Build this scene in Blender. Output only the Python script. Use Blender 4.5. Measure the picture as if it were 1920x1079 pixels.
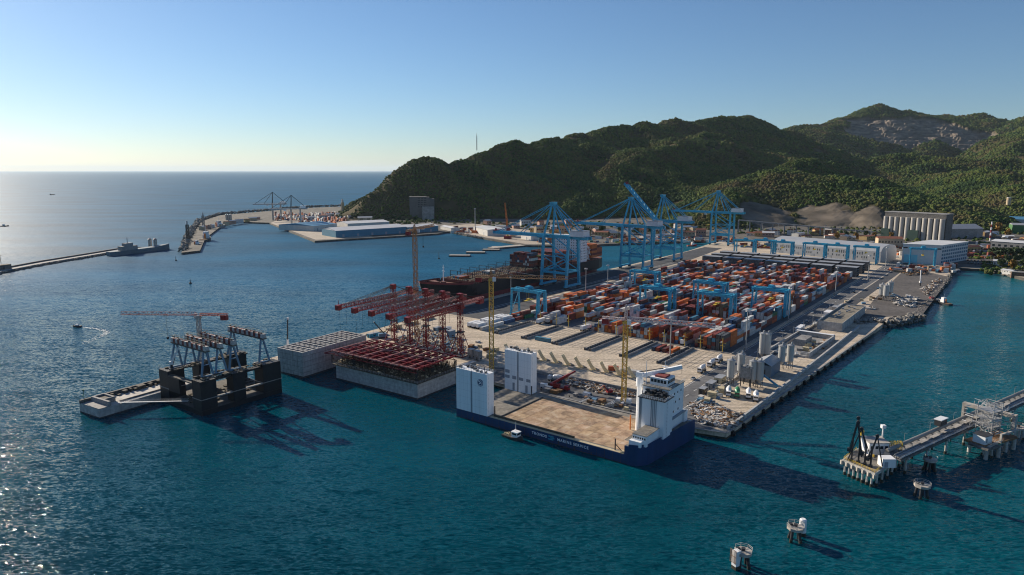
import bpy, bmesh, math, random
import numpy as np
from mathutils import Vector, Matrix
from mathutils import noise as mnoise

# ---------------------------------------------------------------- clear
for o in list(bpy.data.objects): bpy.data.objects.remove(o)
S = bpy.context.scene
COL = S.collection
R = math.radians
random.seed(7)

# ---------------------------------------------------------------- camera
CAM_H = 120.0
FPX = 1280.0; CX = 960.0; CY = 539.5; HORIZON = 320.0
PITCH = math.atan((CY - HORIZON) / FPX)
cam = bpy.data.objects.new('camera', bpy.data.cameras.new('camera'))
COL.objects.link(cam); S.camera = cam
cam.location = (0, 0, CAM_H)
cam.rotation_euler = (R(90) - PITCH, 0, 0)
cam.data.sensor_width = 36.0
cam.data.lens = FPX / 1920.0 * 36.0
cam.data.clip_start = 1.0
cam.data.clip_end = 200000.0

# ---------------------------------------------------------------- sky and sun
SUN_AZ = R(-49)      # left of the view axis (+Y)
SUN_EL = R(22)
W = bpy.data.worlds.new('World'); S.world = W; W.use_nodes = True
nt = W.node_tree
bg = nt.nodes['Background']
sky = nt.nodes.new('ShaderNodeTexSky'); sky.sky_type = 'NISHITA'
sky.sun_disc = False
sky.sun_elevation = SUN_EL
sky.sun_rotation = SUN_AZ
sky.altitude = 4000.0
sky.air_density = 1.6; sky.dust_density = 5.0; sky.ozone_density = 5.5
nt.links.new(sky.outputs[0], bg.inputs[0])
bg.inputs[1].default_value = 0.067
sun = bpy.data.objects.new('sun', bpy.data.lights.new('sun', 'SUN'))
COL.objects.link(sun)
sun.data.energy = 5.0; sun.data.angle = R(0.5); sun.data.color = (1.0, 0.87, 0.70)
sd = Vector((math.sin(SUN_AZ) * math.cos(SUN_EL), math.cos(SUN_AZ) * math.cos(SUN_EL), math.sin(SUN_EL)))
sun.rotation_euler = sd.to_track_quat('Z', 'Y').to_euler()
S.view_settings.view_transform = 'Standard'; S.view_settings.look = 'None'
S.view_settings.exposure = 0.6; S.view_settings.gamma = 1.0
S.cycles.max_bounces = 6; S.cycles.diffuse_bounces = 4; S.cycles.glossy_bounces = 3
S.cycles.transmission_bounces = 2; S.cycles.volume_bounces = 0
S.cycles.caustics_reflective = False; S.cycles.caustics_refractive = False
S.cycles.sample_clamp_indirect = 4.0
S.cycles.use_denoising = True
S.cycles.filter_width = 1.1

# ---------------------------------------------------------------- survey helpers
_c, _s = math.cos(PITCH), math.sin(PITCH)
def _dir(u, v):
    x = (u - CX) / FPX; y = (CY - v) / FPX
    return (x, _c + y * _s, -_s + y * _c)
def G(u, v, z=3.0):
    """survey point of the photograph on the level z (metres)"""
    d = _dir(u, v); t = (z - CAM_H) / d[2]
    return Vector((t * d[0], t * d[1], z))
def GD(u, v, Y):
    """survey point at the distance Y north of the camera"""
    d = _dir(u, v); t = Y / d[1]
    return Vector((t * d[0], Y, CAM_H + t * d[2]))
def pix(p):
    x, y, z = p[0], p[1], p[2] - CAM_H
    f = y * _c - z * _s; up = y * _s + z * _c
    return (CX + FPX * x / f, CY - FPX * up / f)

# ---------------------------------------------------------------- materials
MATS = {}
def mat(name, col, rough=0.65, var=0.18, scale=0.25, metal=0.0, col2=None, bump=0.0, bscale=2.0, spec=0.4, fine=None, streak=0.0):
    if name in MATS: return MATS[name]
    m = bpy.data.materials.new(name); m.use_nodes = True
    n = m.node_tree.nodes; l = m.node_tree.links
    p = n['Principled BSDF']
    p.inputs['Roughness'].default_value = rough; p.inputs['Metallic'].default_value = metal
    p.inputs['Specular IOR Level'].default_value = spec
    tc = n.new('ShaderNodeTexCoord')
    nz = n.new('ShaderNodeTexNoise'); nz.inputs['Scale'].default_value = scale; nz.inputs['Detail'].default_value = 6; nz.inputs['Roughness'].default_value = 0.65
    l.new(tc.outputs['Object'], nz.inputs['Vector'])
    if streak:      # rain streaks: stretched vertically
        mp = n.new('ShaderNodeMapping'); mp.inputs['Scale'].default_value = (1, 1, 0.08)
        l.new(tc.outputs['Object'], mp.inputs[0]); l.new(mp.outputs[0], nz.inputs['Vector'])
    r = n.new('ShaderNodeValToRGB')
    a = Vector(col[:3]); b = Vector(col2[:3]) if col2 else a * (1 + var)
    c0 = a * (1 - var) if not col2 else a
    r.color_ramp.elements[0].position = 0.32; r.color_ramp.elements[1].position = 0.68
    r.color_ramp.elements[0].color = (*c0, 1); r.color_ramp.elements[1].color = (*b, 1)
    l.new(nz.outputs[0], r.inputs[0])
    out = r.outputs[0]
    if fine:
        n2 = n.new('ShaderNodeTexNoise'); n2.inputs['Scale'].default_value = fine; n2.inputs['Detail'].default_value = 3
        l.new(tc.outputs['Object'], n2.inputs['Vector'])
        mr = n.new('ShaderNodeMapRange'); mr.inputs[1].default_value = 0.3; mr.inputs[2].default_value = 0.7; mr.inputs[3].default_value = 0.72; mr.inputs[4].default_value = 1.2
        l.new(n2.outputs[0], mr.inputs[0])
        mx = n.new('ShaderNodeVectorMath'); mx.operation = 'SCALE'
        l.new(out, mx.inputs[0]); l.new(mr.outputs[0], mx.inputs['Scale']); out = mx.outputs[0]
    l.new(out, p.inputs['Base Color'])
    if bump:
        nb = n.new('ShaderNodeTexNoise'); nb.inputs['Scale'].default_value = bscale; nb.inputs['Detail'].default_value = 4
        l.new(tc.outputs['Object'], nb.inputs['Vector'])
        bp = n.new('ShaderNodeBump'); bp.inputs['Strength'].default_value = bump; bp.inputs['Distance'].default_value = 0.3
        l.new(nb.outputs[0], bp.inputs['Height']); l.new(bp.outputs[0], p.inputs['Normal'])
    MATS[name] = m
    return m

# ---------------------------------------------------------------- mesh builder
class MB:
    def __init__(s): s.v = []; s.f = []
    def quad(s, a, b, c, d):
        i = len(s.v); s.v += [tuple(a), tuple(b), tuple(c), tuple(d)]; s.f.append((i, i+1, i+2, i+3)); return s
    def poly(s, pts):
        i = len(s.v); s.v += [tuple(p) for p in pts]; s.f.append(tuple(range(i, i+len(pts)))); return s
    def box(s, x0, x1, y0, y1, z0, z1):
        i = len(s.v)
        s.v += [(x0,y0,z0),(x1,y0,z0),(x1,y1,z0),(x0,y1,z0),(x0,y0,z1),(x1,y0,z1),(x1,y1,z1),(x0,y1,z1)]
        s.f += [(i,i+3,i+2,i+1),(i+4,i+5,i+6,i+7),(i,i+1,i+5,i+4),(i+1,i+2,i+6,i+5),(i+2,i+3,i+7,i+6),(i+3,i,i+4,i+7)]
        return s
    def cbox(s, c, d):
        return s.box(c[0]-d[0]/2, c[0]+d[0]/2, c[1]-d[1]/2, c[1]+d[1]/2, c[2]-d[2]/2, c[2]+d[2]/2)
    def beam(s, p, q, w=0.3, h=None, up=None):
        """rectangular bar from p to q"""
        h = w if h is None else h
        p = Vector(p); q = Vector(q); d = (q - p)
        if d.length < 1e-6: return s
        d.normalize()
        u = Vector(up) if up else (Vector((0,0,1)) if abs(d.z) < 0.95 else Vector((1,0,0)))
        x = d.cross(u).normalized() * (w/2); y = x.cross(d).normalized() * (h/2)
        i = len(s.v)
        for b in (p, q): s.v += [tuple(b-x-y), tuple(b+x-y), tuple(b+x+y), tuple(b-x+y)]
        s.f += [(i,i+3,i+2,i+1),(i+4,i+5,i+6,i+7),(i,i+1,i+5,i+4),(i+1,i+2,i+6,i+5),(i+2,i+3,i+7,i+6),(i+3,i,i+4,i+7)]
        return s
    def cyl(s, p, q, r0, r1=None, n=10, caps=True):
        r1 = r0 if r1 is None else r1
        p = Vector(p); q = Vector(q); d = (q-p).normalized()
        u = Vector((0,0,1)) if abs(d.z) < 0.95 else Vector((1,0,0))
        x = d.cross(u).normalized(); y = x.cross(d)
        i = len(s.v)
        for b, r in ((p, r0), (q, r1)):
            for k in range(n):
                a = 2*math.pi*k/n; s.v.append(tuple(b + x*(r*math.cos(a)) + y*(r*math.sin(a))))
        for k in range(n):
            k2 = (k+1) % n; s.f.append((i+k, i+n+k, i+n+k2, i+k2))
        if caps: s.f.append(tuple(i+k for k in range(n))); s.f.append(tuple(i+n+k for k in reversed(range(n))))
        return s
    def prism(s, pts, z0, z1):
        """vertical prism over a counter-clockwise polygon"""
        n = len(pts); i = len(s.v)
        s.v += [(p[0], p[1], z0) for p in pts] + [(p[0], p[1], z1) for p in pts]
        s.f.append(tuple(i+k for k in reversed(range(n)))); s.f.append(tuple(i+n+k for k in range(n)))
        for k in range(n):
            k2 = (k+1) % n; s.f.append((i+k, i+k2, i+n+k2, i+n+k))
        return s
    def loft(s, rings, caps=True):
        n = len(rings[0]); i = len(s.v)
        for r in rings: s.v += [tuple(p) for p in r]
        for j in range(len(rings)-1):
            for k in range(n):
                k2 = (k+1) % n; a = i+j*n
                s.f.append((a+k, a+k2, a+n+k2, a+n+k))
        if caps:
            s.f.append(tuple(i+k for k in reversed(range(n)))); s.f.append(tuple(i+(len(rings)-1)*n+k for k in range(n)))
        return s
    def dome(s, c, r, h, n=12, m=4):
        rings = []
        for j in range(m):
            a = j/m*math.pi/2
            rings.append([(c[0]+r*math.cos(a)*math.cos(2*math.pi*k/n), c[1]+r*math.cos(a)*math.sin(2*math.pi*k/n), c[2]+h*math.sin(a)) for k in range(n)])
        return s.loft(rings)
    def lattice(s, p, q, w, bay=None, t=0.18, h=None, tri=False, up=None, w1=None):
        """four-chord lattice girder from p to q"""
        h = w if h is None else h
        p = Vector(p); q = Vector(q); L = (q-p).length; d = (q-p).normalized()
        u = Vector(up) if up else (Vector((0,0,1)) if abs(d.z) < 0.95 else Vector((1,0,0)))
        x = d.cross(u).normalized(); y = x.cross(d).normalized()
        bay = bay or w; n = max(2, int(round(L/bay)))
        cor = [(-1,-1),(1,-1),(1,1),(-1,1)] if not tri else [(-1,-1),(1,-1),(0,1)]
        def node(k, c):
            f = k/n; ww = w + ((w1 if w1 else w) - w)*f; hh = h*ww/w
            return p + d*(L*f) + x*(c[0]*ww/2) + y*(c[1]*hh/2)
        for c in cor: s.beam(node(0,c), node(n,c), t*1.5)
        m = len(cor)
        for k in range(n):
            for e in range(m):
                a, b = cor[e], cor[(e+1) % m]
                if (k+e) % 2: a, b = b, a
                s.beam(node(k,a), node(k+1,b), t)
        for k in range(0, n+1):
            for e in range(m): s.beam(node(k,cor[e]), node(k,cor[(e+1) % m]), t)
        return s
    def tf(s, M):
        s.v = [tuple(M @ Vector(v)) for v in s.v]; return s
    def add(s, o, M=None):
        i = len(s.v); s.v += [tuple(M @ Vector(v)) for v in o.v] if M else o.v
        s.f += [tuple(k+i for k in f) for f in o.f]; return s
    def mesh(s, name, m=None, smooth=False):
        me = bpy.data.meshes.new(name); me.from_pydata(s.v, [], s.f); me.update()
        if m: me.materials.append(m)
        if smooth:
            me.polygons.foreach_set('use_smooth', [True]*len(me.polygons))
        return me
    def build(s, name, m, parent=None, smooth=False, loc=None, rz=None, label=None, cat=None, group=None, kind=None):
        o = bpy.data.objects.new(name, s.mesh(name, m, smooth)); COL.objects.link(o)
        if parent: o.parent = parent
        if loc is not None: o.location = loc
        if rz is not None: o.rotation_euler = (0, 0, rz)
        tag(o, label, cat, group, kind)
        return o

def tag(o, label=None, cat=None, group=None, kind=None):
    if label: o['label'] = label
    if cat: o['category'] = cat
    if group: o['group'] = group
    if kind: o['kind'] = kind
    return o
def thing(name, label, cat, loc=(0,0,0), rz=0.0, group=None):
    o = bpy.data.objects.new(name, None); COL.objects.link(o)
    o.empty_display_size = 1.0; o.location = loc; o.rotation_euler = (0, 0, rz)
    return tag(o, label, cat, group)
def dup(root, loc=None, rz=None, label=None, group=None, parent=None):
    r = root.copy(); COL.objects.link(r)
    if loc is not None: r.location = loc
    if rz is not None: r.rotation_euler = (0, 0, rz)
    if parent: r.parent = parent
    if label: r['label'] = label
    if group: r['group'] = group
    for ch in root.children: dup(ch, parent=r)
    return r
def inst(name, me, parent, loc, rz=0.0, scale=None):
    """part that shares mesh data"""
    o = bpy.data.objects.new(name, me); COL.objects.link(o); o.parent = parent
    o.location = loc; o.rotation_euler = (0, 0, rz)
    if scale: o.scale = scale
    return o
ORD = ['first','second','third','fourth','fifth','sixth','seventh','eighth','ninth','tenth','eleventh','twelfth','thirteenth','fourteenth','fifteenth','sixteenth','seventeenth','eighteenth','nineteenth','twentieth']
# ================================================================ SETTING
# ---------------------------------------------------------------- sea
def sea_material():
    m = bpy.data.materials.new('sea_water'); m.use_nodes = True
    n = m.node_tree.nodes; l = m.node_tree.links; p = n['Principled BSDF']
    geo = n.new('ShaderNodeNewGeometry')
    big = n.new('ShaderNodeTexNoise'); big.inputs['Scale'].default_value = 0.006; big.inputs['Detail'].default_value = 4
    mp = n.new('ShaderNodeMapping'); mp.inputs['Rotation'].default_value = (0,0,R(20)); mp.inputs['Scale'].default_value = (0.6,1.6,1)
    l.new(geo.outputs['Position'], mp.inputs[0]); l.new(mp.outputs[0], big.inputs['Vector'])
    # water colour by place: harbour teal to the east, open-sea blue to the west and far out
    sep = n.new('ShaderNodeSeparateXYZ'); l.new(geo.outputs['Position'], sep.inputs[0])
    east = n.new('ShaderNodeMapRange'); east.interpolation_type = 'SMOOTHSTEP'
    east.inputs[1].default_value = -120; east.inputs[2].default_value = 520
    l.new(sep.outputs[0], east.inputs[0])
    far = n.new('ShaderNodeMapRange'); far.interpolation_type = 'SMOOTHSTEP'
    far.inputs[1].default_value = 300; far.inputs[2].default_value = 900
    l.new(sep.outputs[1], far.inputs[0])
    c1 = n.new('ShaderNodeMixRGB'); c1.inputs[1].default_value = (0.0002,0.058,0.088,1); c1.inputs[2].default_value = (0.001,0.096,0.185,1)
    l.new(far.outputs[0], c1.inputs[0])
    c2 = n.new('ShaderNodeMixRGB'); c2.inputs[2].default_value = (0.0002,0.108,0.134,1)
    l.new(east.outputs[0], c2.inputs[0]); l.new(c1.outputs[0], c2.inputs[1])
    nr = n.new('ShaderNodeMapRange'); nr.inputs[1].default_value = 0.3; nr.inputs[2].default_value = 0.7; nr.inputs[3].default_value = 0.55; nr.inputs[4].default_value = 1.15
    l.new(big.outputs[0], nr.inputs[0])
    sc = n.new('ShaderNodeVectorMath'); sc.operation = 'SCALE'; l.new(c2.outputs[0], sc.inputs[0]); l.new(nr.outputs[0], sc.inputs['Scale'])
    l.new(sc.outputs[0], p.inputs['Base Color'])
    rgh = n.new('ShaderNodeMapRange'); rgh.interpolation_type = 'SMOOTHSTEP'; rgh.inputs[1].default_value = 330; rgh.inputs[2].default_value = 1100; rgh.inputs[3].default_value = 0.035; rgh.inputs[4].default_value = 0.46
    l.new(sep.outputs[1], rgh.inputs[0]); l.new(rgh.outputs[0], p.inputs['Roughness']); p.inputs['IOR'].default_value = 1.18
    p.inputs['Specular IOR Level'].default_value = 0.5
    # wave slopes taken straight from noise vectors: long swell + chop + ripples
    def wave(scale, sx, sy, rot, det, amp):
        mp = n.new('ShaderNodeMapping'); mp.inputs['Rotation'].default_value = (0,0,R(rot)); mp.inputs['Scale'].default_value = (sx,sy,1)
        nz = n.new('ShaderNodeTexNoise'); nz.inputs['Scale'].default_value = scale; nz.inputs['Detail'].default_value = det; nz.inputs['Roughness'].default_value = 0.6
        l.new(geo.outputs['Position'], mp.inputs[0]); l.new(mp.outputs[0], nz.inputs['Vector'])
        a = n.new('ShaderNodeVectorMath'); a.operation = 'SUBTRACT'; a.inputs[1].default_value = (0.5,0.5,0.5); l.new(nz.outputs['Color'], a.inputs[0])
        b = n.new('ShaderNodeVectorMath'); b.operation = 'MULTIPLY'; b.inputs[1].default_value = (amp*0.75, amp, 0); l.new(a.outputs[0], b.inputs[0])
        return b.outputs[0]
    def add(a, b):
        q = n.new('ShaderNodeVectorMath'); q.operation = 'ADD'; l.new(a, q.inputs[0]); l.new(b, q.inputs[1]); return q.outputs[0]
    sl = add(add(wave(0.05, 0.5, 1.4, 16, 2, 0.2), wave(0.24, 0.45, 1.5, -14, 2, 0.55)), add(wave(1.0, 0.5, 1.5, 16, 2, 1.45), wave(3.0, 0.6, 1.4, -20, 2, 0.55)))
    cal = n.new('ShaderNodeMapRange'); cal.inputs[1].default_value = 260; cal.inputs[2].default_value = 1100; cal.inputs[3].default_value = 1.0; cal.inputs[4].default_value = 0.4; l.new(sep.outputs[1], cal.inputs[0])
    cs = n.new('ShaderNodeVectorMath'); cs.operation = 'SCALE'; l.new(sl, cs.inputs[0]); l.new(cal.outputs[0], cs.inputs['Scale']); sl = cs.outputs[0]
    up = n.new('ShaderNodeVectorMath'); up.operation = 'ADD'; up.inputs[1].default_value = (0,0,1); l.new(sl, up.inputs[0])
    nm = n.new('ShaderNodeVectorMath'); nm.operation = 'NORMALIZE'; l.new(up.outputs[0], nm.inputs[0])
    l.new(nm.outputs[0], p.inputs['Normal'])
    return m
sm = MB()
sm.quad((-60000,-400,0),(60000,-400,0),(60000,110000,0),(-60000,110000,0))
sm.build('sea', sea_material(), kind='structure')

# ---------------------------------------------------------------- hills
RIDGES = [
 # (slope, [(u, v, Y) ...])
 (0.72, [(684,378,1700),(700,355,1740),(740,325,1790),(775,302,1830),(800,291,1860),(850,286,1900),(895,276,1950),(960,273,2080)]),
 (0.50, [(960,273,2080),(1060,251,2350),(1130,240,2550),(1190,226,2700),(1220,220,2800),(1280,224,2900),(1340,220,3000),(1400,214,3200),(1440,224,3300),(1475,238,3350),(1560,275,3500),(1640,310,3600)]),
 (0.46, [(1330,250,2700),(1290,262,2450),(1255,263,2300),(1200,281,2150),(1150,311,2000),(1100,346,1850),(1050,386,1690)]),
 (0.42, [(1560,300,2400),(1480,310,2000),(1450,306,1850),(1540,313,1760),(1640,323,1690),(1700,345,1600),(1760,369,1500),(1810,394,1410),(1848,420,1330)]),
 (0.45, [(1450,306,1850),(1400,326,1800),(1370,350,1640),(1345,388,1480)]),
 (0.30, [(2050,290,2500),(1920,301,2600),(1840,300,2650),(1750,286,2750),(1650,292,2850)]),
 (0.32, [(1960,330,1900),(1890,322,2100),(1800,315,2500)]),
 (0.40, [(1400,262,4100),(1440,246,4200),(1500,229,4400),(1560,222,4500),(1600,212,4700),(1650,198,4800),(1700,204,4800),(1740,211,4800),(1790,212,4800),(1840,211,4700),(1880,220,4600),(1900,226,4600),(1930,214,4400),(2000,205,4300),(2150,200,4200)]),
 (0.50, [(2000,220,3600),(1930,235,3500),(1895,285,3100)]),
]
def np_noise(x, y, sc, seed):
    """cheap value noise on arrays"""
    xs = x/sc + seed*17.3; ys = y/sc + seed*5.1
    xi = np.floor(xs).astype(np.int64); yi = np.floor(ys).astype(np.int64)
    fx = xs - xi; fy = ys - yi; fx = fx*fx*(3-2*fx); fy = fy*fy*(3-2*fy)
    def hsh(a, b):
        h = (a*374761393 + b*668265263 + seed*974711) & 0xffffffff
        h = ((h ^ (h >> 13)) * 1274126177) & 0xffffffff
        return ((h ^ (h >> 16)) & 0xffff)/65535.0
    return (hsh(xi,yi)*(1-fx)+hsh(xi+1,yi)*fx)*(1-fy) + (hsh(xi,yi+1)*(1-fx)+hsh(xi+1,yi+1)*fx)*fy
def fbm(x, y, sc, seed, oc=4):
    t = 0; a = 1; n = 0
    for k in range(oc): t = t + a*np_noise(x, y, sc/2**k, seed+k); n += a; a *= 0.5
    return t/n
QUARRY = [GD(u, v, 4150) for u, v in ((1572,262),(1590,242),(1640,240),(1700,238),(1760,236),(1830,242),(1850,256),(1820,268),(1760,275),(1690,280),(1620,282),(1585,275))]
def terrain(x, y):
    h = np.full(x.shape, -60.0)
    wx = x + (fbm(x, y, 260, 3)-0.5)*110; wy = y + (fbm(x, y, 260, 9)-0.5)*110
    for slope, pts in RIDGES:
        P3 = [GD(*p) for p in pts]
        best = np.full(x.shape, -200.0)
        for a, b in zip(P3, P3[1:]):
            dx, dy = b.x-a.x, b.y-a.y; L2 = dx*dx+dy*dy
            t = np.clip(((x-a.x)*dx+(y-a.y)*dy)/L2, 0, 1)
            tw = np.clip(((wx-a.x)*dx+(wy-a.y)*dy)/L2, 0, 1)
            d = np.hypot(x-(a.x+t*dx), y-(a.y+t*dy)); dw = np.hypot(wx-(a.x+tw*dx), wy-(a.y+tw*dy))
            k = np.clip(d/120, 0, 1); d = d*(1-k)+dw*k
            zr = a.z+(b.z-a.z)*t - 7
            hh = zr - slope*(np.sqrt(d*d+18*18)-18)*(1.0+0.10*np.clip(1-d/300,0,1))
            best = np.maximum(best, hh)
        k = 14.0
        h = k*np.logaddexp(h/k, best/k)
    gul = np.abs(fbm(x, y, 190, 21, 3)-0.5)*2
    h = h + (gul-0.35)*np.clip(h/120,0,1)*44 + (np.abs(fbm(x, y, 460, 23, 2)-0.5)*2-0.3)*np.clip(h/160,0,1)*62 + (fbm(x,y,60,33,3)-0.5)*10*np.clip(h/60,0,1)
    return h
def in_poly(x, y, poly):
    c = np.zeros(x.shape, bool); n = len(poly)
    for i in range(n):
        a, b = poly[i], poly[(i+1) % n]
        t = ((a[1] > y) != (b[1] > y)) & (x < (b[0]-a[0])*(y-a[1])/((b[1]-a[1]) or 1e-9)+a[0])
        c ^= t
    return c
def quarry_mask(x, y, h):
    """open-cut quarry on the far mountain (by place)"""
    f = y*_c-(h-CAM_H)*_s
    gx, gy = 1630., 4200.
    c = GD(1712, 260, 4350); c0 = c
    dx = (x-c0.x)/520.; dy = (y-c0.y)/330.
    e = dx*dx+dy*dy + (fbm(x,y,160,41,3)-0.5)*0.9
    return (e < 0.85)
CUTS = [(556,1500,54,105,.35),(688,1500,60,78,.43),(754,1452,38,66,.47)]   # netted rock cuts at the foot of the front spur: x, y, half width, half depth, bearing
def cut_field(x, y):
    e = np.full(x.shape, 9.0)
    for cx, cy, hw, hd, b in CUTS:
        dx, dy = x-cx, y-cy
        p = dx*math.cos(b)-dy*math.sin(b); q = dx*math.sin(b)+dy*math.cos(b)
        e = np.minimum(e, np.sqrt((p/hw)**2+(q/hd)**2) + (fbm(x,y,34,81,3)-0.5)*0.75)
    return e
def build_hills():
    st = 13.0
    xs = np.arange(-900, 3600, st); ys = np.arange(1240, 5400, st)
    X, Y = np.meshgrid(xs, ys)
    X = X + (np_noise(X*7.7, Y*7.7, 9, 2)-0.5)*6; Y = Y + (np_noise(X*7.7, Y*7.7, 9, 4)-0.5)*6
    H = terrain(X, Y)
    qm = quarry_mask(X, Y, H)
    q = np.floor(H/24)*24 + np.clip((H/24-np.floor(H/24))*3.2-2.2, 0, 1)*24 - 14
    H = np.where(qm, q, H)
    ce = cut_field(X, Y); H = H + np.clip(1.15-ce, 0, .6)*9*(H > -5); cm_ = (ce < 1.0) & (Y < 1640)
    vis = (np.abs(X) < Y*0.86+300)
    ok = (H > -25) & vis
    ny, nx = X.shape
    idx = -np.ones(X.shape, np.int64); idx[ok] = np.arange(ok.sum())
    a, b, c, d = idx[:-1,:-1], idx[:-1,1:], idx[1:,1:], idx[1:,:-1]
    good = (a >= 0) & (b >= 0) & (c >= 0) & (d >= 0)
    F = np.stack([a[good], b[good], c[good], d[good]], 1)
    V = np.stack([X[ok], Y[ok], H[ok]], 1)
    me = bpy.data.meshes.new('hills'); me.from_pydata(V.tolist(), [], F.tolist()); me.update()
    at = me.attributes.new('rock', 'FLOAT', 'POINT')
    rock = (qm[ok] + 0.75*cm_[ok]).astype(np.float32).clip(0,1)
    at.data.foreach_set('value', rock)
    m = bpy.data.materials.new('hill_ground'); m.use_nodes = True
    n = m.node_tree.nodes; l = m.node_tree.links; p = n['Principled BSDF']; p.inputs['Roughness'].default_value = 0.95; p.inputs['Specular IOR Level'].default_value = 0.1
    geo = n.new('ShaderNodeNewGeometry')
    nz = n.new('ShaderNodeTexNoise'); nz.inputs['Scale'].default_value = 0.02; nz.inputs['Detail'].default_value = 8
    l.new(geo.outputs['Position'], nz.inputs['Vector'])
    r = n.new('ShaderNodeValToRGB'); e = r.color_ramp.elements
    e[0].position = 0.35; e[0].color = (0.030,0.034,0.014,1); e[1].position = 0.7; e[1].color = (0.105,0.080,0.042,1)
    l.new(nz.outputs[0], r.inputs[0])
    rk = n.new('ShaderNodeValToRGB'); e = rk.color_ramp.elements
    e[0].position = 0.3; e[0].color = (0.09,0.078,0.068,1); e[1].position = 0.75; e[1].color = (0.30,0.25,0.20,1)
    nz2 = n.new('ShaderNodeTexNoise'); nz2.inputs['Scale'].default_value = 0.03; nz2.inputs['Detail'].default_value = 8
    mp = n.new('ShaderNodeMapping'); mp.inputs['Scale'].default_value = (0.6,0.6,2.2)
    l.new(geo.outputs['Position'], mp.inputs[0]); l.new(mp.outputs[0], nz2.inputs['Vector']); l.new(nz2.outputs[0], rk.inputs[0])
    am = n.new('ShaderNodeAttribute'); am.attribute_name = 'rock'
    mx = n.new('ShaderNodeMixRGB'); l.new(am.outputs['Fac'], mx.inputs[0]); l.new(r.outputs[0], mx.inputs[1]); l.new(rk.outputs[0], mx.inputs[2])
    l.new(mx.outputs[0], p.inputs['Base Color'])
    me.materials.append(m)
    o = bpy.data.objects.new('hills', me); COL.objects.link(o); tag(o, kind='structure')
    # ---- forest: tree crowns as instances on points
    rng = np.random.default_rng(5)
    pts = []
    for (st2, y0, y1, s0, s1) in ((5.4, 1240, 2300, 0.30, 0.98), (7.5, 2300, 3400, 0.42, 1.25), (10.5, 3400, 5300, 0.6, 1.5)):
        gx, gy = np.meshgrid(np.arange(-900, 3600, st2), np.arange(y0, y1, st2))
        gx = gx + rng.uniform(-0.5,0.5,gx.shape)*st2; gy = gy + rng.uniform(-0.5,0.5,gy.shape)*st2
        h = terrain(gx, gy); sp = fbm(gx, gy, 55, 51, 3); edge = fbm(gx, gy, 420, 61, 3)
        # bare / scrubby slopes on the seaward nose of the headland and cut slopes
        nose = np.clip(1-np.hypot(gx+400, gy-1720)/330, 0, 1)
        keep = (h > 6) & (np.abs(gx) < gy*0.80+80) & ~quarry_mask(gx, gy, h) & (sp > 0.25 + 0.10*nose)
        keep &= (cut_field(gx, gy) > 1.08) | (gy > 1660)
        x, y, z = gx[keep], gy[keep], h[keep]
        sc = (s0+(s1-s0)*rng.random(x.shape)**1.5)*(0.75+0.6*fbm(x, y, 90, 71, 2))*(1-0.4*np.clip(1-np.hypot(x+400, y-1720)/330, 0, 1))
        pts.append(np.stack([x, y, z, sc], 1))
    Pn = np.concatenate(pts)
    me = bpy.data.meshes.new('hill_forest'); me.vertices.add(len(Pn))
    me.vertices.foreach_set('co', Pn[:,:3].astype(np.float32).ravel())
    at = me.attributes.new('size', 'FLOAT', 'POINT'); at.data.foreach_set('value', Pn[:,3].astype(np.float32))
    fo = bpy.data.objects.new('hill_forest', me); COL.objects.link(fo)
    tag(fo, 'dense mixed woodland of green and autumn brown trees covering the hills', 'forest', kind='stuff')
    return fo, len(Pn)

def foliage_material():
    m = bpy.data.materials.new('woodland_foliage'); m.use_nodes = True
    n = m.node_tree.nodes; l = m.node_tree.links; p = n['Principled BSDF']; p.inputs['Roughness'].default_value = 0.85; p.inputs['Specular IOR Level'].default_value = 0.15
    oi = n.new('ShaderNodeObjectInfo'); geo = n.new('ShaderNodeNewGeometry')
    nz = n.new('ShaderNodeTexNoise'); nz.inputs['Scale'].default_value = 0.009; nz.inputs['Detail'].default_value = 3
    l.new(geo.outputs['Position'], nz.inputs['Vector'])
    ad = n.new('ShaderNodeMath'); ad.operation = 'MULTIPLY_ADD'; ad.inputs[1].default_value = 0.26
    l.new(oi.outputs['Random'], ad.inputs[0])
    sb = n.new('ShaderNodeMath'); sb.operation = 'MULTIPLY_ADD'; sb.inputs[1].default_value = 1.7; sb.inputs[2].default_value = -0.49
    l.new(nz.outputs[0], sb.inputs[0]); l.new(sb.outputs[0], ad.inputs[2])
    r = n.new('ShaderNodeValToRGB'); cr = r.color_ramp
    cr.elements[0].position = 0.05; cr.elements[0].color = (0.018,0.042,0.013,1)
    cr.elements[1].position = 1.0; cr.elements[1].color = (0.100,0.075,0.035,1)
    for q, c in ((0.20,(0.026,0.056,0.015,1)),(0.36,(0.048,0.080,0.018,1)),(0.48,(0.095,0.125,0.024,1)),(0.58,(0.052,0.066,0.022,1)),(0.70,(0.100,0.100,0.028,1)),(0.84,(0.085,0.066,0.032,1))):
        e = cr.elements.new(q); e.color = c
    l.new(ad.outputs[0], r.inputs[0]); l.new(r.outputs[0], p.inputs['Base Color'])
    return m
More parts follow.
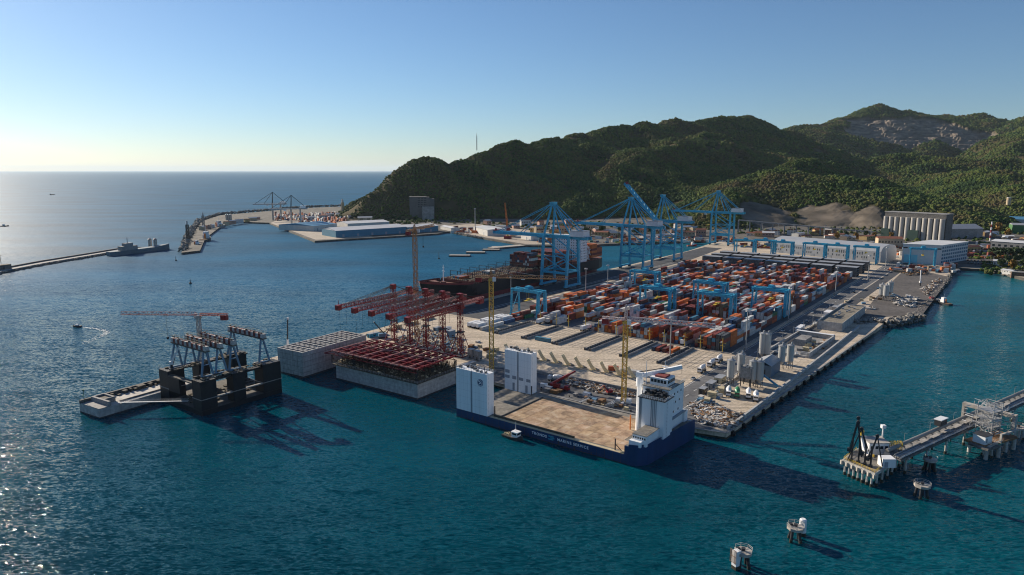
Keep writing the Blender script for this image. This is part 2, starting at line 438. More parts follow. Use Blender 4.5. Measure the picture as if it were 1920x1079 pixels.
def crown_nodes(ob, material):
    ng = bpy.data.node_groups.new('crown_scatter', 'GeometryNodeTree')
    ng.interface.new_socket('Geometry', in_out='INPUT', socket_type='NodeSocketGeometry')
    ng.interface.new_socket('Geometry', in_out='OUTPUT', socket_type='NodeSocketGeometry')
    N = ng.nodes; L = ng.links
    gi = N.new('NodeGroupInput'); go = N.new('NodeGroupOutput')
    join = N.new('GeometryNodeGeometryToInstance')
    for k in range(4):
        ico = N.new('GeometryNodeMeshIcoSphere'); ico.inputs['Radius'].default_value = 4.6; ico.inputs['Subdivisions'].default_value = 3
        sp = N.new('GeometryNodeSetPosition')
        pos = N.new('GeometryNodeInputPosition')
        nz = N.new('ShaderNodeTexNoise'); nz.noise_dimensions = '4D'; nz.inputs['W'].default_value = k*3.7; nz.inputs['Scale'].default_value = 0.33; nz.inputs['Detail'].default_value = 3.0; nz.inputs['Roughness'].default_value = 0.75
        L.new(pos.outputs[0], nz.inputs['Vector'])
        mr = N.new('ShaderNodeMapRange'); mr.inputs[1].default_value = 0.3; mr.inputs[2].default_value = 0.7; mr.inputs[3].default_value = 0.55; mr.inputs[4].default_value = 1.35
        L.new(nz.outputs[0], mr.inputs[0])
        sc = N.new('ShaderNodeVectorMath'); sc.operation = 'SCALE'
        L.new(pos.outputs[0], sc.inputs[0]); L.new(mr.outputs[0], sc.inputs['Scale'])
        ad = N.new('ShaderNodeVectorMath'); ad.operation = 'MULTIPLY_ADD'
        ad.inputs[1].default_value = (1,1,0.85+0.2*(k % 2)); ad.inputs[2].default_value = (0,0,2.6)
        L.new(sc.outputs[0], ad.inputs[0])
        L.new(ico.outputs[0], sp.inputs['Geometry']); L.new(ad.outputs[0], sp.inputs['Position'])
        smt = N.new('GeometryNodeSetMaterial'); smt.inputs['Material'].default_value = material
        L.new(sp.outputs[0], smt.inputs['Geometry'])
        L.new(smt.outputs[0], join.inputs[0])
    iop = N.new('GeometryNodeInstanceOnPoints'); iop.inputs['Pick Instance'].default_value = True
    L.new(gi.outputs[0], iop.inputs['Points']); L.new(join.outputs[0], iop.inputs['Instance'])
    rv = N.new('FunctionNodeRandomValue'); rv.data_type = 'FLOAT_VECTOR'; rv.inputs['Max'].default_value = (0.25,0.25,6.28)
    L.new(rv.outputs[0], iop.inputs['Rotation'])
    na = N.new('GeometryNodeInputNamedAttribute'); na.data_type = 'FLOAT'; na.inputs['Name'].default_value = 'size'
    L.new(na.outputs[0], iop.inputs['Scale'])
    L.new(iop.outputs[0], go.inputs[0])
    md = ob.modifiers.new('crowns', 'NODES'); md.node_group = ng
forest, NTREE = build_hills()
crown_nodes(forest, foliage_material())
print('forest crowns', NTREE)
# ---------------------------------------------------------------- yard frame (a: along the quay, b: across, to the right)
YO = Vector((50.0, 437.0, 0)); YA = R(52.5)
_ca, _sa = math.cos(YA), math.sin(YA)
def Y2(a, b, z=0.0):
    return Vector((YO.x + a*_ca + b*_sa, YO.y + a*_sa - b*_ca, z))
def toY(p):
    dx, dy = p[0]-YO.x, p[1]-YO.y
    return dx*_ca+dy*_sa, dx*_sa-dy*_ca
def ccw(pts):
    s = sum(a[0]*b[1]-b[0]*a[1] for a, b in zip(pts, pts[1:]+pts[:1]))
    return pts if s > 0 else pts[::-1]
M_CONC = mat('quay_concrete', (0.40,0.345,0.275), 0.85, 0.16, 0.05, fine=0.7, bump=0.15)
M_CONCG = mat('grey_concrete', (0.27,0.265,0.26), 0.85, 0.22, 0.12, fine=0.8)
M_CONCD = mat('old_dark_concrete', (0.13,0.125,0.12), 0.9, 0.3, 0.15, fine=0.6)
M_ASPH = mat('asphalt', (0.060,0.064,0.072), 0.85, 0.22, 0.04, fine=0.5)
M_ASPHL = mat('worn_asphalt', (0.120,0.122,0.128), 0.85, 0.2, 0.05, fine=0.5)
M_TAR = mat('brown_tarmac', (0.105,0.096,0.090), 0.9, 0.25, 0.05, fine=0.4)
M_PAINT = mat('road_paint', (0.60,0.60,0.57), 0.7, 0.15, 0.6)
M_GROUND = mat('mainland_ground', (0.045,0.046,0.045), 0.95, 0.3, 0.03, col2=(0.15,0.135,0.115), fine=0.12)
M_ROCK = mat('rubble_rock', (0.14,0.135,0.125), 0.95, 0.3, 0.4, col2=(0.30,0.28,0.25), fine=1.2, bump=0.6)
M_SAND = mat('beach_sand', (0.30,0.26,0.20), 0.95, 0.15, 0.1)
M_BLACKR = mat('black_rubber', (0.015,0.015,0.016), 0.8, 0.2, 1.0)

def paving(name, col, joint=6.0):
    m = mat(name, col, 0.85, 0.16, 0.05, fine=0.7)
    n = m.node_tree.nodes; l = m.node_tree.links; p = n['Principled BSDF']
    src = p.inputs['Base Color'].links[0].from_socket
    geo = n.new('ShaderNodeNewGeometry'); mp = n.new('ShaderNodeMapping'); mp.inputs['Rotation'].default_value = (0,0,R(-52.5)); l.new(geo.outputs['Position'], mp.inputs[0])
    # slab joints
    br = n.new('ShaderNodeTexBrick'); br.inputs['Scale'].default_value = 1.0/joint; br.inputs['Mortar Size'].default_value = 0.02; br.offset = 0.0
    br.inputs['Brick Width'].default_value = 1.0; br.inputs['Row Height'].default_value = 1.0
    br.inputs['Color1'].default_value = (1,1,1,1); br.inputs['Color2'].default_value = (.90,.89,.87,1); br.inputs['Mortar'].default_value = (.62,.62,.62,1)
    l.new(mp.outputs[0], br.inputs['Vector'])
    # tyre tracks and oil stains: long dark streaks along the lanes
    mp2 = n.new('ShaderNodeMapping'); mp2.inputs['Rotation'].default_value = (0,0,R(-52.5+90)); mp2.inputs['Scale'].default_value = (.05,.9,1); l.new(geo.outputs['Position'], mp2.inputs[0])
    st = n.new('ShaderNodeTexNoise'); st.inputs['Scale'].default_value = .5; st.inputs['Detail'].default_value = 5; l.new(mp2.outputs[0], st.inputs['Vector'])
    sr = n.new('ShaderNodeMapRange'); sr.inputs[1].default_value = .36; sr.inputs[2].default_value = .56; sr.inputs[3].default_value = .72; sr.inputs[4].default_value = 1.05; l.new(st.outputs[0], sr.inputs[0])
    a = n.new('ShaderNodeMixRGB'); a.blend_type = 'MULTIPLY'; a.inputs[0].default_value = 1; l.new(src, a.inputs[1]); l.new(br.outputs['Color'], a.inputs[2])
    b = n.new('ShaderNodeVectorMath'); b.operation = 'SCALE'; l.new(a.outputs[0], b.inputs[0]); l.new(sr.outputs[0], b.inputs['Scale'])
    l.new(b.outputs[0], p.inputs['Base Color']); return m
M_PAVE = paving('concrete_paving', (0.56,0.475,0.37))
def poly_ground(name, pts, z1, z0, m, label=None):
    mb = MB(); mb.prism(ccw([(p[0], p[1]) for p in pts]), z0, z1)
    return mb.build(name, m, kind='structure')
W_EDGE = [Vector((-160,407,3)), G(520,668), G(700,619), G(870,571), G(1013,532), G(1180,497), G(1290,471), Y2(690,-190), Y2(735,-190)]
NEAR_EDGE = [Vector(p) for p in ((97,293,3),(84,299,3),(15,350,3),(-27,383,3),(-78,421,3),(-97,433,3),(-114,440,3),(-140,399,3))]
RIGHT_EDGE = [G(1783,515), G(1640,619)]
FAR_JOIN = [Y2(760,-150), G(1440,452), G(1620,452), G(1760,492)]
PLATFORM = W_EDGE + FAR_JOIN + RIGHT_EDGE + NEAR_EDGE
poly_ground('quay_platform', PLATFORM, 3.0, -6.0, M_PAVE)
# wide dark surfaces
def sheet(name, pts, z, m):
    mb = MB(); mb.poly([(p[0], p[1], z) for p in ccw([(q[0], q[1]) for q in pts])]); return mb.build(name, m, kind='structure')
sheet('container_yard', [Y2(48,-106), Y2(48,77), Y2(455,77), Y2(455,-128), Y2(120,-128), Y2(110,-106)], 3.03, M_ASPHL)
sheet('ship_apron', [Y2(30,-160), Y2(30,-112), Y2(105,-112), Y2(118,-132), Y2(470,-132), Y2(640,-150), Y2(640,-178), Y2(420,-170), Y2(250,-172)], 3.024, M_ASPH)
ROAD_B0, ROAD_B1 = 80.0, 96.0
sheet('port_road', [Y2(-75,82), Y2(-75,97), Y2(640,95), Y2(640,80)], 3.03, M_ASPHL)
sheet('rail_strip', [Y2(20,98), Y2(20,108), Y2(640,106), Y2(640,96)], 3.026, M_ASPH)
sheet('construction_strip', [(-20,375),(90,296),(112,318),(105,330),(16,392),(-12,398)], 3.022, M_ASPHL)
sheet('storage_tarmac', [G(1612,598), G(1730,590), G(1782,520), G(1700,502), G(1640,560)], 3.03, M_TAR)
mk = MB()
for k in range(60):
    a = -60 + k*11
    p, q = Y2(a, 89.3, 3.05), Y2(a+4.5, 89.3, 3.05)
    mk.box(0,0,0,0,0,0) if False else mk.beam(p, q, 0.35, 0.01)
for b in (82.8, 96.2): mk.beam(Y2(-70,b,3.05), Y2(630,b-0.8,3.05), 0.3, 0.01)
for b in (-138.0,-168.0,-141.5): mk.beam(Y2(40,b,3.04), Y2(440,b,3.04), 0.5, 0.02)
mk.build('road_markings', M_PAINT, kind='structure')

# mainland
MAIN = [Y2(735,-190), Y2(760,-150), G(1388,461), G(1398,451), G(1310,452), G(1180,456), G(1060,461), G(985,460), G(960,455), G(905,446), G(840,434),
        G(822,438), G(590,452), G(505,418), G(440,416), G(415,424), G(385,447), G(375,470), G(340,474), G(354,440), G(372,417), G(412,404), G(470,399), G(560,391), G(640,387.5), G(660,390),
        Vector((-430,1830,3)), Vector((-100,2100,3)), Vector((1600,2100,3)), Vector((2300,1700,3)), Vector((2300,900,3)), G(2200,560), G(2000,536), G(1926,523), G(1900,517), G(1872,509), G(1848,505), G(1800,503), G(1783,513)]
poly_ground('mainland', MAIN, 2.96, -6.0, M_GROUND)
sheet('beach', [G(1796,502,2.98), G(1848,501,2.98), G(1880,505,2.98), G(1930,519,2.98), G(1926,523,2.98), G(1900,517,2.98), G(1872,509,2.98), G(1848,505,2.98), G(1800,503,2.98)], 2.985, M_SAND)
sheet('terminal_apron', [G(592,450,2.97), G(507,418.5,2.97), G(530,410,2.97), G(650,428,2.97), G(700,445,2.97)], 2.99, M_CONC)
sheet('far_quay_road', [G(905,444.5,2.97), G(842,433,2.97), G(830,424,2.97), G(890,420,2.97), G(1060,440,2.97), G(1060,458,2.97), G(985,458,2.97)], 2.99, M_CONC)
# rock armour along the breakwater and shore edge (one mass of boulders)
def boulders(name, path, n, r0, r1, spread, z0, z1, label, seed=1, m=M_ROCK):
    rg = random.Random(seed); mb = MB()
    ic = [(0,0,1),(0.89,0,0.45),(0.28,0.85,0.45),(-0.72,0.53,0.45),(-0.72,-0.53,0.45),(0.28,-0.85,0.45),(0,0,-1)]
    L = [0]
    for a, b in zip(path, path[1:]): L.append(L[-1]+(Vector(b)-Vector(a)).length)
    for k in range(n):
        t = rg.random()*L[-1]; j = max(i for i in range(len(path)-1) if L[i] <= t)
        f = (t-L[j])/max(1e-6, L[j+1]-L[j]); p = Vector(path[j]).lerp(Vector(path[j+1]), f)
        p.x += rg.uniform(-spread,spread); p.y += rg.uniform(-spread,spread); p.z = rg.uniform(z0,z1)
        r = rg.uniform(r0,r1); i = len(mb.v); rz = rg.random()*6.28
        for q in ic:
            x = q[0]*math.cos(rz)-q[1]*math.sin(rz); y = q[0]*math.sin(rz)+q[1]*math.cos(rz)
            mb.v.append((p.x+x*r*rg.uniform(.7,1.3), p.y+y*r*rg.uniform(.7,1.3), p.z+q[2]*r*rg.uniform(.6,1.0)))
        for e in range(5): mb.f.append((i, i+1+e, i+1+(e+1) % 5)); mb.f.append((i+6, i+1+(e+1) % 5, i+1+e))
    return mb.build(name, m, kind='stuff', label=label, cat='boulders')
boulders('breakwater_rocks', [G(342,470),G(356,437),G(374,414),G(412,402),G(470,397),G(560,389),G(640,386)], 1500, 1.5, 4.0, 5, 1, 6, 'rough rock armour along the outer breakwater', 3)
boulders('harbour_rocks', [G(905,446),G(870,439),G(842,434)], 300, 1.0, 2.2, 2.5, 0.5, 3.2, 'pale boulders lining the inner harbour shore', 4)
boulders('shore_rocks', [G(1600,606),G(1640,600),G(1660,606),G(1700,598),G(1727,592)], 420, 1.0, 2.6, 5, 0.3, 4.2, 'grey boulder bank sticking out of the quay', 5)
boulders('quarry_quay_rocks', [G(1783,515),G(1775,528),G(1745,560),G(1720,585)], 260, 0.7, 1.6, 2.0, 0.3, 3.4, 'dark boulders along the storage quay edge', 6)
# left breakwater, standing alone in the sea
def strip(name, path, w, z0, z1, m, kind='structure', **kw):
    mb = MB(); L = []; Rr = []
    for i, p in enumerate(path):
        a = Vector(path[max(0,i-1)]); b = Vector(path[min(len(path)-1,i+1)]); d = (b-a); d.z = 0; d.normalize(); nrm = Vector((-d.y,d.x,0))
        L.append(Vector(p)+nrm*w/2); Rr.append(Vector(p)-nrm*w/2)
    for i in range(len(path)-1):
        mb.prism(ccw([(q.x,q.y) for q in (Rr[i],Rr[i+1],L[i+1],L[i])]), z0, z1)
    return mb.build(name, m, kind=kind, **kw)
LB = [G(-60,521,2.5), G(0,507,2.5), G(80,492,2.5), G(160,479,2.5), G(232,467,2.5), G(300,465,2.5)]
strip('breakwater', LB, 15, -5, 2.5, M_CONCG)
wl = [p+Vector((-5.5,2,0)) for p in LB]
strip('breakwater_parapet', wl, 2.5, 2.5, 4.2, M_CONCD)
boulders('island_breakwater_rocks', [p+Vector((9,-3,0)) for p in LB], 520, 0.9, 2.0, 2.5, -0.3, 1.6, 'dark rocks along the foot of the detached breakwater', 8)
# quay fenders along the right quay and the far terminal quay

M_TIDE = mat('tide_weed', (0.020,0.024,0.018), 0.7, 0.3, 0.6, col2=(0.055,0.050,0.035))
tb = MB()
edge = [RIGHT_EDGE[1]] + NEAR_EDGE
for a, b in list(zip(edge, edge[1:])) + list(zip(W_EDGE[1:6], W_EDGE[2:7])):
    d = Vector((b.x-a.x, b.y-a.y, 0)); n_ = Vector((d.y,-d.x,0)).normalized()
    for sg in (1,-1):       # only the outer side shows; the inner one is inside the quay
        tb.beam((a.x+n_.x*.02*sg, a.y+n_.y*.02*sg, .25), (b.x+n_.x*.02*sg, b.y+n_.y*.02*sg, .25), .12, 1.3)
tb.build('quay_tide_band', M_TIDE, kind='structure')
cp_ = MB()
for a, b in zip(edge, edge[1:]): cp_.beam((a.x,a.y,3.06),(b.x,b.y,3.06),1.0,.16)
cp_.build('quay_coping', M_CONCG, kind='structure')
# mooring bollards on the quay edges
mbl = MB().cyl((0,0,0),(0,0,.6),.28,.24,10).cyl((0,0,.6),(0,0,.85),.42,.42,10).mesh('bollard', M_BLACKR)
for nm_, P0, P1, n in (('construction quay', Vector((80,303,3.14)), Vector((-20,379,3.14)), 7), ('sea quay', W_EDGE[2], W_EDGE[4], 12)):
    for k in range(n):
        p = P0.lerp(P1, (k+.5)/n); o = bpy.data.objects.new('mooring_bollard', mbl); COL.objects.link(o); o.location = (p.x+1.2*(1 if nm_ == 'sea quay' else 0), p.y+(1.6 if nm_ != 'sea quay' else -.6), 3.02)
        tag(o, f'black mooring bollard on the {nm_} edge, {ORD[k]} from the near end', 'bollard', 'bollards along the quays')
# ================================================================ CONTAINER YARD
M_BLUE = mat('crane_blue', (0.045,0.360,0.540), 0.45, 0.14, 0.15, fine=0.9)
M_BLUED = mat('crane_blue_dark', (0.026,0.20,0.34), 0.5, 0.15, 0.2)
M_GREYW = mat('machinery_white', (0.62,0.63,0.65), 0.5, 0.08, 0.3)
M_STEEL = mat('galvanised_steel', (0.36,0.37,0.38), 0.5, 0.15, 0.6, metal=0.3)
M_DARK = mat('dark_steel', (0.035,0.037,0.042), 0.6, 0.25, 0.4)
M_YEL = mat('yellow_paint', (0.62,0.42,0.05), 0.55, 0.12, 0.6)
M_BEIGE = mat('beige_paint', (0.52,0.44,0.28), 0.65, 0.15, 0.5)
M_GLASS = mat('dark_glass', (0.02,0.03,0.04), 0.12, 0.2, 1.0, spec=0.6)
M_RED = mat('crane_red', (0.215,0.014,0.018), 0.5, 0.2, 0.4)
M_WHITE = mat('white_paint', (0.74,0.75,0.76), 0.5, 0.06, 0.15)
M_ORANGE = mat('orange_paint', (0.60,0.17,0.03), 0.5, 0.15, 0.4)

def container_material(name, attr):
    m = bpy.data.materials.new(name); m.use_nodes = True
    n = m.node_tree.nodes; l = m.node_tree.links; p = n['Principled BSDF']; p.inputs['Roughness'].default_value = 0.6
    if attr:
        c = n.new('ShaderNodeAttribute'); c.attribute_name = 'Col'; co = c.outputs['Color']
    else:
        c = n.new('ShaderNodeObjectInfo'); co = c.outputs['Color']
    geo = n.new('ShaderNodeNewGeometry')
    nz = n.new('ShaderNodeTexNoise'); nz.inputs['Scale'].default_value = 0.5; nz.inputs['Detail'].default_value = 7; nz.inputs['Roughness'].default_value = 0.7
    l.new(geo.outputs['Position'], nz.inputs['Vector'])
    mr = n.new('ShaderNodeMapRange'); mr.inputs[1].default_value = 0.3; mr.inputs[2].default_value = 0.7; mr.inputs[3].default_value = 0.62; mr.inputs[4].default_value = 1.22
    l.new(nz.outputs[0], mr.inputs[0])
    sc = n.new('ShaderNodeVectorMath'); sc.operation = 'SCALE'; l.new(co, sc.inputs[0]); l.new(mr.outputs[0], sc.inputs['Scale'])
    l.new(sc.outputs[0], p.inputs['Base Color'])
    return m
M_CONT = container_material('container_paint', False); M_CONTS = container_material('container_paint_mass', True)
def container_mesh(L=12.19, H=2.6):
    mb = MB(); w = 2.44
    # corrugated long walls: shallow trapezoid folds
    n = 16; e = 0.05
    for sy in (-1, 1):
        for k in range(n):
            x0 = -L/2+0.15+(L-0.3)*k/n; x1 = -L/2+0.15+(L-0.3)*(k+1)/n; xm = (x0+x1)/2
            y0, y1 = sy*(w/2-0.02), sy*(w/2-0.02-e)
            q = [(x0,y0,0.15),(xm,y0,0.15),(xm,y0,H-0.12),(x0,y0,H-0.12)]; q2 = [(xm,y1,0.15),(x1,y1,0.15),(x1,y1,H-0.12),(xm,y1,H-0.12)]
            for z in (q, q2): mb.quad(*(z if sy < 0 else z[::-1]))
    mb.quad((-L/2+0.05,-w/2+0.03,H-0.05),(L/2-0.05,-w/2+0.03,H-0.05),(L/2-0.05,w/2-0.03,H-0.05),(-L/2+0.05,w/2-0.03,H-0.05))
    for sx in (-1, 1):
        x = sx*(L/2-0.06)
        q = [(x,-w/2+.1,.1),(x,w/2-.1,.1),(x,w/2-.1,H-.1),(x,-w/2+.1,H-.1)]
        mb.quad(*(q if sx > 0 else q[::-1]))
        for sy in (-1, 1):
            mb.box(min(sx*L/2,sx*(L/2-.16)), max(sx*L/2,sx*(L/2-.16)), min(sy*w/2,sy*(w/2-.16)), max(sy*w/2,sy*(w/2-.16)), 0, H)
    for sy in (-1, 1):
        for z0, z1 in ((0,.16),(H-.12,H)):
            y0, y1 = sorted((sy*w/2, sy*(w/2-.1))); mb.box(-L/2+.16, L/2-.16, y0, y1, z0, z1)
    for y in (-.7,-.25,.25,.7): mb.box(-L/2-.02, -L/2+.05, y-.03, y+.03, .12, H-.12)
    return mb.mesh('shipping_container', M_CONT)
ME40 = container_mesh(); ME20 = container_mesh(6.06)
PAL = [((0.155,0.028,0.022),'dark red',13),((0.22,0.040,0.024),'brick red',17),((0.110,0.030,0.026),'maroon',6),((0.52,0.135,0.025),'orange',22),((0.36,0.085,0.030),'rust orange',8),
       ((0.47,0.48,0.48),'light grey',22),((0.64,0.64,0.62),'white',15),((0.035,0.095,0.21),'blue',6),((0.020,0.040,0.085),'navy blue',4),((0.055,0.20,0.30),'pale blue',5),((0.03,0.14,0.07),'green',2),((0.23,0.17,0.11),'tan',3),((0.085,0.09,0.095),'dark grey',4)]
PALW = [p[2] for p in PAL]
BC = [-94,-68,-42,-16,10,36,62]
BLOCKN = ['block beside the ship apron','second block from the apron','third block from the apron','middle block of the yard','third block from the road','second block from the road','block beside the port road']
rg = random.Random(21)
cells = {}      # (block,row,bay,tier) -> (colour index, world a, b, is20)
for bi, bc in enumerate(BC):
    gantry_a = {0:60,1:213,3:136,4:190,5:139,6:187}.get(bi)
    for bay in range(30):
        a = 58 + bay*12.85
        base = rg.choice([1,2,2,2,3,3,3,4]) if rg.random() > 0.07 else 0
        if bi == 0 and bay < 2: base = min(base, 1)
        if bi == 2 and bay < 4: base = [0,0,1,2][bay]
        if bi == 3 and bay < 2: base = 2
        if bi in (4,5,6) and bay < 3: base = max(base, 3)
        if bi == 6: base = max(base, 2)
        two = rg.random() < 0.12; bayfam = rg.choices(range(len(PAL)), PALW)[0]
        for row in range(7):
            b = bc + (row-3)*2.9
            h = max(0, min(5, base + rg.choice([-1,0,0,0,0,1])))
            if base == 0 and rg.random() < 0.75: h = 0
            fam = rg.choices(range(len(PAL)), PALW)[0] if rg.random() < .55 else bayfam
            for t in range(h):
                ci = fam if rg.random() < 0.6 else rg.choices(range(len(PAL)), PALW)[0]
                cells[(bi,row,bay,t)] = [ci, a, b, two]
# exposure decides which containers show largest in the photo
scored = []
for (bi,row,bay,t), (ci,a,b,two) in cells.items():
    p = Y2(a, b, 3+t*2.6)
    top = (bi,row,bay,t+1) not in cells
    end = (bi,row,bay-1,t) not in cells
    side = (bi,row+1,bay,t) not in cells
    sc = (1.4*top + 0.45*end + 1.1*side*(1 if t >= 1 or row == 6 else 0.4))/((p.x**2+p.y**2)/1e5)
    scored.append((sc, (bi,row,bay,t)))
scored.sort(reverse=True)
single = set(k for _, k in scored[:195])
TIER = ['ground','second','third','fourth','top fifth','sixth']
root_done = 0
mass = MB(); mcol = []
usedlab = set()
for key, (ci, a, b, two) in cells.items():
    bi,row,bay,t = key; col = PAL[ci][0]
    if key in single:
        o = bpy.data.objects.new('shipping_container', ME40); COL.objects.link(o)
        o.location = Y2(a, b, 3.05+t*2.6); o.rotation_euler = (0,0,YA)
        o.color = (*col, 1)
        lab = f"{PAL[ci][1]} container, {TIER[t]} tier, {ORD[row]} row, {ORD[min(bay,19)]} bay, {BLOCKN[bi]}"
        tag(o, lab, 'container', 'containers stacked in the yard')
    else:
        n0 = len(mass.v)
        for k in ((0,) if not two else (0,1)):
            L = 12.19 if not two else 6.06; off = 0 if not two else (-3.1 if k == 0 else 3.1)
            c = Y2(a+off, b); dx = Vector((_ca,_sa,0))*L/2; dy = Vector((_sa,-_ca,0))*1.22
            z0 = 3.05+t*2.6; i = len(mass.v)
            for z in (z0, z0+2.55):
                for sx, sy in ((-1,1),(1,1),(1,-1),(-1,-1)): 
                    q = c+dx*sx+dy*sy; mass.v.append((q.x,q.y,z))
            mass.f += [(i,i+3,i+2,i+1),(i+4,i+5,i+6,i+7),(i,i+1,i+5,i+4),(i+1,i+2,i+6,i+5),(i+2,i+3,i+7,i+6),(i+3,i,i+4,i+7)]
        mcol += [(*col,1)]*(len(mass.v)-n0)
mo = mass.build('stacked_containers', M_CONTS, kind='stuff', label='far stacks of mixed red, orange and grey containers filling the yard', cat='containers')
ca_ = mo.data.color_attributes.new('Col', 'FLOAT_COLOR', 'POINT')
ca_.data.foreach_set('color', np.array(mcol, np.float32).ravel())
print('containers', len(cells))

def loose_container(a, b, z, ci, label, rz=YA, me=None, group='loose containers'):
    o = bpy.data.objects.new('shipping_container', me or ME40); COL.objects.link(o)
    o.location = Y2(a, b, z); o.rotation_euler = (0,0,rz); o.color = (*PAL[ci][0],1)
    return tag(o, label, 'container', group)
# loose containers on the transfer pads
for k, (u, v, ci, lb) in enumerate([(1232,655,8,'navy blue container at the left end of a row on a pad'),(1240,656,1,'red container second in the row on the truck pad'),(1252,658,2,'maroon container third in the row on the truck pad'),(1265,661,3,'bright orange container at the right end of the pad row')]):
    a, b = toY(G(u, v)); loose_container(a, b, 3.05, ci, lb, group='containers in a row on a pad')
a, b = toY(G(1018,640)); loose_container(a, b, 3.05, 9, 'pale blue container lying crosswise at the pad entrance', rz=YA-R(90))
a, b = toY(G(1150,695)); loose_container(a, b, 3.05, 4, 'small rust orange container beside the beige frames', me=ME20, rz=YA-R(60))
a, b = toY(G(1183,702)); loose_container(a, b, 3.05, 5, 'light grey container standing alone behind the tower crane', rz=YA-R(75))
# ---------------------------------------------------------------- truck pads: barrier pairs
me_wall = MB().box(0,46,-.35,.35,0,1.15).mesh('wall', M_CONCG)
me_rack = MB()
for k in range(16): me_rack.box(k*3, k*3+.2, -.12, .12, 0, 1.9)
me_rack.box(0,45.2,-.08,.08,1.7,1.85); me_rack = me_rack.mesh('guard_rail', M_DARK)
me_cur = MB().box(0,46,-1.9,1.9,0,0.35).mesh('plinth', M_CONCD)
me_end = MB().box(-1.0,0,-2.3,-1.5,0,1.8).box(-1.0,0,1.5,2.3,0,1.8).mesh('bollard_pair', M_CONCD)
lane = ['leftmost','second from left','third from left','third from right','second from right','rightmost']
for k in range(6):
    t = thing('lane_divider', f'low concrete double wall between truck pads, {lane[k]}', 'barrier', Y2(0, 26*(k-3), 3.03), YA, 'walls between the truck pads')
    inst('wall', me_wall, t, (0,-2.3,0)); inst('wall', me_wall, t, (0,2.3,0)); inst('plinth', me_cur, t, (0,0,0)); inst('guard_rail', me_rack, t, (0.4,0,0.35)); inst('bollard', me_end, t, (-0.2,0,0))
gl = MB()
for k in range(-1,6):
    for j in range(1,6):
        b = 26*(k-3)+2.6+j*20.8/6
        gl.beam(Y2(1,b,3.035), Y2(46,b,3.035), 0.28, 0.01)
    for a in range(6,46,8): gl.beam(Y2(a,26*(k-3)+2.8,3.034), Y2(a,26*(k-3)+23.2,3.034), 0.12, 0.01)
gl.build('pad_joint_lines', M_ASPHL, kind='structure')
# yellow camera poles
mp = MB().cyl((0,0,0),(0,0,9.5),.2,.16,8).mesh('pole', M_YEL)
mpa = MB().box(-.12,.12,-2.2,2.2,6.4,6.6).box(-.12,.12,-1.6,1.6,4.4,4.6).mesh('arm', M_YEL)
mpb = MB().box(-.3,.3,-.5,.5,6.6,7.2).mesh('camera_box', M_GREYW)
mpf = MB().box(-.6,.6,-.6,.6,0,.5).mesh('footing', M_CONCG)
pw = ORD
for k in range(12):
    b = 26*(k//2-3) + (5.5 if k % 2 == 0 else 20.5) - 26*0
    t = thing('yellow_pole', f'yellow pole with crossarms behind the truck pads, {ORD[k]} from left', 'pole', Y2(48.5, b-0, 3.0), YA, 'yellow poles along the pads')
    inst('pole', mp, t, (0,0,0)); inst('arm', mpa, t, (0,0,0)); inst('camera_box', mpb, t, (0,.9,0)); inst('footing', mpf, t, (0,0,0))
# beige tilted frames
M_CREAM = mat('cream_paint', (0.68,0.58,0.38), 0.65, 0.12, 0.5)
fp = MB(); fp.beam((0,1.2,0.2),(0,-2.6,7.0),1.9,.35, up=(1,0,0)); fp = fp.mesh('tilted_plate', M_CREAM)
fs = MB()
for x in (-.8,.8): fs.beam((x,-2.3,6.0),(x,2.9,.2),.22); fs.beam((x,-2.8,.2),(x,2.9,.2),.3)
fs.beam((-.8,1.4,2.2),(.8,1.4,2.2),.2); fs.beam((-.8,2.9,.3),(.8,2.9,.3),.3); fs = fs.mesh('support_frame', M_CREAM)
fg = MB().box(-2.2,2.2,2.9,4.3,.1,.5).mesh('base_grating', M_DARK)
p0 = G(950,663); 
for k in range(11):
    p = Vector((19,412,0)) + Vector((math.cos(R(-36)), math.sin(R(-36)), 0))*(8.7*(k-3))
    t = thing('tilted_frame', f'beige tilted steel frame on the concrete apron, {ORD[k]} from left', 'steel frame', (p.x,p.y,3.0), YA, 'row of beige tilted frames')
    t.rotation_euler = (0,0,R(112))
    o = inst('tilted_plate', fp, t, (0,0,0)); o.rotation_euler=(0,0,R(180)); o = inst('support_frame', fs, t, (0,0,0)); o.rotation_euler=(0,0,R(180)); o = inst('base_grating', fg, t, (0,0,0)); o.rotation_euler=(0,0,R(180))

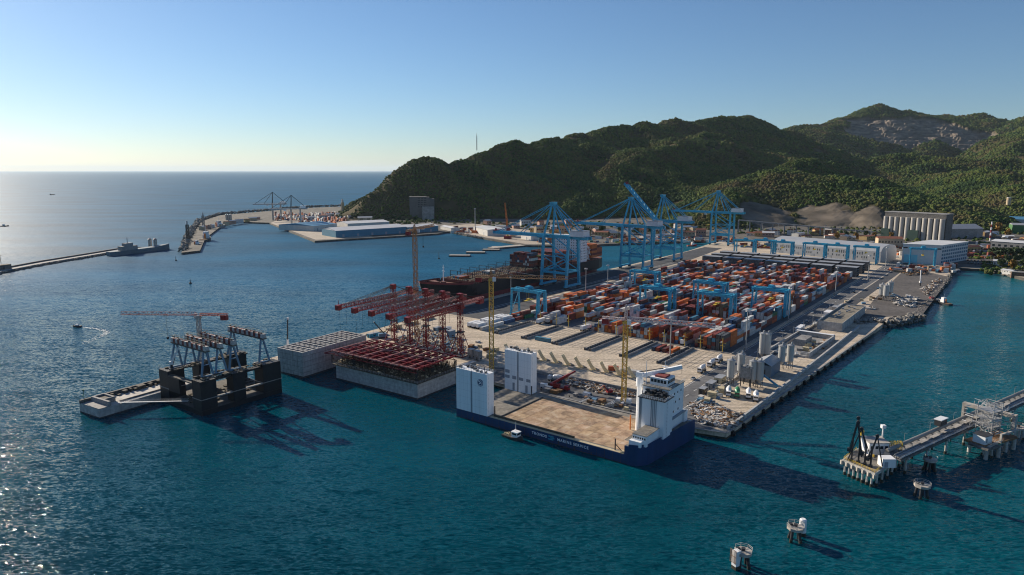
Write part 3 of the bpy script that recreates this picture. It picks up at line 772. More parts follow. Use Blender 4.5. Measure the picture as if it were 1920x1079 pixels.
# ---------------------------------------------------------------- yard gantry cranes
def gantry_proto():
    t = thing('yard_gantry_crane', 'x', 'gantry crane', (0,0,0), 0, 'blue gantry cranes over the container blocks')
    H = 22.0; S2 = 13.2; D = 5.5
    for sx in (-1,1):      # x: along the rail
        leg = MB(); leg.beam((sx*D,S2,1.6),(sx*D*.85,S2,H-1.5),1.2,1.4); leg.build('leg', M_BLUE, t)
        leg = MB(); leg.beam((sx*D,-S2,1.6),(sx*D*.8,-S2,H-1.5),2.2,2.0); leg.build('leg', M_BLUE, t)
        MB().box(sx*3.2-.7,sx*3.2+.7,-S2-1.6,S2+1.6,H-1.7,H+.5).build('girder', M_BLUE, t)
    for sy in (-1,1):
        MB().box(-D-1.6,D+1.6,sy*S2-.7,sy*S2+.7,.75,1.8).build('sill_beam', M_BLUE, t)
        w = MB()
        for x in (-D-.9,-D+.9,D-.9,D+.9): w.cyl((x,sy*S2-.4,.45),(x,sy*S2+.4,.45),.45,n=10)
        w.build('wheels', M_DARK, t)
        MB().box(-D-.3,D+.3,sy*S2-.5,sy*S2+.5,H-1.2,H+.3).build('end_tie', M_BLUE, t)
    br = MB(); br.beam((-D,S2,2),(D*.85,S2,H-3),.35); br.build('bracing', M_BLUE, t); br = MB(); br.beam((-D*.95,S2,9.5),(D*.93,S2,9.5),.35); br.build('cross_tie', M_BLUE, t)
    br = MB(); br.beam((-D,-S2,2),(D*.85,-S2,H-3),.35); br.build('bracing', M_BLUE, t)
    tr = MB().box(-3.9,3.9,-2.6,2.6,H+.6,H+1.1).box(-2.4,2.4,-1.6,1.8,H+1.1,H+3.0).cyl((-3,-1.8,H+1.9),(3,-1.8,H+1.9),.65,n=10).box(2.6,3.6,-2,2,H+1.1,H+2.2).build('trolley', M_BLUE, t)
    rl = MB()
    for k in range(9): rl.beam((-3.9+k*.98,-2.6,H+1.1),(-3.9+k*.98,-2.6,H+2.2),.06)
    rl.beam((-3.9,-2.6,H+2.2),(3.9,-2.6,H+2.2),.08); rl.build('railing', M_BLUE, tr)
    sp = MB().box(-6,6,-1.1,1.1,13.2,13.6).box(-1.5,1.5,-.9,.9,13.6,14.6)
    for x in (-1.2,1.2):
        for y in (-.8,.8): sp.beam((x,y,14.5),(x,y,H+.7),.07)
    sp.build('spreader', M_YEL, t)
    MB().box(-2.2,2.2,-S2-1.7,-S2-.2,2.0,5.2).build('electrical_house', M_GREYW, t)
    ld = MB()
    for k in range(14): ld.beam((D+.7,-S2-.5,2+k*1.35),(D+.7,-S2+.5,2+k*1.35),.1)
    ld.beam((D+.7,-S2-.5,1.8),(D+.5,-S2-.5,H),.1); ld.beam((D+.7,-S2+.5,1.8),(D+.5,-S2+.5,H),.1); ld.build('ladder', M_BLUED, t)
    return t
gp = gantry_proto()
GL = [(62,-94,'blue yard gantry crane beside the yellow lattice tower, nearest the ship bow'),(213,-66,'blue yard gantry crane just in front of the second quay crane'),(136,-16,'blue yard gantry crane over the middle container block'),
      (190,8,'blue yard gantry crane just behind the one over the third block from the road'),(139,33,'blue yard gantry crane over tall stacks, second nearest the port road'),(187,60,'blue yard gantry crane over the block beside the port road')]
for k, (a, b, lb) in enumerate(GL):
    if k == 0: gp.location = Y2(a,b,3.05); gp.rotation_euler = (0,0,YA); gp['label'] = lb
    else: dup(gp, Y2(a,b,3.05), YA, lb)
bk = [(570,-92),(586,-70),(578,-44),(583,-4),(580,24),(582,58)]
for k, (a, b) in enumerate(bk):
    dup(gp, Y2(a,b,3.05), YA, f'blue gantry crane parked before the long white shed, {ORD[k]} from left', 'gantry cranes parked at the far end of the yard')
dup(gp, G(1728,499,3.05), R(62), 'pale blue gantry crane standing before the office building')
# reefer racks at the far end: dark grey steel galleries
def rack_proto():
    t = thing('reefer_rack', 'x', 'steel rack', (0,0,0), 0, 'grey steel racks behind the containers')
    fr = MB()
    for x in range(0,13,2): 
        for y in (-11,0,11): fr.beam((x*1.0,y,0),(x*1.0,y,10.5),.3)
    fr.build('frame', M_DARK, t)
    for z in (2.6,5.2,7.8,10.4): MB().box(-.5,13,-11.5,11.5,z-.08,z+.08).build('gallery_deck', M_STEEL, t)
    sc = MB().box(-.55,-.4,-11.4,11.4,.2,10.2); sc.build('end_screen', M_CONCD, t)
    MB().box(12.9,13.05,-11.4,11.4,.2,10.2).build('end_screen', M_CONCD, t)
    return t
rp = rack_proto(); first = True
for i, bc in enumerate(BC):
    for j, a in enumerate((452,482,512)):
        lb = f'dark grey steel rack, {ORD[j]} rank behind the containers, {ORD[i]} from left'
        if first: rp.location = Y2(a,bc,3.05); rp.rotation_euler = (0,0,YA); rp['label'] = lb; first = False
        else: dup(rp, Y2(a,bc,3.05), YA, lb)
# ================================================================ SHIP-TO-SHORE CRANES
def sts_crane(label, a, b, boom_up=False, rz=YA):
    t = thing('quay_crane', label, 'quay crane', Y2(a,b,3.05), rz, 'blue ship-to-shore cranes')
    # local: x along the quay, +y towards the sea (left), legs at y=+15 (water) and -15 (land)
    Wd = 9.0; HB = 52.0; apex = 84.0
    lt = lambda nm, mb, m=M_BLUE, par=None: mb.build(nm, m, par or t)
    for sx in (-1,1):
        for y in (15,-15):
            lt('leg', MB().beam((sx*Wd*1.35,y,1.8),(sx*Wd*.95,y,HB),2.1,2.6))
        lt('portal_beam', MB().box(sx*Wd*1.25-.7,sx*Wd*1.25+.7,-15,15,15,17.2))
        d = MB()
        d.beam((sx*Wd*1.05,15,HB-2),(sx*Wd*1.15,-15,32),1.0); d.beam((sx*Wd*1.2,15,17),(sx*Wd*1.1,-15,32),1.0); d.beam((sx*Wd*1.15,15,32),(sx*Wd*1.2,-15,17.5),.7); d.beam((sx*Wd*1.12,15,32),(sx*Wd*1.12,-15,32),.8)
        lt('bracing', d)
    for y in (15,-15):
        lt('sill_beam', MB().box(-15,15,y-.9,y+.9,2.2,4.2))
        w = MB()
        for k in range(8):
            x = -13.5+k*1.5 if k < 4 else 9+(k-4)*1.5
            w.cyl((x,y-.4,.7),(x,y+.4,.7),.6,n=8)
        lt('bogies', w.box(-14.6,-8.2,y-.6,y+.6,1.0,2.2).box(8.2,14.6,y-.6,y+.6,1.0,2.2), M_DARK)
        lt('top_tie', MB().box(-Wd,Wd,y-.8,y+.8,HB-1.5,HB+.6))
        c = MB(); c.beam((-Wd*1.3,y,17),(Wd*1.3,y,17),1.1,1.6); lt('cross_beam', c)
    # trolley girder (land side, fixed) and boom (sea side)
    for sx in (-1,1):
        lt('trolley_girder', MB().box(sx*3.4-.9,sx*3.4+.9,-34,16.5,HB-2.4,HB+.6))
    # A-frame
    af = MB()
    for sx in (-1,1):
        af.beam((sx*Wd*.9,15,HB),(sx*2.6,9,apex),1.5,1.6)
        af.beam((sx*Wd*.9,-6,HB+.5),(sx*2.4,8,apex-1),.9,1.0)
    lt('a_frame', af)
    hd = lt('apex_head', MB().box(-3.6,3.6,7,11.5,apex-1.2,apex+1.4).box(-4.4,4.4,6.4,12.2,apex+1.4,apex+1.6))
    r = MB()
    for k in range(9): r.beam((-4.4+k*1.1,6.4,apex+1.6),(-4.4+k*1.1,6.4,apex+2.8),.08); r.beam((-4.4+k*1.1,12.2,apex+1.6),(-4.4+k*1.1,12.2,apex+2.8),.08)
    r.cyl((0,9,apex+1.6),(0,9,apex+4.2),.18,n=6); lt('mast_railing', r, M_RED, hd)
    bs = MB()
    for sx in (-1,1): bs.beam((sx*2.6,8.5,apex),(sx*3.4,-30,HB+1),.7,.7); bs.beam((sx*2.6,8.5,apex),(sx*3.4,-14,HB+1),.6,.6)
    lt('backstay', bs)
    # boom
    BL = 68.0
    bm = MB()
    for sx in (-1,1): bm.box(sx*3.4-.8,sx*3.4+.8,0,BL,-1.5,1.4)
    for k in range(10): bm.box(-3.4,3.4,3+k*7,3.5+k*7,.4,1.0)
    for k in range(9): bm.beam((-3.4,3+k*7,.7),(3.4,10+k*7,.7),.3)
    bm.box(-4.2,4.2,BL-2.5,BL+.4,-.6,1.6)
    o = bm.build('boom', M_BLUE, t); o.location = (0,16.6,HB-.5)
    tipm = MB().box(-3.8,3.8,BL-3,BL+.6,1.6,2.2).box(-.8,.8,BL-1.4,BL,2.2,4.0).build('boom_tip', M_RED, o)
    if boom_up:
        o.rotation_euler = (R(45),0,0)
    else:
        fs = MB()
        for sx in (-1,1):
            fs.beam((sx*2.6,10,apex),(sx*3.4,16.6+62,HB+.8),.55,.55); fs.beam((sx*2.6,10,apex),(sx*3.4,16.6+32,HB+.8),.5,.5)
        lt('forestay', fs)
    # machinery house, cab, trolley
    mh = lt('machinery_house', MB().prism([(-6,-30),(6,-30),(6,-15),(-6,-15)], HB+1.2, HB+6.0).box(-6.6,6.6,-31,-14,HB+.7,HB+1.2), M_GREYW)
    lt('house_roof', MB().box(-6.2,6.2,-30.2,-14.8,HB+6.0,HB+6.5).box(-2,2,-24,-20,HB+6.5,HB+7.6), M_STEEL, mh)
    yc = 24 if not boom_up else -4
    lt('trolley', MB().box(-4,4,yc-3,yc+3,HB-2.9,HB-2.0).box(-3,3,yc-2,yc+2,HB-2.0,HB-1.4), M_BLUED)
    lt('cab', MB().box(-1.4,1.4,yc+3.2,yc+6.2,HB-5.2,HB-2.4), M_GREYW)
    sp = MB().box(-6.1,6.1,yc-1.2,yc+1.2,30,30.6)
    for x in (-3,3):
        for y in (-1,1): sp.beam((x,yc+y,30.5),(x,yc+y,HB-2.5),.1)
    lt('spreader', sp, M_YEL)
    wk = MB()
    for sx in (-1,1):
        wk.box(sx*4.6-.4,sx*4.6+.4,-34,16,HB+.6,HB+.7)
        for k in range(17): wk.beam((sx*5,-33+k*3,HB+.7),(sx*5,-33+k*3,HB+1.7),.07)
        wk.beam((sx*5,-34,HB+1.7),(sx*5,16,HB+1.7),.08)
    lt('walkway', wk, M_BLUED)
    st = MB()
    for k in range(7):
        z = 4+k*6.5; st.box(Wd+1.9,Wd+3.2,-16.6,-13.4,z,z+.15); st.beam((Wd+2.5,-16.4 if k % 2 else -13.6,z),(Wd+2.5,-13.6 if k % 2 else -16.4,z+6.5),.7,.15)
    lt('stair_tower', st, M_BLUED)
    return t
sts_crane('blue quay crane over the ship bow stacks, nearest of the four', 198, -153)
sts_crane('blue quay crane with lowered boom, just left of the raised boom', 364, -153)
sts_crane('blue quay crane with its boom raised steeply', 462, -158, boom_up=True)
sts_crane('blue quay crane farthest inland, against the hillside rock cuts', 690, -170)

# ================================================================ CONTAINER SHIP
M_HULL = mat('ship_black', (0.012,0.013,0.017), 0.5, 0.25, 0.1, streak=1)
M_BOOT = mat('ship_red_boot', (0.15,0.022,0.025), 0.6, 0.25, 0.1)
M_DECKR = mat('ship_deck_red', (0.16,0.06,0.045), 0.75, 0.3, 0.2, fine=0.8)
def ship():
    L = 292.0; B = 42.0
    t = thing('container_ship', 'black and red container ship moored at the quay below the blue cranes', 'ship', Y2(48+L/2,-195,0), YA)
    # hull stations from stern (+x) to bow (-x)
    def ring(x, hw, z0, z1, zs):
        return None
    st = []
    N = 26
    def half(x, z):          # half breadth at distance x from bow, height z
        f = max(0.0, min(1.0, z/20.0))
        ent = 60 - 24*f
        fw = min(1.0, max(0.0, (x+9*f)/ent))**0.62
        af = min(1.0, max(0.0, (L-x)/30.0))**0.35 if z > 6 else min(1.0, max(0.0, (L-x)/60.0))**0.6
        return B/2*fw*max(af, 0.05)
    def shell(z0, z1, nz, name, m):
        mb = MB(); xs = [-9 + (L+9)*(k/40.0)**1.25 for k in range(41)]
        zs = [z0+(z1-z0)*k/nz for k in range(nz+1)]
        def shz(x, z):      # sheer: bow rises
            return z + (max(0, (45-x))/54)**1.6*5.0*(z/18.0) if z > 6 else z
        for sgn in (1,-1):
            for i in range(40):
                for j in range(nz):
                    q = []
                    for (xx, zz) in ((xs[i],zs[j]),(xs[i+1],zs[j]),(xs[i+1],zs[j+1]),(xs[i],zs[j+1])):
                        f = zz/20.0; xb = max(xx, -9*f)
                        q.append((xb-L/2, sgn*half(xb, zz), shz(xb, zz)))
                    mb.quad(*(q if sgn < 0 else q[::-1]))
        # transom
        for j in range(nz):
            q = [(L/2,-half(L-.01,zs[j]),zs[j]),(L/2,half(L-.01,zs[j]),zs[j]),(L/2,half(L-.01,zs[j+1]),zs[j+1]),(L/2,-half(L-.01,zs[j+1]),zs[j+1])]
            mb.quad(*q)
        return mb.build(name, m, t, smooth=False)
    shell(-2, 7, 4, 'boot_topping', M_BOOT)
    shell(7, 18, 4, 'hull', M_HULL)
    dk = MB(); xs = [-8 + (L+8)*(k/40.0)**1.25 for k in range(41)]
    for i in range(40):
        a, b = half(xs[i],17.6), half(xs[i+1],17.6)
        za = 17.2+(max(0,45-xs[i])/54)**1.6*5*0.95; zb = 17.2+(max(0,45-xs[i+1])/54)**1.6*5*0.95
        dk.quad((xs[i]-L/2,-a,za),(xs[i+1]-L/2,-b,zb),(xs[i+1]-L/2,b,zb),(xs[i]-L/2,a,za))
    dk.build('deck', M_DECKR, t)
    # hatch covers
    for k in range(15):
        x = 38+k*14.2
        if 222 < x < 250: continue
        w = min(half(x,17),half(x+12,17))-2.4
        h = MB().box(x-L/2,x+12.6-L/2,-w,w,18,20.0)
        for j in range(9): h.box(x-L/2+.6+j*1.35, x-L/2+.9+j*1.35, -w-.3, w+.3, 20.0, 20.45)
        h.build('hatch_cover', M_DECKR, t)
        lb = MB()
        for y in (-w,-w/2,0,w/2,w): lb.beam((x+13.3-L/2,y,18),(x+13.3-L/2,y,26 if x < 180 else 30),.45)
        for z in (22,26): lb.box(x+12.9-L/2,x+13.7-L/2,-w,w,z-.15,z+.15)
        lb.build('lashing_bridge', M_DARK, t)
    cg = MB(); r3 = random.Random(14)
    for k in range(11):
        x = 38+k*14.2; w = min(half(x,17),half(x+12,17))-2.6
        for j in range(int(w*2/2.5)):
            for q in (.6,6.3,12.0):
                if r3.random() < .8: cg.cbox((x+q-L/2,-w+1.2+j*2.5,20.75),(.8,1.3,.7))
    o = cg.build('container_sockets', M_BEIGE, t); o['kind'] = 'stuff'
    rl = MB()
    for k in range(90):
        x = 2+k*3.2
        for sg in (-1,1): rl.beam((x-L/2,sg*(half(x,18)-.3),17.6+(max(0,45-x)/54)**1.6*4.8),(x-L/2,sg*(half(x,18)-.3),19+(max(0,45-x)/54)**1.6*4.8),.12)
    o = rl.build('deck_railing', M_STEEL, t); o['kind'] = 'stuff'
    # foremast and forecastle gear
    fm = MB().cyl((22-L/2,0,20),(22-L/2,0,36),.5,.25,8).box(21.4-L/2,22.6-L/2,-1.6,1.6,30,30.5).box(21.5-L/2,22.5-L/2,-1,1,33,33.4)
    fm.build('foremast', M_WHITE, t)
    gg = MB().box(8-L/2,12-L/2,-5,5,21,22.6).box(14-L/2,18-L/2,-7,-4,20,22).box(14-L/2,18-L/2,4,7,20,22)
    for k in range(12): gg.cyl((5+k*2.2-L/2,(-1)**k*half(5+k*2.2,18)*.8,20),(5+k*2.2-L/2,(-1)**k*half(5+k*2.2,18)*.8,21.6),.35,n=6)
    gg.build('deck_gear', M_DECKR, t)
    bw = MB()
    for k in range(16):
        x0, x1 = -8.6+k*3.0, -5.6+k*3.0
        for sg in (-1,1):
            za = 18+(max(0,45-x0)/54)**1.6*5; zb = 18+(max(0,45-x1)/54)**1.6*5
            bw.quad((x0-L/2,sg*half(x0,18),za),(x1-L/2,sg*half(x1,18),zb),(x1-L/2,sg*half(x1,18),zb+1.8),(x0-L/2,sg*half(x0,18),za+1.8))
    bw.build('bulwark', M_BOOT, t)
    # superstructure
    X0 = 226-L/2
    ac = MB().box(X0,X0+13,-19,19,18,44).box(X0+1,X0+11,-22.5,22.5,44,47.4).build('accommodation_block', M_WHITE, t)
    for lev in range(8):
        z = 21+lev*3
        for sx, x in ((-1,X0-.06),(1,X0+13.06)):
            w = MB()
            for k in range(11): w.box(x-.05,x+.05,-16.5+k*3.2,-15.5+k*3.2,z,z+1.0)
            w.build('window_row', M_GLASS, ac)
        w = MB()
        for k in range(4): w.box(X0+1.5+k*3,X0+2.5+k*3,-19.08,-18.98,z,z+1.0)
        w.build('window_row', M_GLASS, ac)
    MB().box(X0+.9,X0+11.1,-20,20,45.2,46.5).build('bridge_window', M_GLASS, ac)
    MB().box(X0+2,X0+10,-8,8,47.4,48).cyl((X0+6,0,48),(X0+6,0,56),.4,.2,8).box(X0+5.6,X0+6.4,-3,3,52,52.4).box(X0+5.7,X0+6.3,-1.6,1.6,54.4,54.8).build('radar_mast', M_WHITE, t)
    MB().box(X0+17,X0+26,-8,8,18,42).box(X0+18.5,X0+22,-3,3,42,46).build('funnel', M_WHITE, t)
    nets = MB()
    for k in range(60):
        rx = random.uniform(X0+13.5,X0+17); nets.beam((rx,random.uniform(-21,-10),random.uniform(19,36)),(rx+random.uniform(0,4),random.uniform(-21,-10),random.uniform(19,36)),.4)
    nets.build('stair_galleries', M_WHITE, t)
    return t, L
shp, SL = ship()
# deck cargo: the nearest containers one by one, the rest as one mass
ship_cells = []
STOW = [(-2,11,6,31,'ahead of midships',[0,2,1,8,0,2,5]),(12.5,13,3,32,'in the low midship bay',[0,1,2,2]),(27,13,4,33,'two bays before the bridge',[0,2,1]),(41,14,5,34,'in the third stack from midships',[0,2,0,1]),(55,14,5,35,'right before the bridge block',[0,2,1]),
        (112,14,6,36,'right behind the bridge',[3,3,3,4,0]),(126,13,5,37,'nearest the stern',[3,4,0,2]),(-100,4,1,38,'on the fore deck',[4,9]),(-60,3,1,39,'on an open hatch',[5,6])]
TW = ['first','second','third','fourth','fifth','sixth','seventh']
for x0, rows, tiers, sd_, lab, pal in STOW:
    rr = random.Random(sd_)
    for r in range(rows):
        h = max(1, tiers + rr.choice([-1,0,0,0]))
        for tt in range(h):
            ci = rr.choice(pal); y = -(r-(rows-1)/2)*2.5
            ship_cells.append((x0, r, tt, ci, y, lab, (r == 0 or (tt == h-1 and r < 7)), h))
one = [c for c in ship_cells if c[6]][:95]
keyset = set((c[0],c[1],c[2]) for c in one)
smass = MB(); scol = []
for x0, r, tt, ci, y, lab, ex, h in ship_cells:
    a = 48+SL/2+x0; b = -195+(-y)*-1
    b = -195 - y
    if (x0,r,tt) in keyset:
        o = bpy.data.objects.new('shipping_container', ME40); COL.objects.link(o)
        o.location = Y2(a,b,20.5+tt*2.6); o.rotation_euler = (0,0,YA); o.color = (*PAL[ci][0],1)
        tag(o, f'{PAL[ci][1]} container on the ship, {lab}, {TW[tt]} tier, {ORD[r]} row', 'container', 'containers on the ship deck')
    else:
        c = Y2(a,b); dx = Vector((_ca,_sa,0))*6.09; dy = Vector((_sa,-_ca,0))*1.22; i = len(smass.v)
        for z in (20.5+tt*2.6, 20.5+tt*2.6+2.55):
            for sx, sy in ((-1,1),(1,1),(1,-1),(-1,-1)):
                q = c+dx*sx+dy*sy; smass.v.append((q.x,q.y,z))
        smass.f += [(i,i+3,i+2,i+1),(i+4,i+5,i+6,i+7),(i,i+1,i+5,i+4),(i+1,i+2,i+6,i+5),(i+2,i+3,i+7,i+6),(i+3,i,i+4,i+7)]
        scol += [(*PAL[ci][0],1)]*8
so = smass.build('ship_cargo', M_CONTS, kind='stuff', label='closely stowed red and orange containers inside the ship stacks', cat='containers')
ca_ = so.data.color_attributes.new('Col', 'FLOAT_COLOR', 'POINT'); ca_.data.foreach_set('color', np.array(scol, np.float32).ravel())
# ================================================================ CAISSONS, DOCK AND TOWER CRANES
def frame_at(x, y, ang):
    """returns (location, rotation) so that local x points along ang degrees"""
    return Vector((x,y,0)), R(ang)
M_CAIS = mat('caisson_concrete', (0.40,0.395,0.385), 0.85, 0.14, 0.25, fine=0.5, streak=1)
M_CAISB = mat('caisson_concrete_warm', (0.40,0.37,0.33), 0.85, 0.14, 0.25, fine=0.5, streak=1)
M_REBAR = mat('rusty_rebar', (0.045,0.038,0.032), 0.9, 0.4, 0.8, col2=(0.16,0.13,0.09), fine=1.5)
M_PINK = mat('pale_red_walkway', (0.42,0.19,0.17), 0.6, 0.2, 0.5)
M_TIMBER = mat('timber_edge', (0.10,0.085,0.065), 0.9, 0.3, 0.6, fine=1.5)
M_REDD = mat('formwork_dark_red', (0.20,0.012,0.020), 0.6, 0.25, 0.3, fine=0.8)
# -- finished caisson (cells open on top)
def caisson_a():
    t = thing('concrete_caisson', 'finished grey concrete caisson with a grid of open cells on top', 'caisson', (-122,385,0), R(57.5))
    Lx, Wy, Ht = 52, 22, 15.5       # local x along 57.5 deg, y to the left
    nx, ny = 12, 5; wall = .7
    mb = MB()
    mb.box(0,Lx,0,.8,-3,Ht).box(0,Lx,Wy-.8,Wy,-3,Ht).box(0,.8,.8,Wy-.8,-3,Ht).box(Lx-.8,Lx,.8,Wy-.8,-3,Ht)
    mb.build('outer_wall', M_CAIS, t)
    for k in range(1,nx): MB().box(k*Lx/nx-wall/2,k*Lx/nx+wall/2,.8,Wy-.8,2,Ht-.12).build('cross_wall', M_CAIS, t)
    for k in range(1,ny):
        y = k*Wy/ny; MB().box(.8,Lx-.8,y-wall/2,y+wall/2,2,Ht-.06).build('long_wall', M_CAIS, t)
    MB().box(.8,Lx-.8,.8,Wy-.8,Ht-4.2,Ht-4).build('cell_cover', M_CONCD, t)
    jl = MB()
    for z in (3.2,6.4,9.6,12.8):
        jl.box(-.03,Lx+.03,-.03,0,z,z+.12); jl.box(-.03,0,-.03,Wy,z,z+.12)
    for k in range(1,9): jl.box(k*Lx/9,k*Lx/9+.1,-.03,0,0,Ht)
    for k in range(1,5): jl.box(-.03,0,k*Wy/5,k*Wy/5+.1,0,Ht)
    jl.build('pour_joints', M_CONCD, t)
    MB().box(0,Lx,-.04,0,-.5,1.0).box(-.04,0,-.04,Wy,-.5,1.0).build('tide_band', M_DARK, t)
    return t
caisson_a()
# -- caisson under construction, with slip-form hanging over it
CB = (-50.0, 347.0); CBA = 145.0; LB_, WB_ = 64.0, 31.5
def caisson_b():
    t = thing('concrete_caisson', 'low grey caisson under construction below the red slipform', 'caisson', (*CB,0), R(CBA-90))
    # local x along 55 deg (right face), local y along 145 deg (left face)
    mb = MB().box(0,WB_,0,LB_,-3,9.0); mb.build('body', M_CAIS, t)
    jl = MB()
    for z in (2.2,4.4,6.6):
        jl.box(-.03,0,-.03,LB_,z,z+.10); jl.box(0,WB_,-.03,0,z,z+.10)
    for k in range(1,13): jl.box(-.03,0,k*LB_/13,k*LB_/13+.08,0,9)
    for k in range(1,7): jl.box(k*WB_/7,k*WB_/7+.08,-.03,0,0,9)
    jl.build('pour_joints', M_CONCG, t)
    MB().box(-.04,0,-.04,LB_,-.5,.8).box(0,WB_,-.04,0,-.5,.8).build('tide_band', M_DARK, t)
    MB().box(-1.6,WB_+1.4,-1.6,LB_+1.2,9.0,9.5).build('work_platform', M_TIMBER, t)
    rl = MB()
    for k in range(33):
        y = -1.5+k*2.05; rl.beam((-1.5,y,9.5),(-1.5,y,10.7),.08)
    for k in range(17):
        x = -1.5+k*2.05; rl.beam((x,-1.5,9.5),(x,-1.5,10.7),.08)
    for z in (10.1,10.7): rl.beam((-1.5,-1.5,z),(-1.5,LB_+1,z),.07); rl.beam((-1.5,-1.5,z),(WB_+1,-1.5,z),.07)
    rl.build('guard_rail', M_STEEL, t)
    # reinforcement forest
    rb = MB(); rr = random.Random(3)
    for k in range(3400):
        x = rr.uniform(0,WB_); y = rr.uniform(0,LB_)
        if rr.random() < .5: x = round(x/(WB_/7))*(WB_/7)+rr.uniform(-.6,.6)
        else: y = round(y/(LB_/13))*(LB_/13)+rr.uniform(-.6,.6)
        h = rr.uniform(1.2,4.6)
        rb.beam((x,y,9.4),(x+rr.uniform(-.3,.3),y+rr.uniform(-.3,.3),9.4+h),.16)
        if k % 4 == 0: rb.beam((x-2,y,9.6+h*.6),(x+2,y+rr.uniform(-.5,.5),9.6+h*.6),.14)
    o = rb.build('reinforcement_bars', M_REBAR, t); o['kind'] = 'stuff'
    cl = MB()
    for k in range(420):
        x = rr.uniform(-1,WB_); y = rr.uniform(-1,LB_); s_ = rr.uniform(.3,1.1)
        cl.cbox((x,y,9.6+rr.uniform(.1,2.6)),(s_*rr.uniform(.6,2.4),s_,rr.uniform(.2,.5)))
    o = cl.build('formwork_clutter', M_BEIGE, t); o['kind'] = 'stuff'
    return t
caisson_b()
def slipform():
    z = 16.6
    t = thing('slipform_frame', 'dark red slipform grid held above the low caisson', 'formwork', (*CB,0), R(CBA-90))
    nx, ny = 5, 11; x0, x1, y0, y1 = .5, WB_+1, 1.0, LB_+3
    for i in range(nx):
        for j in range(ny):
            xa, xb = x0+(x1-x0)*i/nx, x0+(x1-x0)*(i+1)/nx; ya, yb = y0+(y1-y0)*j/ny, y0+(y1-y0)*(j+1)/ny
            mb = MB().box(xa+.5,xb-.5,ya+.5,ya+2.6,z-.9,z-.5).box(xa+.5,xb-.5,yb-1.6,yb-.5,z-.9,z-.5).box(xa+.5,xa+1.8,ya+2.6,yb-1.6,z-.9,z-.5)
            mb.build('grid_panel', M_REDD, t)
    for i in range(nx+1):
        x = x0+(x1-x0)*i/nx; MB().box(x-.22,x+.22,y0-1,y1+1,z-.5,z+.2).build('long_beam', M_PINK if i in (0,3) else M_RED, t)
    for j in range(ny+1):
        y = y0+(y1-y0)*j/ny; MB().box(x0-1,x1+1,y-.22,y+.22,z-.4,z+.35).build('cross_beam', M_PINK if j % 2 else M_RED, t)
    tr = MB()
    for i in range(nx+1):
        x = x0+(x1-x0)*i/nx
        for j in range(ny):
            ya, yb = y0+(y1-y0)*j/ny, y0+(y1-y0)*(j+1)/ny
            tr.beam((x,ya,z-2.4),(x,(ya+yb)/2,z-.5),.2); tr.beam((x,(ya+yb)/2,z-.5),(x,yb,z-2.4),.2)
        tr.beam((x,y0,z-2.4),(x,y1,z-2.4),.3)
    tr.build('under_truss', M_REDD, t)
    for i in (0,2,5):
        for j in (0,4,8,11):
            x = x0+(x1-x0)*i/nx; y = y0+(y1-y0)*j/ny
            MB().lattice((x,y,9.4),(x,y,z-2.4),1.0,bay=1.4,t=.14).build('support_tower', M_DARK, t)
    br = MB(); 
    for x in (2,9,16): br.beam((x,y1,z-.3),(x,y1+9,z-3.2),.5); br.beam((x,y1,z-2.4),(x,y1+9,z-3.4),.4)
    br.beam((2,y1+9,z-3.3),(16,y1+9,z-3.3),.5); br.build('side_bracket', M_REDD, t)
    rl = MB()
    for k in range(36): rl.beam((x0-1,y0+k*1.85,z),(x0-1,y0+k*1.85,z+1.2),.07)
    rl.beam((x0-1,y0,z+1.2),(x0-1,y1,z+1.2),.08); rl.build('guard_rail', M_PINK, t)
    return t
slipform()
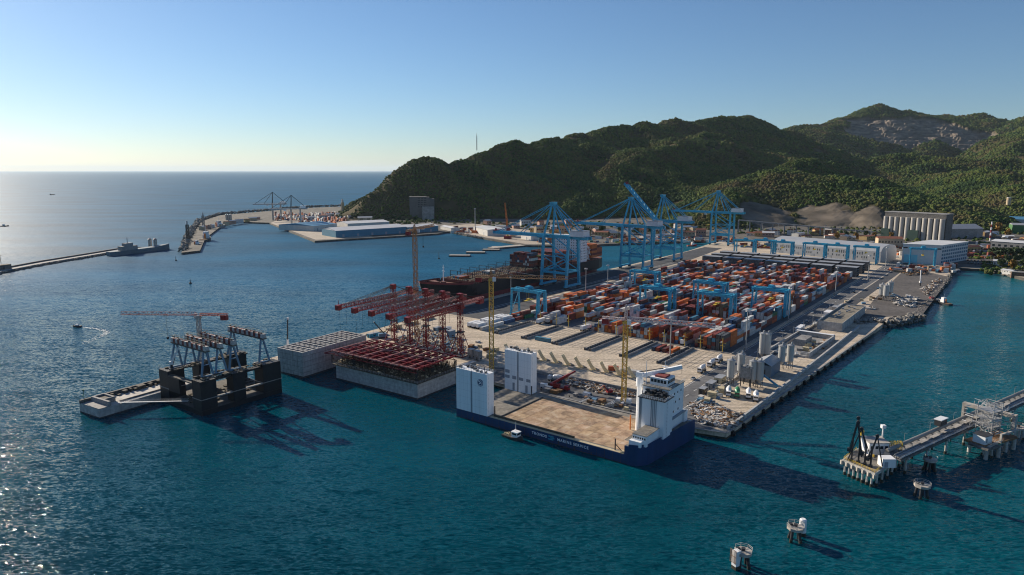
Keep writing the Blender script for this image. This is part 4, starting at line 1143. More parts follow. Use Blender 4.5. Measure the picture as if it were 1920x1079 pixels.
# -- five red placing cranes
def red_crane():
    t = thing('red_placing_crane', 'x', 'crane', (0,0,0), 0, 'red placing cranes over the slipform')
    # local -x: boom towards the caisson
    ms = MB().lattice((0,0,1.0),(0,0,32),2.6,bay=2.6,t=.2); ms.build('mast', M_RED, t)
    up = MB().lattice((0,0,32),(0,0,38),2.2,bay=2.0,t=.2); up.build('upper_mast', M_REDD, t)
    hd = MB().box(-1.6,1.6,-1.5,1.5,37,40.4).box(-1.0,1.0,-1.9,1.9,38,39.6); hd.build('head_box', M_RED, t)
    ct = MB().box(-2.4,2.4,-2.4,2.4,30.6,31.4).box(-2,2,-2,2,31.4,33.4); ct.build('slewing_ring', M_RED, t)
    bm = MB().lattice((-2,0,33.2),(-50,0,33.2),2.4,bay=2.2,t=.2,h=2.2).lattice((-4,0,30.6),(-34,0,31.4),1.6,bay=2.4,t=.16); bm.build('boom', M_RED, t)
    tp = MB().box(-53,-50,-1.5,1.5,31.4,34.6).beam((-51,0,34.6),(-51.5,0,38),.25); tp.build('boom_tip', M_RED, t)
    cb = MB().lattice((2,0,33.2),(26,0,33.2),2.3,bay=3.0,t=.2,h=2.0); cb.build('counter_boom', M_PINK, t)
    cw = MB().box(20,25,-1.8,1.8,30.2,33); cw.build('counterweight', M_RED, t)
    pd = MB()
    for x, z in ((-45,34.4),(-30,34.4),(-16,34.4),(24,34.4),(14,34.4)):
        for y in (-.8,.8): pd.beam((0,y,39.5),(x,y,z),.22)
    pd.build('pendant', M_DARK, t)
    ho = MB()
    for k in range(8): x = -50+k*5.6; ho.beam((x,.6,32.2),(x,.6,19+((k*7) % 5)),.09)
    ho.build('hanging_hoses', M_DARK, t)
    pp = MB(); pp.cyl((-48,-1.3,34.6),(0,-1.3,34.6),.13,n=6); pp.build('concrete_pipe', M_STEEL, t)
    wk = MB()
    for k in range(18): wk.cbox((-47+k*2.6,(-1)**k*.7,34.6+.3*(k % 2)),(1.2,.8,.4))
    wk.build('boom_walkway', M_CONCG, t)
    st = MB()
    for sx in (-1,1):
        for sy in (-1,1): st.beam((sx*1.2,sy*1.2,15),(sx*5,sy*5,.2),.4)
    st.beam((-5,-5,.4),(5,-5,.4),.5); st.beam((5,-5,.4),(5,5,.4),.5); st.beam((5,5,.4),(-5,5,.4),.5); st.beam((-5,5,.4),(-5,-5,.4),.5)
    st.build('base_struts', M_REDD, t)
    MB().box(-2.2,2.2,-2.2,2.2,15.0,15.6).build('gallery', M_DARK, t)
    return t
rc = red_crane()
side = ['nearest the white barge tower','second from the barge','middle of five','second from the sea','nearest the open sea']
for k in range(5):
    p = Vector((-33 - 12.1*k, 425 + 8.8*k, 3.0))
    lb = f'red lattice placing crane with long boom, {side[k]}'
    if k == 0: rc.location = p; rc.rotation_euler = (0,0,R(59)); rc['label'] = lb
    else: dup(rc, p, R(59), lb)
# -- dark floating dock
DN = Vector((-153,322,0)); DA = 54.0
M_DOCK = mat('dock_black_steel', (0.009,0.012,0.017), 0.55, 0.35, 0.15, fine=0.6, streak=1)
M_DOCKD = mat('dock_deck', (0.10,0.092,0.08), 0.85, 0.3, 0.3, fine=1.0)
M_LBLUE = mat('pale_blue_steel', (0.10,0.20,0.30), 0.5, 0.15, 0.4)
def dock():
    t = thing('floating_dock', 'black steel floating dock with tall box columns', 'floating dock', DN, R(DA))
    # local x along 54 deg (46 m), local y along 144 deg (40 m)
    MB().box(0,46,0,40,-2,2.6).build('pontoon', M_DOCK, t)
    MB().box(.4,45.6,.4,39.6,2.6,2.7).build('pontoon_deck', M_DOCKD, t)
    for (xa,xb,ya,yb,zt) in ((0,8.5,0,8,17.5),(17.5,24.5,0,6,17.5),(35,46,0,8,18),(0,9,31,40,17.5),(18,24.5,33,40,17.5),(37,46,32,40,18)):
        c = MB().box(xa+.05,xb-.05,ya+.05,yb-.05,2.7,zt).build('column', M_DOCK, t)
        MB().box(xa-.15,xb+.15,ya-.15,yb+.15,8.0,8.4).build('rubbing_band', M_CONCG, c)
        rl = MB()
        for x in (xa,xb):
            for k in range(6): rl.beam((x,ya+(yb-ya)*k/5,zt),(x,ya+(yb-ya)*k/5,zt+1.1),.07)
            rl.beam((x,ya,zt+1.1),(x,yb,zt+1.1),.07)
        for y in (ya,yb):
            for k in range(6): rl.beam((xa+(xb-xa)*k/5,y,zt),(xa+(xb-xa)*k/5,y,zt+1.1),.07)
            rl.beam((xa,y,zt+1.1),(xb,y,zt+1.1),.07)
        rl.build('guard_rail', M_STEEL, c)
    for (xa,xb,ya,yb) in ((8.6,17.4,1,5),(24.6,34.9,1,5),(9.1,17.9,34,39),(24.6,36.9,34,39)): MB().box(xa,xb,ya,yb,16.2,17.2).build('bridge_deck', M_DOCK, t)
    MB().box(0,1.0,20,31,7.5,15).build('front_wall', M_DOCK, t)
    MB().box(.2,3.0,8,31,15,15.6).build('front_gallery', M_DOCKD, t)
    for (xa,xb,ya,yb) in ((8.6,17.4,.5,2),(24.6,34.9,.5,2)): MB().box(xa,xb,ya,yb,7.6,8.2).build('lower_gallery', M_CONCG, t)
    cl = MB(); rr = random.Random(9)
    for k in range(260):
        x, y = rr.uniform(2,44), rr.uniform(1,39); z = 2.7 if 10 < y < 29 else rr.choice([2.7,17.6,17.6])
        if z == 2.7 and (y < 9.2 or y > 28.8): z = 17.6
        s_ = rr.uniform(.4,1.6); cl.cbox((x,y,z+s_*.3),(s_*1.6,s_,s_*.6))
    o = cl.build('deck_clutter', M_TIMBER, t); o['kind'] = 'stuff'
    return t
dock()
M_STRR = mat('stripe_red',(0.15,0.022,0.022),.6,.3,.6,fine=1.2); M_STRW = mat('stripe_white',(0.42,0.41,0.40),.6,.25,.6,fine=1.2)
def dock_gantry():
    t = thing('dock_gantry', 'x', 'gantry', (0,0,0), 0, 'striped gantries on the floating dock')
    H = 13.5; L2 = 16.5
    for k in range(15):
        y0 = -L2+k*2.2; MB().box(-1.1,1.1,y0,y0+2.2,H,H+2.3 if k % 2 else H+2.2).build('girder_segment', M_STRR if k % 2 else M_STRW, t)
    gc = MB()
    for k in range(10): gc.cbox((random.uniform(-1,1),random.uniform(-L2,L2),H+2.6),(random.uniform(.3,.9),random.uniform(.4,1.6),random.uniform(.4,1.2)))
    gc.build('girder_clutter', M_DOCKD, t)
    MB().box(-1.3,1.3,-L2,L2,H-.7,H-.02).build('girder_flange', M_DOCKD, t)
    for sy in (-1,1):
        for sx in (-1,1):
            MB().beam((sx*3.2,sy*(L2-1.5),0),(sx*.6,sy*(L2-2.6),H-.7),.8,.8).build('leg', M_LBLUE, t)
        MB().beam((-3.2,sy*(L2-1.5),.3),(3.2,sy*(L2-1.5),.3),.8).build('foot_beam', M_LBLUE, t)
        MB().beam((-1.8,sy*(L2-2.05),6),(1.8,sy*(L2-2.05),6),.4).build('cross_tie', M_LBLUE, t)
    rl = MB()
    for k in range(18): rl.beam((-1.1,-L2+k*1.94,H+2.3),(-1.1,-L2+k*1.94,H+3.5),.08); rl.beam((1.1,-L2+k*1.94,H+2.3),(1.1,-L2+k*1.94,H+3.5),.08)
    for x in (-1.1,1.1): rl.beam((x,-L2,H+3.5),(x,L2,H+3.5),.09)
    rl.build('guard_rail', M_BEIGE, t)
    return t
dg = dock_gantry()
gl_ = ['nearest the flat barge','second from the flat barge','third from the flat barge','farthest, standing apart near the concrete caisson']
for k, x in enumerate((7,14.5,22,39.5)):
    p = DN + Vector((math.cos(R(DA)),math.sin(R(DA)),0))*x + Vector((-math.sin(R(DA)),math.cos(R(DA)),0))*20 + Vector((0,0,17.9))
    lb = f'red and white striped gantry on blue legs, {gl_[k]}'
    if k == 0: dg.location = p; dg.rotation_euler = (0,0,R(DA)); dg['label'] = lb
    else: dup(dg, p, R(DA), lb)
# small hydraulic crane on the dock corner
def deck_crane(loc, rz, label, boom=9.0, tilt=62, m=M_GREYW):
    t = thing('deck_crane', label, 'crane', loc, rz)
    MB().cyl((0,0,0),(0,0,3),.7,.6,10).build('pedestal', M_DARK, t)
    MB().box(-1,1,-.9,.9,3,4.6).build('cab', m, t)
    e = (boom*math.cos(R(tilt)),0,4+boom*math.sin(R(tilt)))
    MB().beam((0,0,4),e,.8,.9).build('boom', m, t)
    MB().beam((.8,0,2.6),(e[0]*.5,0,4+(e[2]-4)*.42),.3).build('hydraulic_ram', M_DARK, t)
    return t
p = DN + Vector((math.cos(R(DA)),math.sin(R(DA)),0))*3 + Vector((-math.sin(R(DA)),math.cos(R(DA)),0))*32
deck_crane((p.x,p.y,17.6), R(20), 'small pale hydraulic crane on the dock corner by the flat barge')
# -- flat barge moored to the dock
def flat_barge():
    t = thing('flat_barge', 'grey flat-deck concrete barge moored beside the black dock', 'barge', (-202,319,0), R(59))
    MB().box(0,50,0,18,-2,4.6).build('hull', M_CAIS, t)
    MB().box(0,50,-.06,0,-.5,.6).box(-.06,0,0,18,-.5,.6).build('tide_band', M_DARK, t)
    MB().box(5,49,1,17,4.6,4.66).build('deck', mat('pale_deck', (0.50,0.47,0.42), .85, .2, .2, fine=.6), t)
    MB().box(0,50,16.6,18,4.66,6.4).build('bulwark', M_CONCD, t)
    MB().box(0,5,0,18,4.6,5.0).build('fore_deck', M_CONCG, t)
    MB().box(4.8,6.0,0.3,16,4.66,7.2).box(10.5,11.5,6,16,4.66,7.2).box(6,10.5,15,16,4.66,7.2).box(6,10.5,6,6.8,4.66,7.2).build('tank_frame', M_CONCG, t)
    MB().box(6,10.5,6.8,15,4.7,6.4).build('tank_floor', M_DOCKD, t)
    tm = MB(); rr = random.Random(2)
    for k in range(26):
        x = 13+rr.random()*34; tm.box(x,x+rr.uniform(.6,2.4),14.6-rr.uniform(0,2.4),16.5,4.67,4.9+rr.random()*1.7)
    o = tm.build('stacked_timber', M_TIMBER, t); o['kind'] = 'stuff'
    cb = MB().box(12,40,3,3.5,4.67,5.3); cb.build('kerb', M_CONCD, t)
    MB().cyl((1.5,16,5),(1.5,16,11),.12,n=6).box(1.2,1.8,15.7,16.3,11,11.8).build('light_pole', mat('dark_green', (.02,.10,.06)), t)
    return t
flat_barge()
g = thing('gangway', 'long thin steel gangway from the flat barge to the dock', 'gangway', (-197,327,5.4), R(4))
MB().box(0,34,-.7,.7,0,.25).build('walkway', M_STEEL, g)
hr = MB()
for y in (-.7,.7):
    hr.beam((0,y,1.25),(34,y,1.25),.08)
    for k in range(18): hr.beam((k*2,y,.2),(k*2,y,1.25),.06)
hr.build('handrail', M_STEEL, g)
# -- mobile crane mast on the pier
t = thing('telescopic_mast', 'white and black telescopic crane boom standing behind the finished caisson', 'crane', (-142,418,3), R(57))
MB().box(-4,4,-1.4,1.4,.5,1.8).build('chassis', M_GREYW, t)
w = MB()
for x in (-3,-1.4,1.4,3):
    for y in (-1.5,1.1): w.cyl((x,y,.5),(x,y+.4,.5),.5,n=10)
w.build('wheels', M_BLACKR, t)
MB().beam((0,0,1.8),(.8,0,12),1.0).build('boom_section', M_WHITE, t)
MB().beam((.8,0,12),(1.8,0,25),.6).build('boom_section', M_DARK, t)
MB().box(1.3,2.5,-.5,.5,24.6,26).build('boom_head', M_GREYW, t)
# -- tower cranes
M_TCY = mat('tower_crane_yellow', (0.50,0.33,0.07), 0.6, 0.18, 0.4)
M_TCB = mat('tower_crane_brown', (0.33,0.19,0.09), 0.65, 0.2, 0.4)
M_TCR = mat('tower_crane_redwhite', (0.36,0.10,0.09), 0.6, 0.2, 0.4)
M_TCW = mat('tower_crane_greyred', (0.50,0.36,0.34), 0.6, 0.3, 0.12, col2=(0.62,0.58,0.56))
def tower_crane(label, loc, H, jib, cjib, ang, m, mw=2.2, apex=8.0, base='cross', mj=None, cw=M_RED, group=None, jt=.17):
    t = thing('tower_crane', label, 'tower crane', loc, R(ang), group)
    mj = mj or m
    MB().lattice((0,0,.6),(0,0,H-1.5),mw,bay=mw,t=.2).build('mast', m, t)
    MB().box(-1.5,1.5,-1.5,1.5,H-1.5,H-.6).cyl((0,0,H-.6),(0,0,H),1.4,n=12).build('slewing_ring', m, t)
    MB().box(1.2,3.0,-2.6,-1.1,H-1.6,H+.8).build('cab', M_GREYW, t)
    MB().lattice((1,0,H+1),(jib,0,H+1),1.7,bay=2.4,t=jt,h=1.7,tri=True).build('jib', mj, t)
    c = MB().lattice((-1,0,H+.6),(-cjib,0,H+.6),1.8,bay=2.4,t=.16,h=1.0).box(-cjib,-1,-1.0,1.0,H+.05,H+.15); c.build('counter_jib', mj, t)
    MB().box(-cjib,-cjib+3.4,-1.2,1.2,H-2.4,H).build('counterweight', cw, t)
    if apex:
        MB().lattice((0,0,H),(0,0,H+apex),1.6,bay=1.8,t=.17,w1=.5).build('tower_head', mj, t)
        pn = MB(); pn.beam((0,0,H+apex),(jib*.62,0,H+1.8),.14); pn.beam((0,0,H+apex),(jib*.3,0,H+1.8),.12); pn.beam((0,0,H+apex),(-cjib+1,0,H+.8),.14); pn.build('pendant', M_STEEL, t)
    tx = jib*.42
    MB().box(tx-1,tx+1,-.9,.9,H-.5,H+.05).build('trolley', M_GREYW, t)
    MB().beam((tx,.3,H-.5),(tx,.3,H-12),.06).beam((tx,-.3,H-.5),(tx,-.3,H-12),.06).box(tx-.4,tx+.4,-.4,.4,H-13.2,H-12).build('hook_block', M_DARK, t)
    if base == 'cross':
        MB().box(-4,4,-.7,.7,0,1.0).box(-.7,.7,-4,4,.02,.98).build('base_cross', M_WHITE, t)
        MB().box(-3.8,-1.6,-1.5,1.5,1.0,2.2).box(1.6,3.8,-1.5,1.5,1.0,2.2).build('ballast_block', M_WHITE, t)
    else:
        MB().box(-2.4,2.4,-2.4,2.4,-.4,.6).build('footing', M_CONCG, t)
    return t
tower_crane('yellow tower crane on a white cross base beside the barge', (57,334,3.03), 43, 43, 12, -22, M_TCY, mw=2.1, mj=M_TCW, jt=.3)
tower_crane('tall yellow tower crane rising behind the white barge towers', (-12,388,3.03), 56, 44, 9, -8, M_TCY, mw=2.3, apex=6, mj=M_TCB, base='pad')
tower_crane('tall brown tower crane rising behind the red cranes', (-66,462,3.03), 77, 34, 12, 74, M_TCB, mw=2.4, apex=4, base='pad')
p = DN + Vector((math.cos(R(DA)),math.sin(R(DA)),0))*21 + Vector((-math.sin(R(DA)),math.cos(R(DA)),0))*35
tower_crane('thin grey tower crane with red counterweight above the dock', (p.x,p.y,17.6), 25.5, 42, 16, 178, M_STEEL, mw=1.7, apex=0, base='pad', mj=M_TCR, jt=.11)
# ================================================================ SEMI-SUBMERSIBLE BARGE
M_NAVY = mat('barge_navy', (0.010,0.042,0.125), 0.45, 0.2, 0.15, streak=1)
M_BWHITE = mat('barge_white', (0.80,0.82,0.84), 0.5, 0.07, 0.2, streak=1)
M_BDECK = mat('barge_deck_grey', (0.20,0.185,0.16), 0.8, 0.3, 0.15, fine=0.5)
M_VENT = mat('grey_panel', (0.26,0.29,0.33), 0.6, 0.1, 0.5)
M_TEAL = mat('teal_mark', (0.03,0.30,0.42), 0.5, 0.1, 1.0)
def text_part(name, body, size, m, parent, loc, rot, depth=0.03):
    cu = bpy.data.curves.new(name, 'FONT'); cu.body = body; cu.size = size; cu.extrude = depth; cu.align_x = 'CENTER'; cu.align_y = 'CENTER'
    cu.space_character = 1.25; cu.offset = size*0.02
    tmp = bpy.data.objects.new(name+'_tmp', cu); COL.objects.link(tmp)
    dg_ = bpy.context.evaluated_depsgraph_get(); me = bpy.data.meshes.new_from_object(tmp.evaluated_get(dg_))
    bpy.data.objects.remove(tmp); me.materials.clear(); me.materials.append(m)
    o = bpy.data.objects.new(name, me); COL.objects.link(o); o.parent = parent; o.location = loc; o.rotation_euler = rot
    return o
BT = thing('submersible_barge', 'navy blue submersible barge with white towers and a rusty deck', 'barge', (50,264,0), R(53))
# local x: 53 deg (towards the quay, 0..45), local y: 143 deg (towards the stern, 0..97)
BWd, BLn, BD = 44.0, 97.0, 4.2
hb = MB()
prof = [(0,2.5),(1.2,-1.0),(5,-3.8),(BWd,-8),(BWd,BLn),(0,BLn)]
hb.prism(ccw(prof), -3, BD); hb.build('hull', M_NAVY, BT)
FCP = [(.02,4.5),(.02,2.5),(1.22,-.98),(5,-3.78),(BWd-.02,-7.98),(BWd-.02,10),(24,10),(14,4.5)]
fc = MB(); fc.prism(ccw(FCP), BD, 8.0); fc.build('forecastle', M_NAVY, BT)
fcx = sum(p[0] for p in FCP)/len(FCP); fcy = sum(p[1] for p in FCP)/len(FCP)
MB().prism(ccw([(fcx+(x-fcx)*.97, fcy+(y-fcy)*.97) for x,y in FCP]), 8.0, 8.05).build('forecastle_deck', M_BDECK, BT)
bwk = MB()
for a_, b_ in zip(FCP[1:5], FCP[2:5]): bwk.beam((a_[0],a_[1]+.15,8.5),(b_[0],b_[1]+.15,8.5),.2,1.0)
bwk.build('bulwark', M_NAVY, BT)
MB().prism(ccw([(.15,4.6),(13.9,4.6),(23.9,10.1),(BWd-.15,10.1),(BWd-.15,BLn-.15),(.15,BLn-.15)]),BD,BD+.05).build('main_deck', M_BDECK, BT)
MB().box(.2,1.8,5,BLn-21,BD+.05,BD+.16).build('edge_strip', M_BEIGE, BT)
MB().box(2.0,2.5,30,BLn-22,BD+.05,BD+1.0).build('edge_pipe', M_TIMBER, BT)
MB().box(1.9,BWd-5,71.6,72.2,BD+.05,BD+.5).build('deck_coaming', M_DARK, BT)
# hull waterline stripe and draught marks
MB().box(-.03,0,3,BLn,-.4,.35).build('waterline_band', M_DARK, BT)
sm_ = MB()
for k in range(24): sm_.box(-.04,-.005,6+k*3.8,6.1+k*3.8,-.4,BD-.1)
sm_.box(-.04,-.005,3,BLn,2.0-.9,2.06-.9)
for k in range(9): sm_.box(-.045,-.005,20+k*8.3,20.35+k*8.3,-.3,1.2+.9*((k*7) % 3)/2)
o = sm_.build('hull_seams', mat('seam_rust',(.05,.04,.045),.8,.4,.8,col2=(.12,.07,.05)), BT); o['kind'] = 'stuff'
# rusty deck plates
mpl = bpy.data.materials.new('rusty_deck_plate'); mpl.use_nodes = True
_n = mpl.node_tree.nodes; _l = mpl.node_tree.links; _p = _n['Principled BSDF']; _p.inputs['Roughness'].default_value = .8
_oi = _n.new('ShaderNodeObjectInfo'); _g = _n.new('ShaderNodeNewGeometry')
_z = _n.new('ShaderNodeTexNoise'); _z.inputs['Scale'].default_value = .22; _z.inputs['Detail'].default_value = 8; _z.inputs['Roughness'].default_value = .7
_l.new(_g.outputs['Position'], _z.inputs['Vector'])
_r = _n.new('ShaderNodeValToRGB'); _r.color_ramp.elements[0].position = .33; _r.color_ramp.elements[0].color = (.17,.115,.075,1); _r.color_ramp.elements[1].position = .7; _r.color_ramp.elements[1].color = (.50,.41,.30,1)
_e = _r.color_ramp.elements.new(.5); _e.color = (.37,.25,.15,1)
_l.new(_z.outputs[0], _r.inputs[0])
_m = _n.new('ShaderNodeMixRGB'); _m.blend_type = 'MULTIPLY'; _m.inputs[0].default_value = 1
_l.new(_r.outputs[0], _m.inputs[1]); _l.new(_oi.outputs['Color'], _m.inputs[2]); _l.new(_m.outputs[0], _p.inputs['Base Color'])
nxp, nyp = 7, 11
mep = MB().box(0,5.2,0,4.9,0,.07).mesh('deck_plate', mpl)
rr = random.Random(12)
for i in range(nxp):
    for j in range(-2 if i < 2 else -1, nyp):
        o = inst('deck_plate', mep, BT, (2.9+i*5.3, 16.6+j*5.0, BD+.05+rr.uniform(0,.03)))
        k = rr.choice([.78,.9,.95,1.0,1.0,1.05,1.12]); g_ = rr.choice([1.0,1.0,.97,1.03]); o.color = (k, k*g_, k*g_*rr.uniform(.95,1.08), 1)
# towers
def barge_tower(x0, x1, y0, y1, z1, front):
    t = MB().box(x0,x1,y0,(y0+y1)/2-.55,BD+.05,z1).box(x0,x1,(y0+y1)/2+.55,y1,BD+.05,z1).box(x0+.5,x1-.02,(y0+y1)/2-.55,(y0+y1)/2+.55,BD+.05,z1-.05)
    o = t.build('tower', M_BWHITE, BT)
    MB().box(x0+.2,x0+.5,(y0+y1)/2-.5,(y0+y1)/2+.5,BD+.1,z1-.3).build('recess', M_VENT, o)
    rl = MB()
    for x in (x0+.1,x1-.1):
        for k in range(13): rl.beam((x,y0+(y1-y0)*k/12,z1),(x,y0+(y1-y0)*k/12,z1+1.2),.08)
        for z in (.6,1.2): rl.beam((x,y0,z1+z),(x,y1,z1+z),.07)
    for y in (y0+.1,y1-.1):
        for z in (.6,1.2): rl.beam((x0,y,z1+z),(x1,y,z1+z),.07)
    rl.build('guard_rail', M_BWHITE, o)
    gear = MB()
    for k in range(7): gear.cbox((rr.uniform(x0+1,x1-1), y0+1.5+k*(y1-y0-3)/6, z1+.5),(1.2,rr.uniform(.6,1.6),1.0))
    gear.cyl((x0+2,y0+3,z1),(x0+2,y0+3,z1+2.6),.15,n=6); gear.build('roof_gear', M_DARK, o)
    sm2 = MB()
    for k in range(1,6): sm2.box(x0-.025,x0-.004,y0,(y0+y1)/2-.55,BD+k*3.5,BD+k*3.5+.06).box(x0-.025,x0-.004,(y0+y1)/2+.55,y1,BD+k*3.5,BD+k*3.5+.06)
    for k in range(1,8): sm2.box(x0-.025,x0-.004,y0+(y1-y0)*k/8-.03,y0+(y1-y0)*k/8+.03,BD+.1,z1) if k != 4 else None
    q = sm2.build('plate_seams', mat('seam_grey',(.52,.55,.58),.6,.1,.5), o); q['kind'] = 'stuff'
    ld = MB()
    for k in range(30): ld.box(x0+.8,x0+1.3,y0-.06,y0-.01,BD+1+k*.65,BD+1.08+k*.65)
    ld.build('ladder', M_VENT, o)
    return o
tf_ = barge_tower(.05,5.2,77.5,96.9,25,True)
tb_ = barge_tower(39,44,79.5,96.9,26,False)
# emblem on the front tower
em = MB().cyl((-.06,81.6,20.2),(.04,81.6,20.2),1.75,n=24); em.build('emblem_disc', M_NAVY, tf_)
em = MB()
for a0 in range(24):
    a, b = R(a0*15), R(a0*15+15)
    em.quad((-.08,81.6+1.5*math.cos(b),20.2+1.5*math.sin(b)),(-.08,81.6+1.5*math.cos(a),20.2+1.5*math.sin(a)),(-.08,81.6+1.3*math.cos(a),20.2+1.3*math.sin(a)),(-.08,81.6+1.3*math.cos(b),20.2+1.3*math.sin(b)))
em.build('emblem_ring', M_BWHITE, tf_)
em = MB().beam((-.1,82.5,21.0),(-.1,81.2,20.3),.1,.4).beam((-.1,81.2,20.3),(-.1,82.2,19.5),.1,.4).beam((-.1,81.0,21.1),(-.1,80.8,19.4),.1,.3); em.build('emblem_mark', M_BWHITE, tf_)
# grey panels and doors on the rear tower
for y0, y1, z0, z1 in ((93.6,96.6,13.4,15.2),(93.6,96.6,10.6,12.2),(89.2,91.8,10.6,12.4),(84.6,87.4,10.6,12.2),(80.0,82.6,10.6,12.2),(90.2,91.6,4.6,8.6),(81.8,83.2,4.6,8.6)):
    MB().box(38.93,39.0,y0,y1,z0,z1).build('grey_panel', M_VENT, tb_)
# superstructure on the forecastle
h1 = MB().box(3.4,15.4,-3.6,2.6,8.05,12.6).build('lower_house', M_BWHITE, BT)
MB().box(1.4,3.38,-2.0,3.2,8.06,10.4).build('house_step', M_BWHITE, h1)
MB().box(3.2,15.4,-3.8,2.8,12.6,12.8).build('house_roof', M_BDECK, h1)
wl_ = MB()
for k in range(6): wl_.box(3.34,3.4,-3.2+k,-2.6+k,11.0,11.8)
wl_.build('window_row', M_GLASS, h1)
rl = MB()
for k in range(12): rl.beam((3.4+k,-3.7,12.8),(3.4+k,-3.7,13.9),.07); rl.beam((3.3,-3.7+k*.55,12.8),(3.3,-3.7+k*.55,13.9),.07)
rl.beam((3.3,-3.7,13.9),(15,-3.7,13.9),.07).beam((3.3,-3.7,13.9),(3.3,2.7,13.9),.07); rl.build('roof_railing', M_STEEL, h1)
h2 = MB().box(15.45,24,-5.6,6.2,8.05,24.5).build('forward_tower', M_BWHITE, BT)
pl = MB()
for k in range(7): pl.cyl((15.3,5.8-k*.45 if k < 3 else 2.6-k*.75,8.2),(15.3,5.8-k*.45 if k < 3 else 2.6-k*.75,25),.15,n=6)
pl.build('vent_pipes', M_VENT, h2)
MB().box(15.0,24.4,-6.0,6.6,24.5,24.8).build('top_platform', M_DARK, h2)
tg = MB()
for k in range(18): tg.cbox((rr.uniform(17,23.5),rr.uniform(-4.5,5.5),25.3+rr.uniform(0,.9)),(rr.uniform(.5,1.8),rr.uniform(.5,1.6),rr.uniform(.8,2.2)))
tg.build('deck_machinery', M_DARK, h2)
rl = MB()
for k in range(13): rl.beam((15.1,-5.9+k,24.8),(15.1,-5.9+k,26),.08)
for k in range(9): rl.beam((15.1+k*1.1,-5.9,24.8),(15.1+k*1.1,-5.9,26),.08)
for z in (25.4,26): rl.beam((15.1,-5.9,z),(15.1,6.5,z),.07).beam((15.1,-5.9,z),(24.2,-5.9,z),.07)
rl.build('guard_rail', M_BWHITE, h2)
ld = MB()
for k in range(26): ld.box(18,18.6,-5.68,-5.62,8.4+k*.62,8.5+k*.62)
ld.build('ladder', M_VENT, h2)
h3 = MB().box(24.05,40,-3.6,8.6,8.05,27).build('bridge_block', M_BWHITE, BT)
for (y0, z) in ((-2,23.5),(1,23.5),(4,23.5),(6.6,23.5)): MB().box(23.98,24.05,y0,y0+.8,24.95,25.8).build('porthole', M_GLASS, h3)
for (x0, z) in ((26,23.5),(29.5,23.5),(33,23.5),(36.5,23.5),(27,19.5),(31,19.5),(35,19.5),(29,15.5),(34,15.5)): MB().box(x0,x0+.8,-3.68,-3.6,z,z+.9).build('porthole', M_GLASS, h3)
MB().box(23.6,40.4,-4.0,9.0,27,27.25).build('bridge_deck', M_BDECK, h3)
rl = MB()
for k in range(14): rl.beam((23.8+k*1.25,-3.9,27.25),(23.8+k*1.25,-3.9,28.4),.07); rl.beam((23.7,-3.9+k*.98,27.25),(23.7,-3.9+k*.98,28.4),.07)
rl.beam((23.7,-3.9,28.4),(40.3,-3.9,28.4),.07).beam((23.7,-3.9,28.4),(23.7,8.9,28.4),.07); rl.build('bridge_railing', M_BWHITE, h3)
wh = MB().box(27,35,-1.4,6.8,27.25,30.6).build('wheelhouse', M_BWHITE, h3)
for k in range(5): MB().box(26.93,27.0,-.9+k*1.5,.3+k*1.5,28.5,29.9).build('wheelhouse_window', M_GLASS, h3)
for k in range(5): MB().box(27.5+k*1.5,28.7+k*1.5,-1.48,-1.4,28.5,29.9).build('wheelhouse_window', M_GLASS, h3)
MB().box(28,33,0,5,30.6,31.4).build('red_roof_cover', mat('faded_red',(.24,.06,.05)), h3)
ma = MB().cyl((34,3,30.6),(34,3,37),.15,.08,6).box(33.6,34.4,1.6,4.4,34,34.2).cyl((25.2,7.8,27),(25.2,7.8,38),.22,.1,6); ma.build('antenna_mast', M_BWHITE, h3)
MB().box(24,42,-4.6,-3.6,13.0,13.8).box(40,41.4,-3.6,9,13.0,13.8).build('rubbing_platform', M_VENT, h3)
MB().box(40.05,43.4,-4.5,8.2,8.05,13.0).build('side_house', M_BWHITE, BT)
cp = MB().cyl((28,12.2,BD),(28,12.2,25),1.3,1.1,12).cyl((28,12.2,25),(28,12.2,29),1.7,1.5,12).build('crane_pedestal', M_BWHITE, BT)
cb_ = MB().beam((28,12.2,29.6),(38,-3.2,34.2),1.5,1.7).box(27,29,10.8,13.8,29,31.4).build('crane_boom', M_BWHITE, BT)
MB().beam((28,12.6,31.4),(34,4,33.2),.3).cyl((38,-3.2,34.2),(38,-3.2,31),.08,n=5).build('crane_cables', M_DARK, cb_)
# mooring gear at the corners
mg = MB().cyl((1.4,9.5,BD),(1.4,9.5,BD+5.2),.28,n=8).beam((1.4,9.5,BD+3),(1.4,6.5,BD+.6),.25); mg.build('bollard_post', M_DARK, BT)
mg = MB().cyl((4.8,76.6,BD),(4.8,76.6,BD+4.0),.3,n=8).cyl((38.2,78.6,BD),(38.2,78.6,BD+5),.3,n=8); mg.build('guide_post', M_DARK, BT)
MB().cyl((26,15.2,BD),(26,15.2,BD+7),.3,n=8).build('yellow_post', M_ORANGE, BT)
MB().cyl((1.7,6.4,BD+.1),(1.7,6.4,BD+.5),1.3,n=14).build('fairlead_disc', M_BEIGE, BT)
# lettering
text_part('lettering', 'TRONDS', 1.75, M_BWHITE, BT, (-.05,47.2,2.55), (R(90),0,R(-90)))
text_part('lettering', 'MARINE SERVICE', 1.75, M_BWHITE, BT, (-.05,29.5,2.55), (R(90),0,R(-90)))
lg = MB().box(-.06,0,39.4,42.2,2.9,3.4).box(-.06,0,39.0,41.2,2.2,2.7).box(-.06,0,39.6,42.4,1.5,2.0); lg.build('wave_logo', M_TEAL, BT)
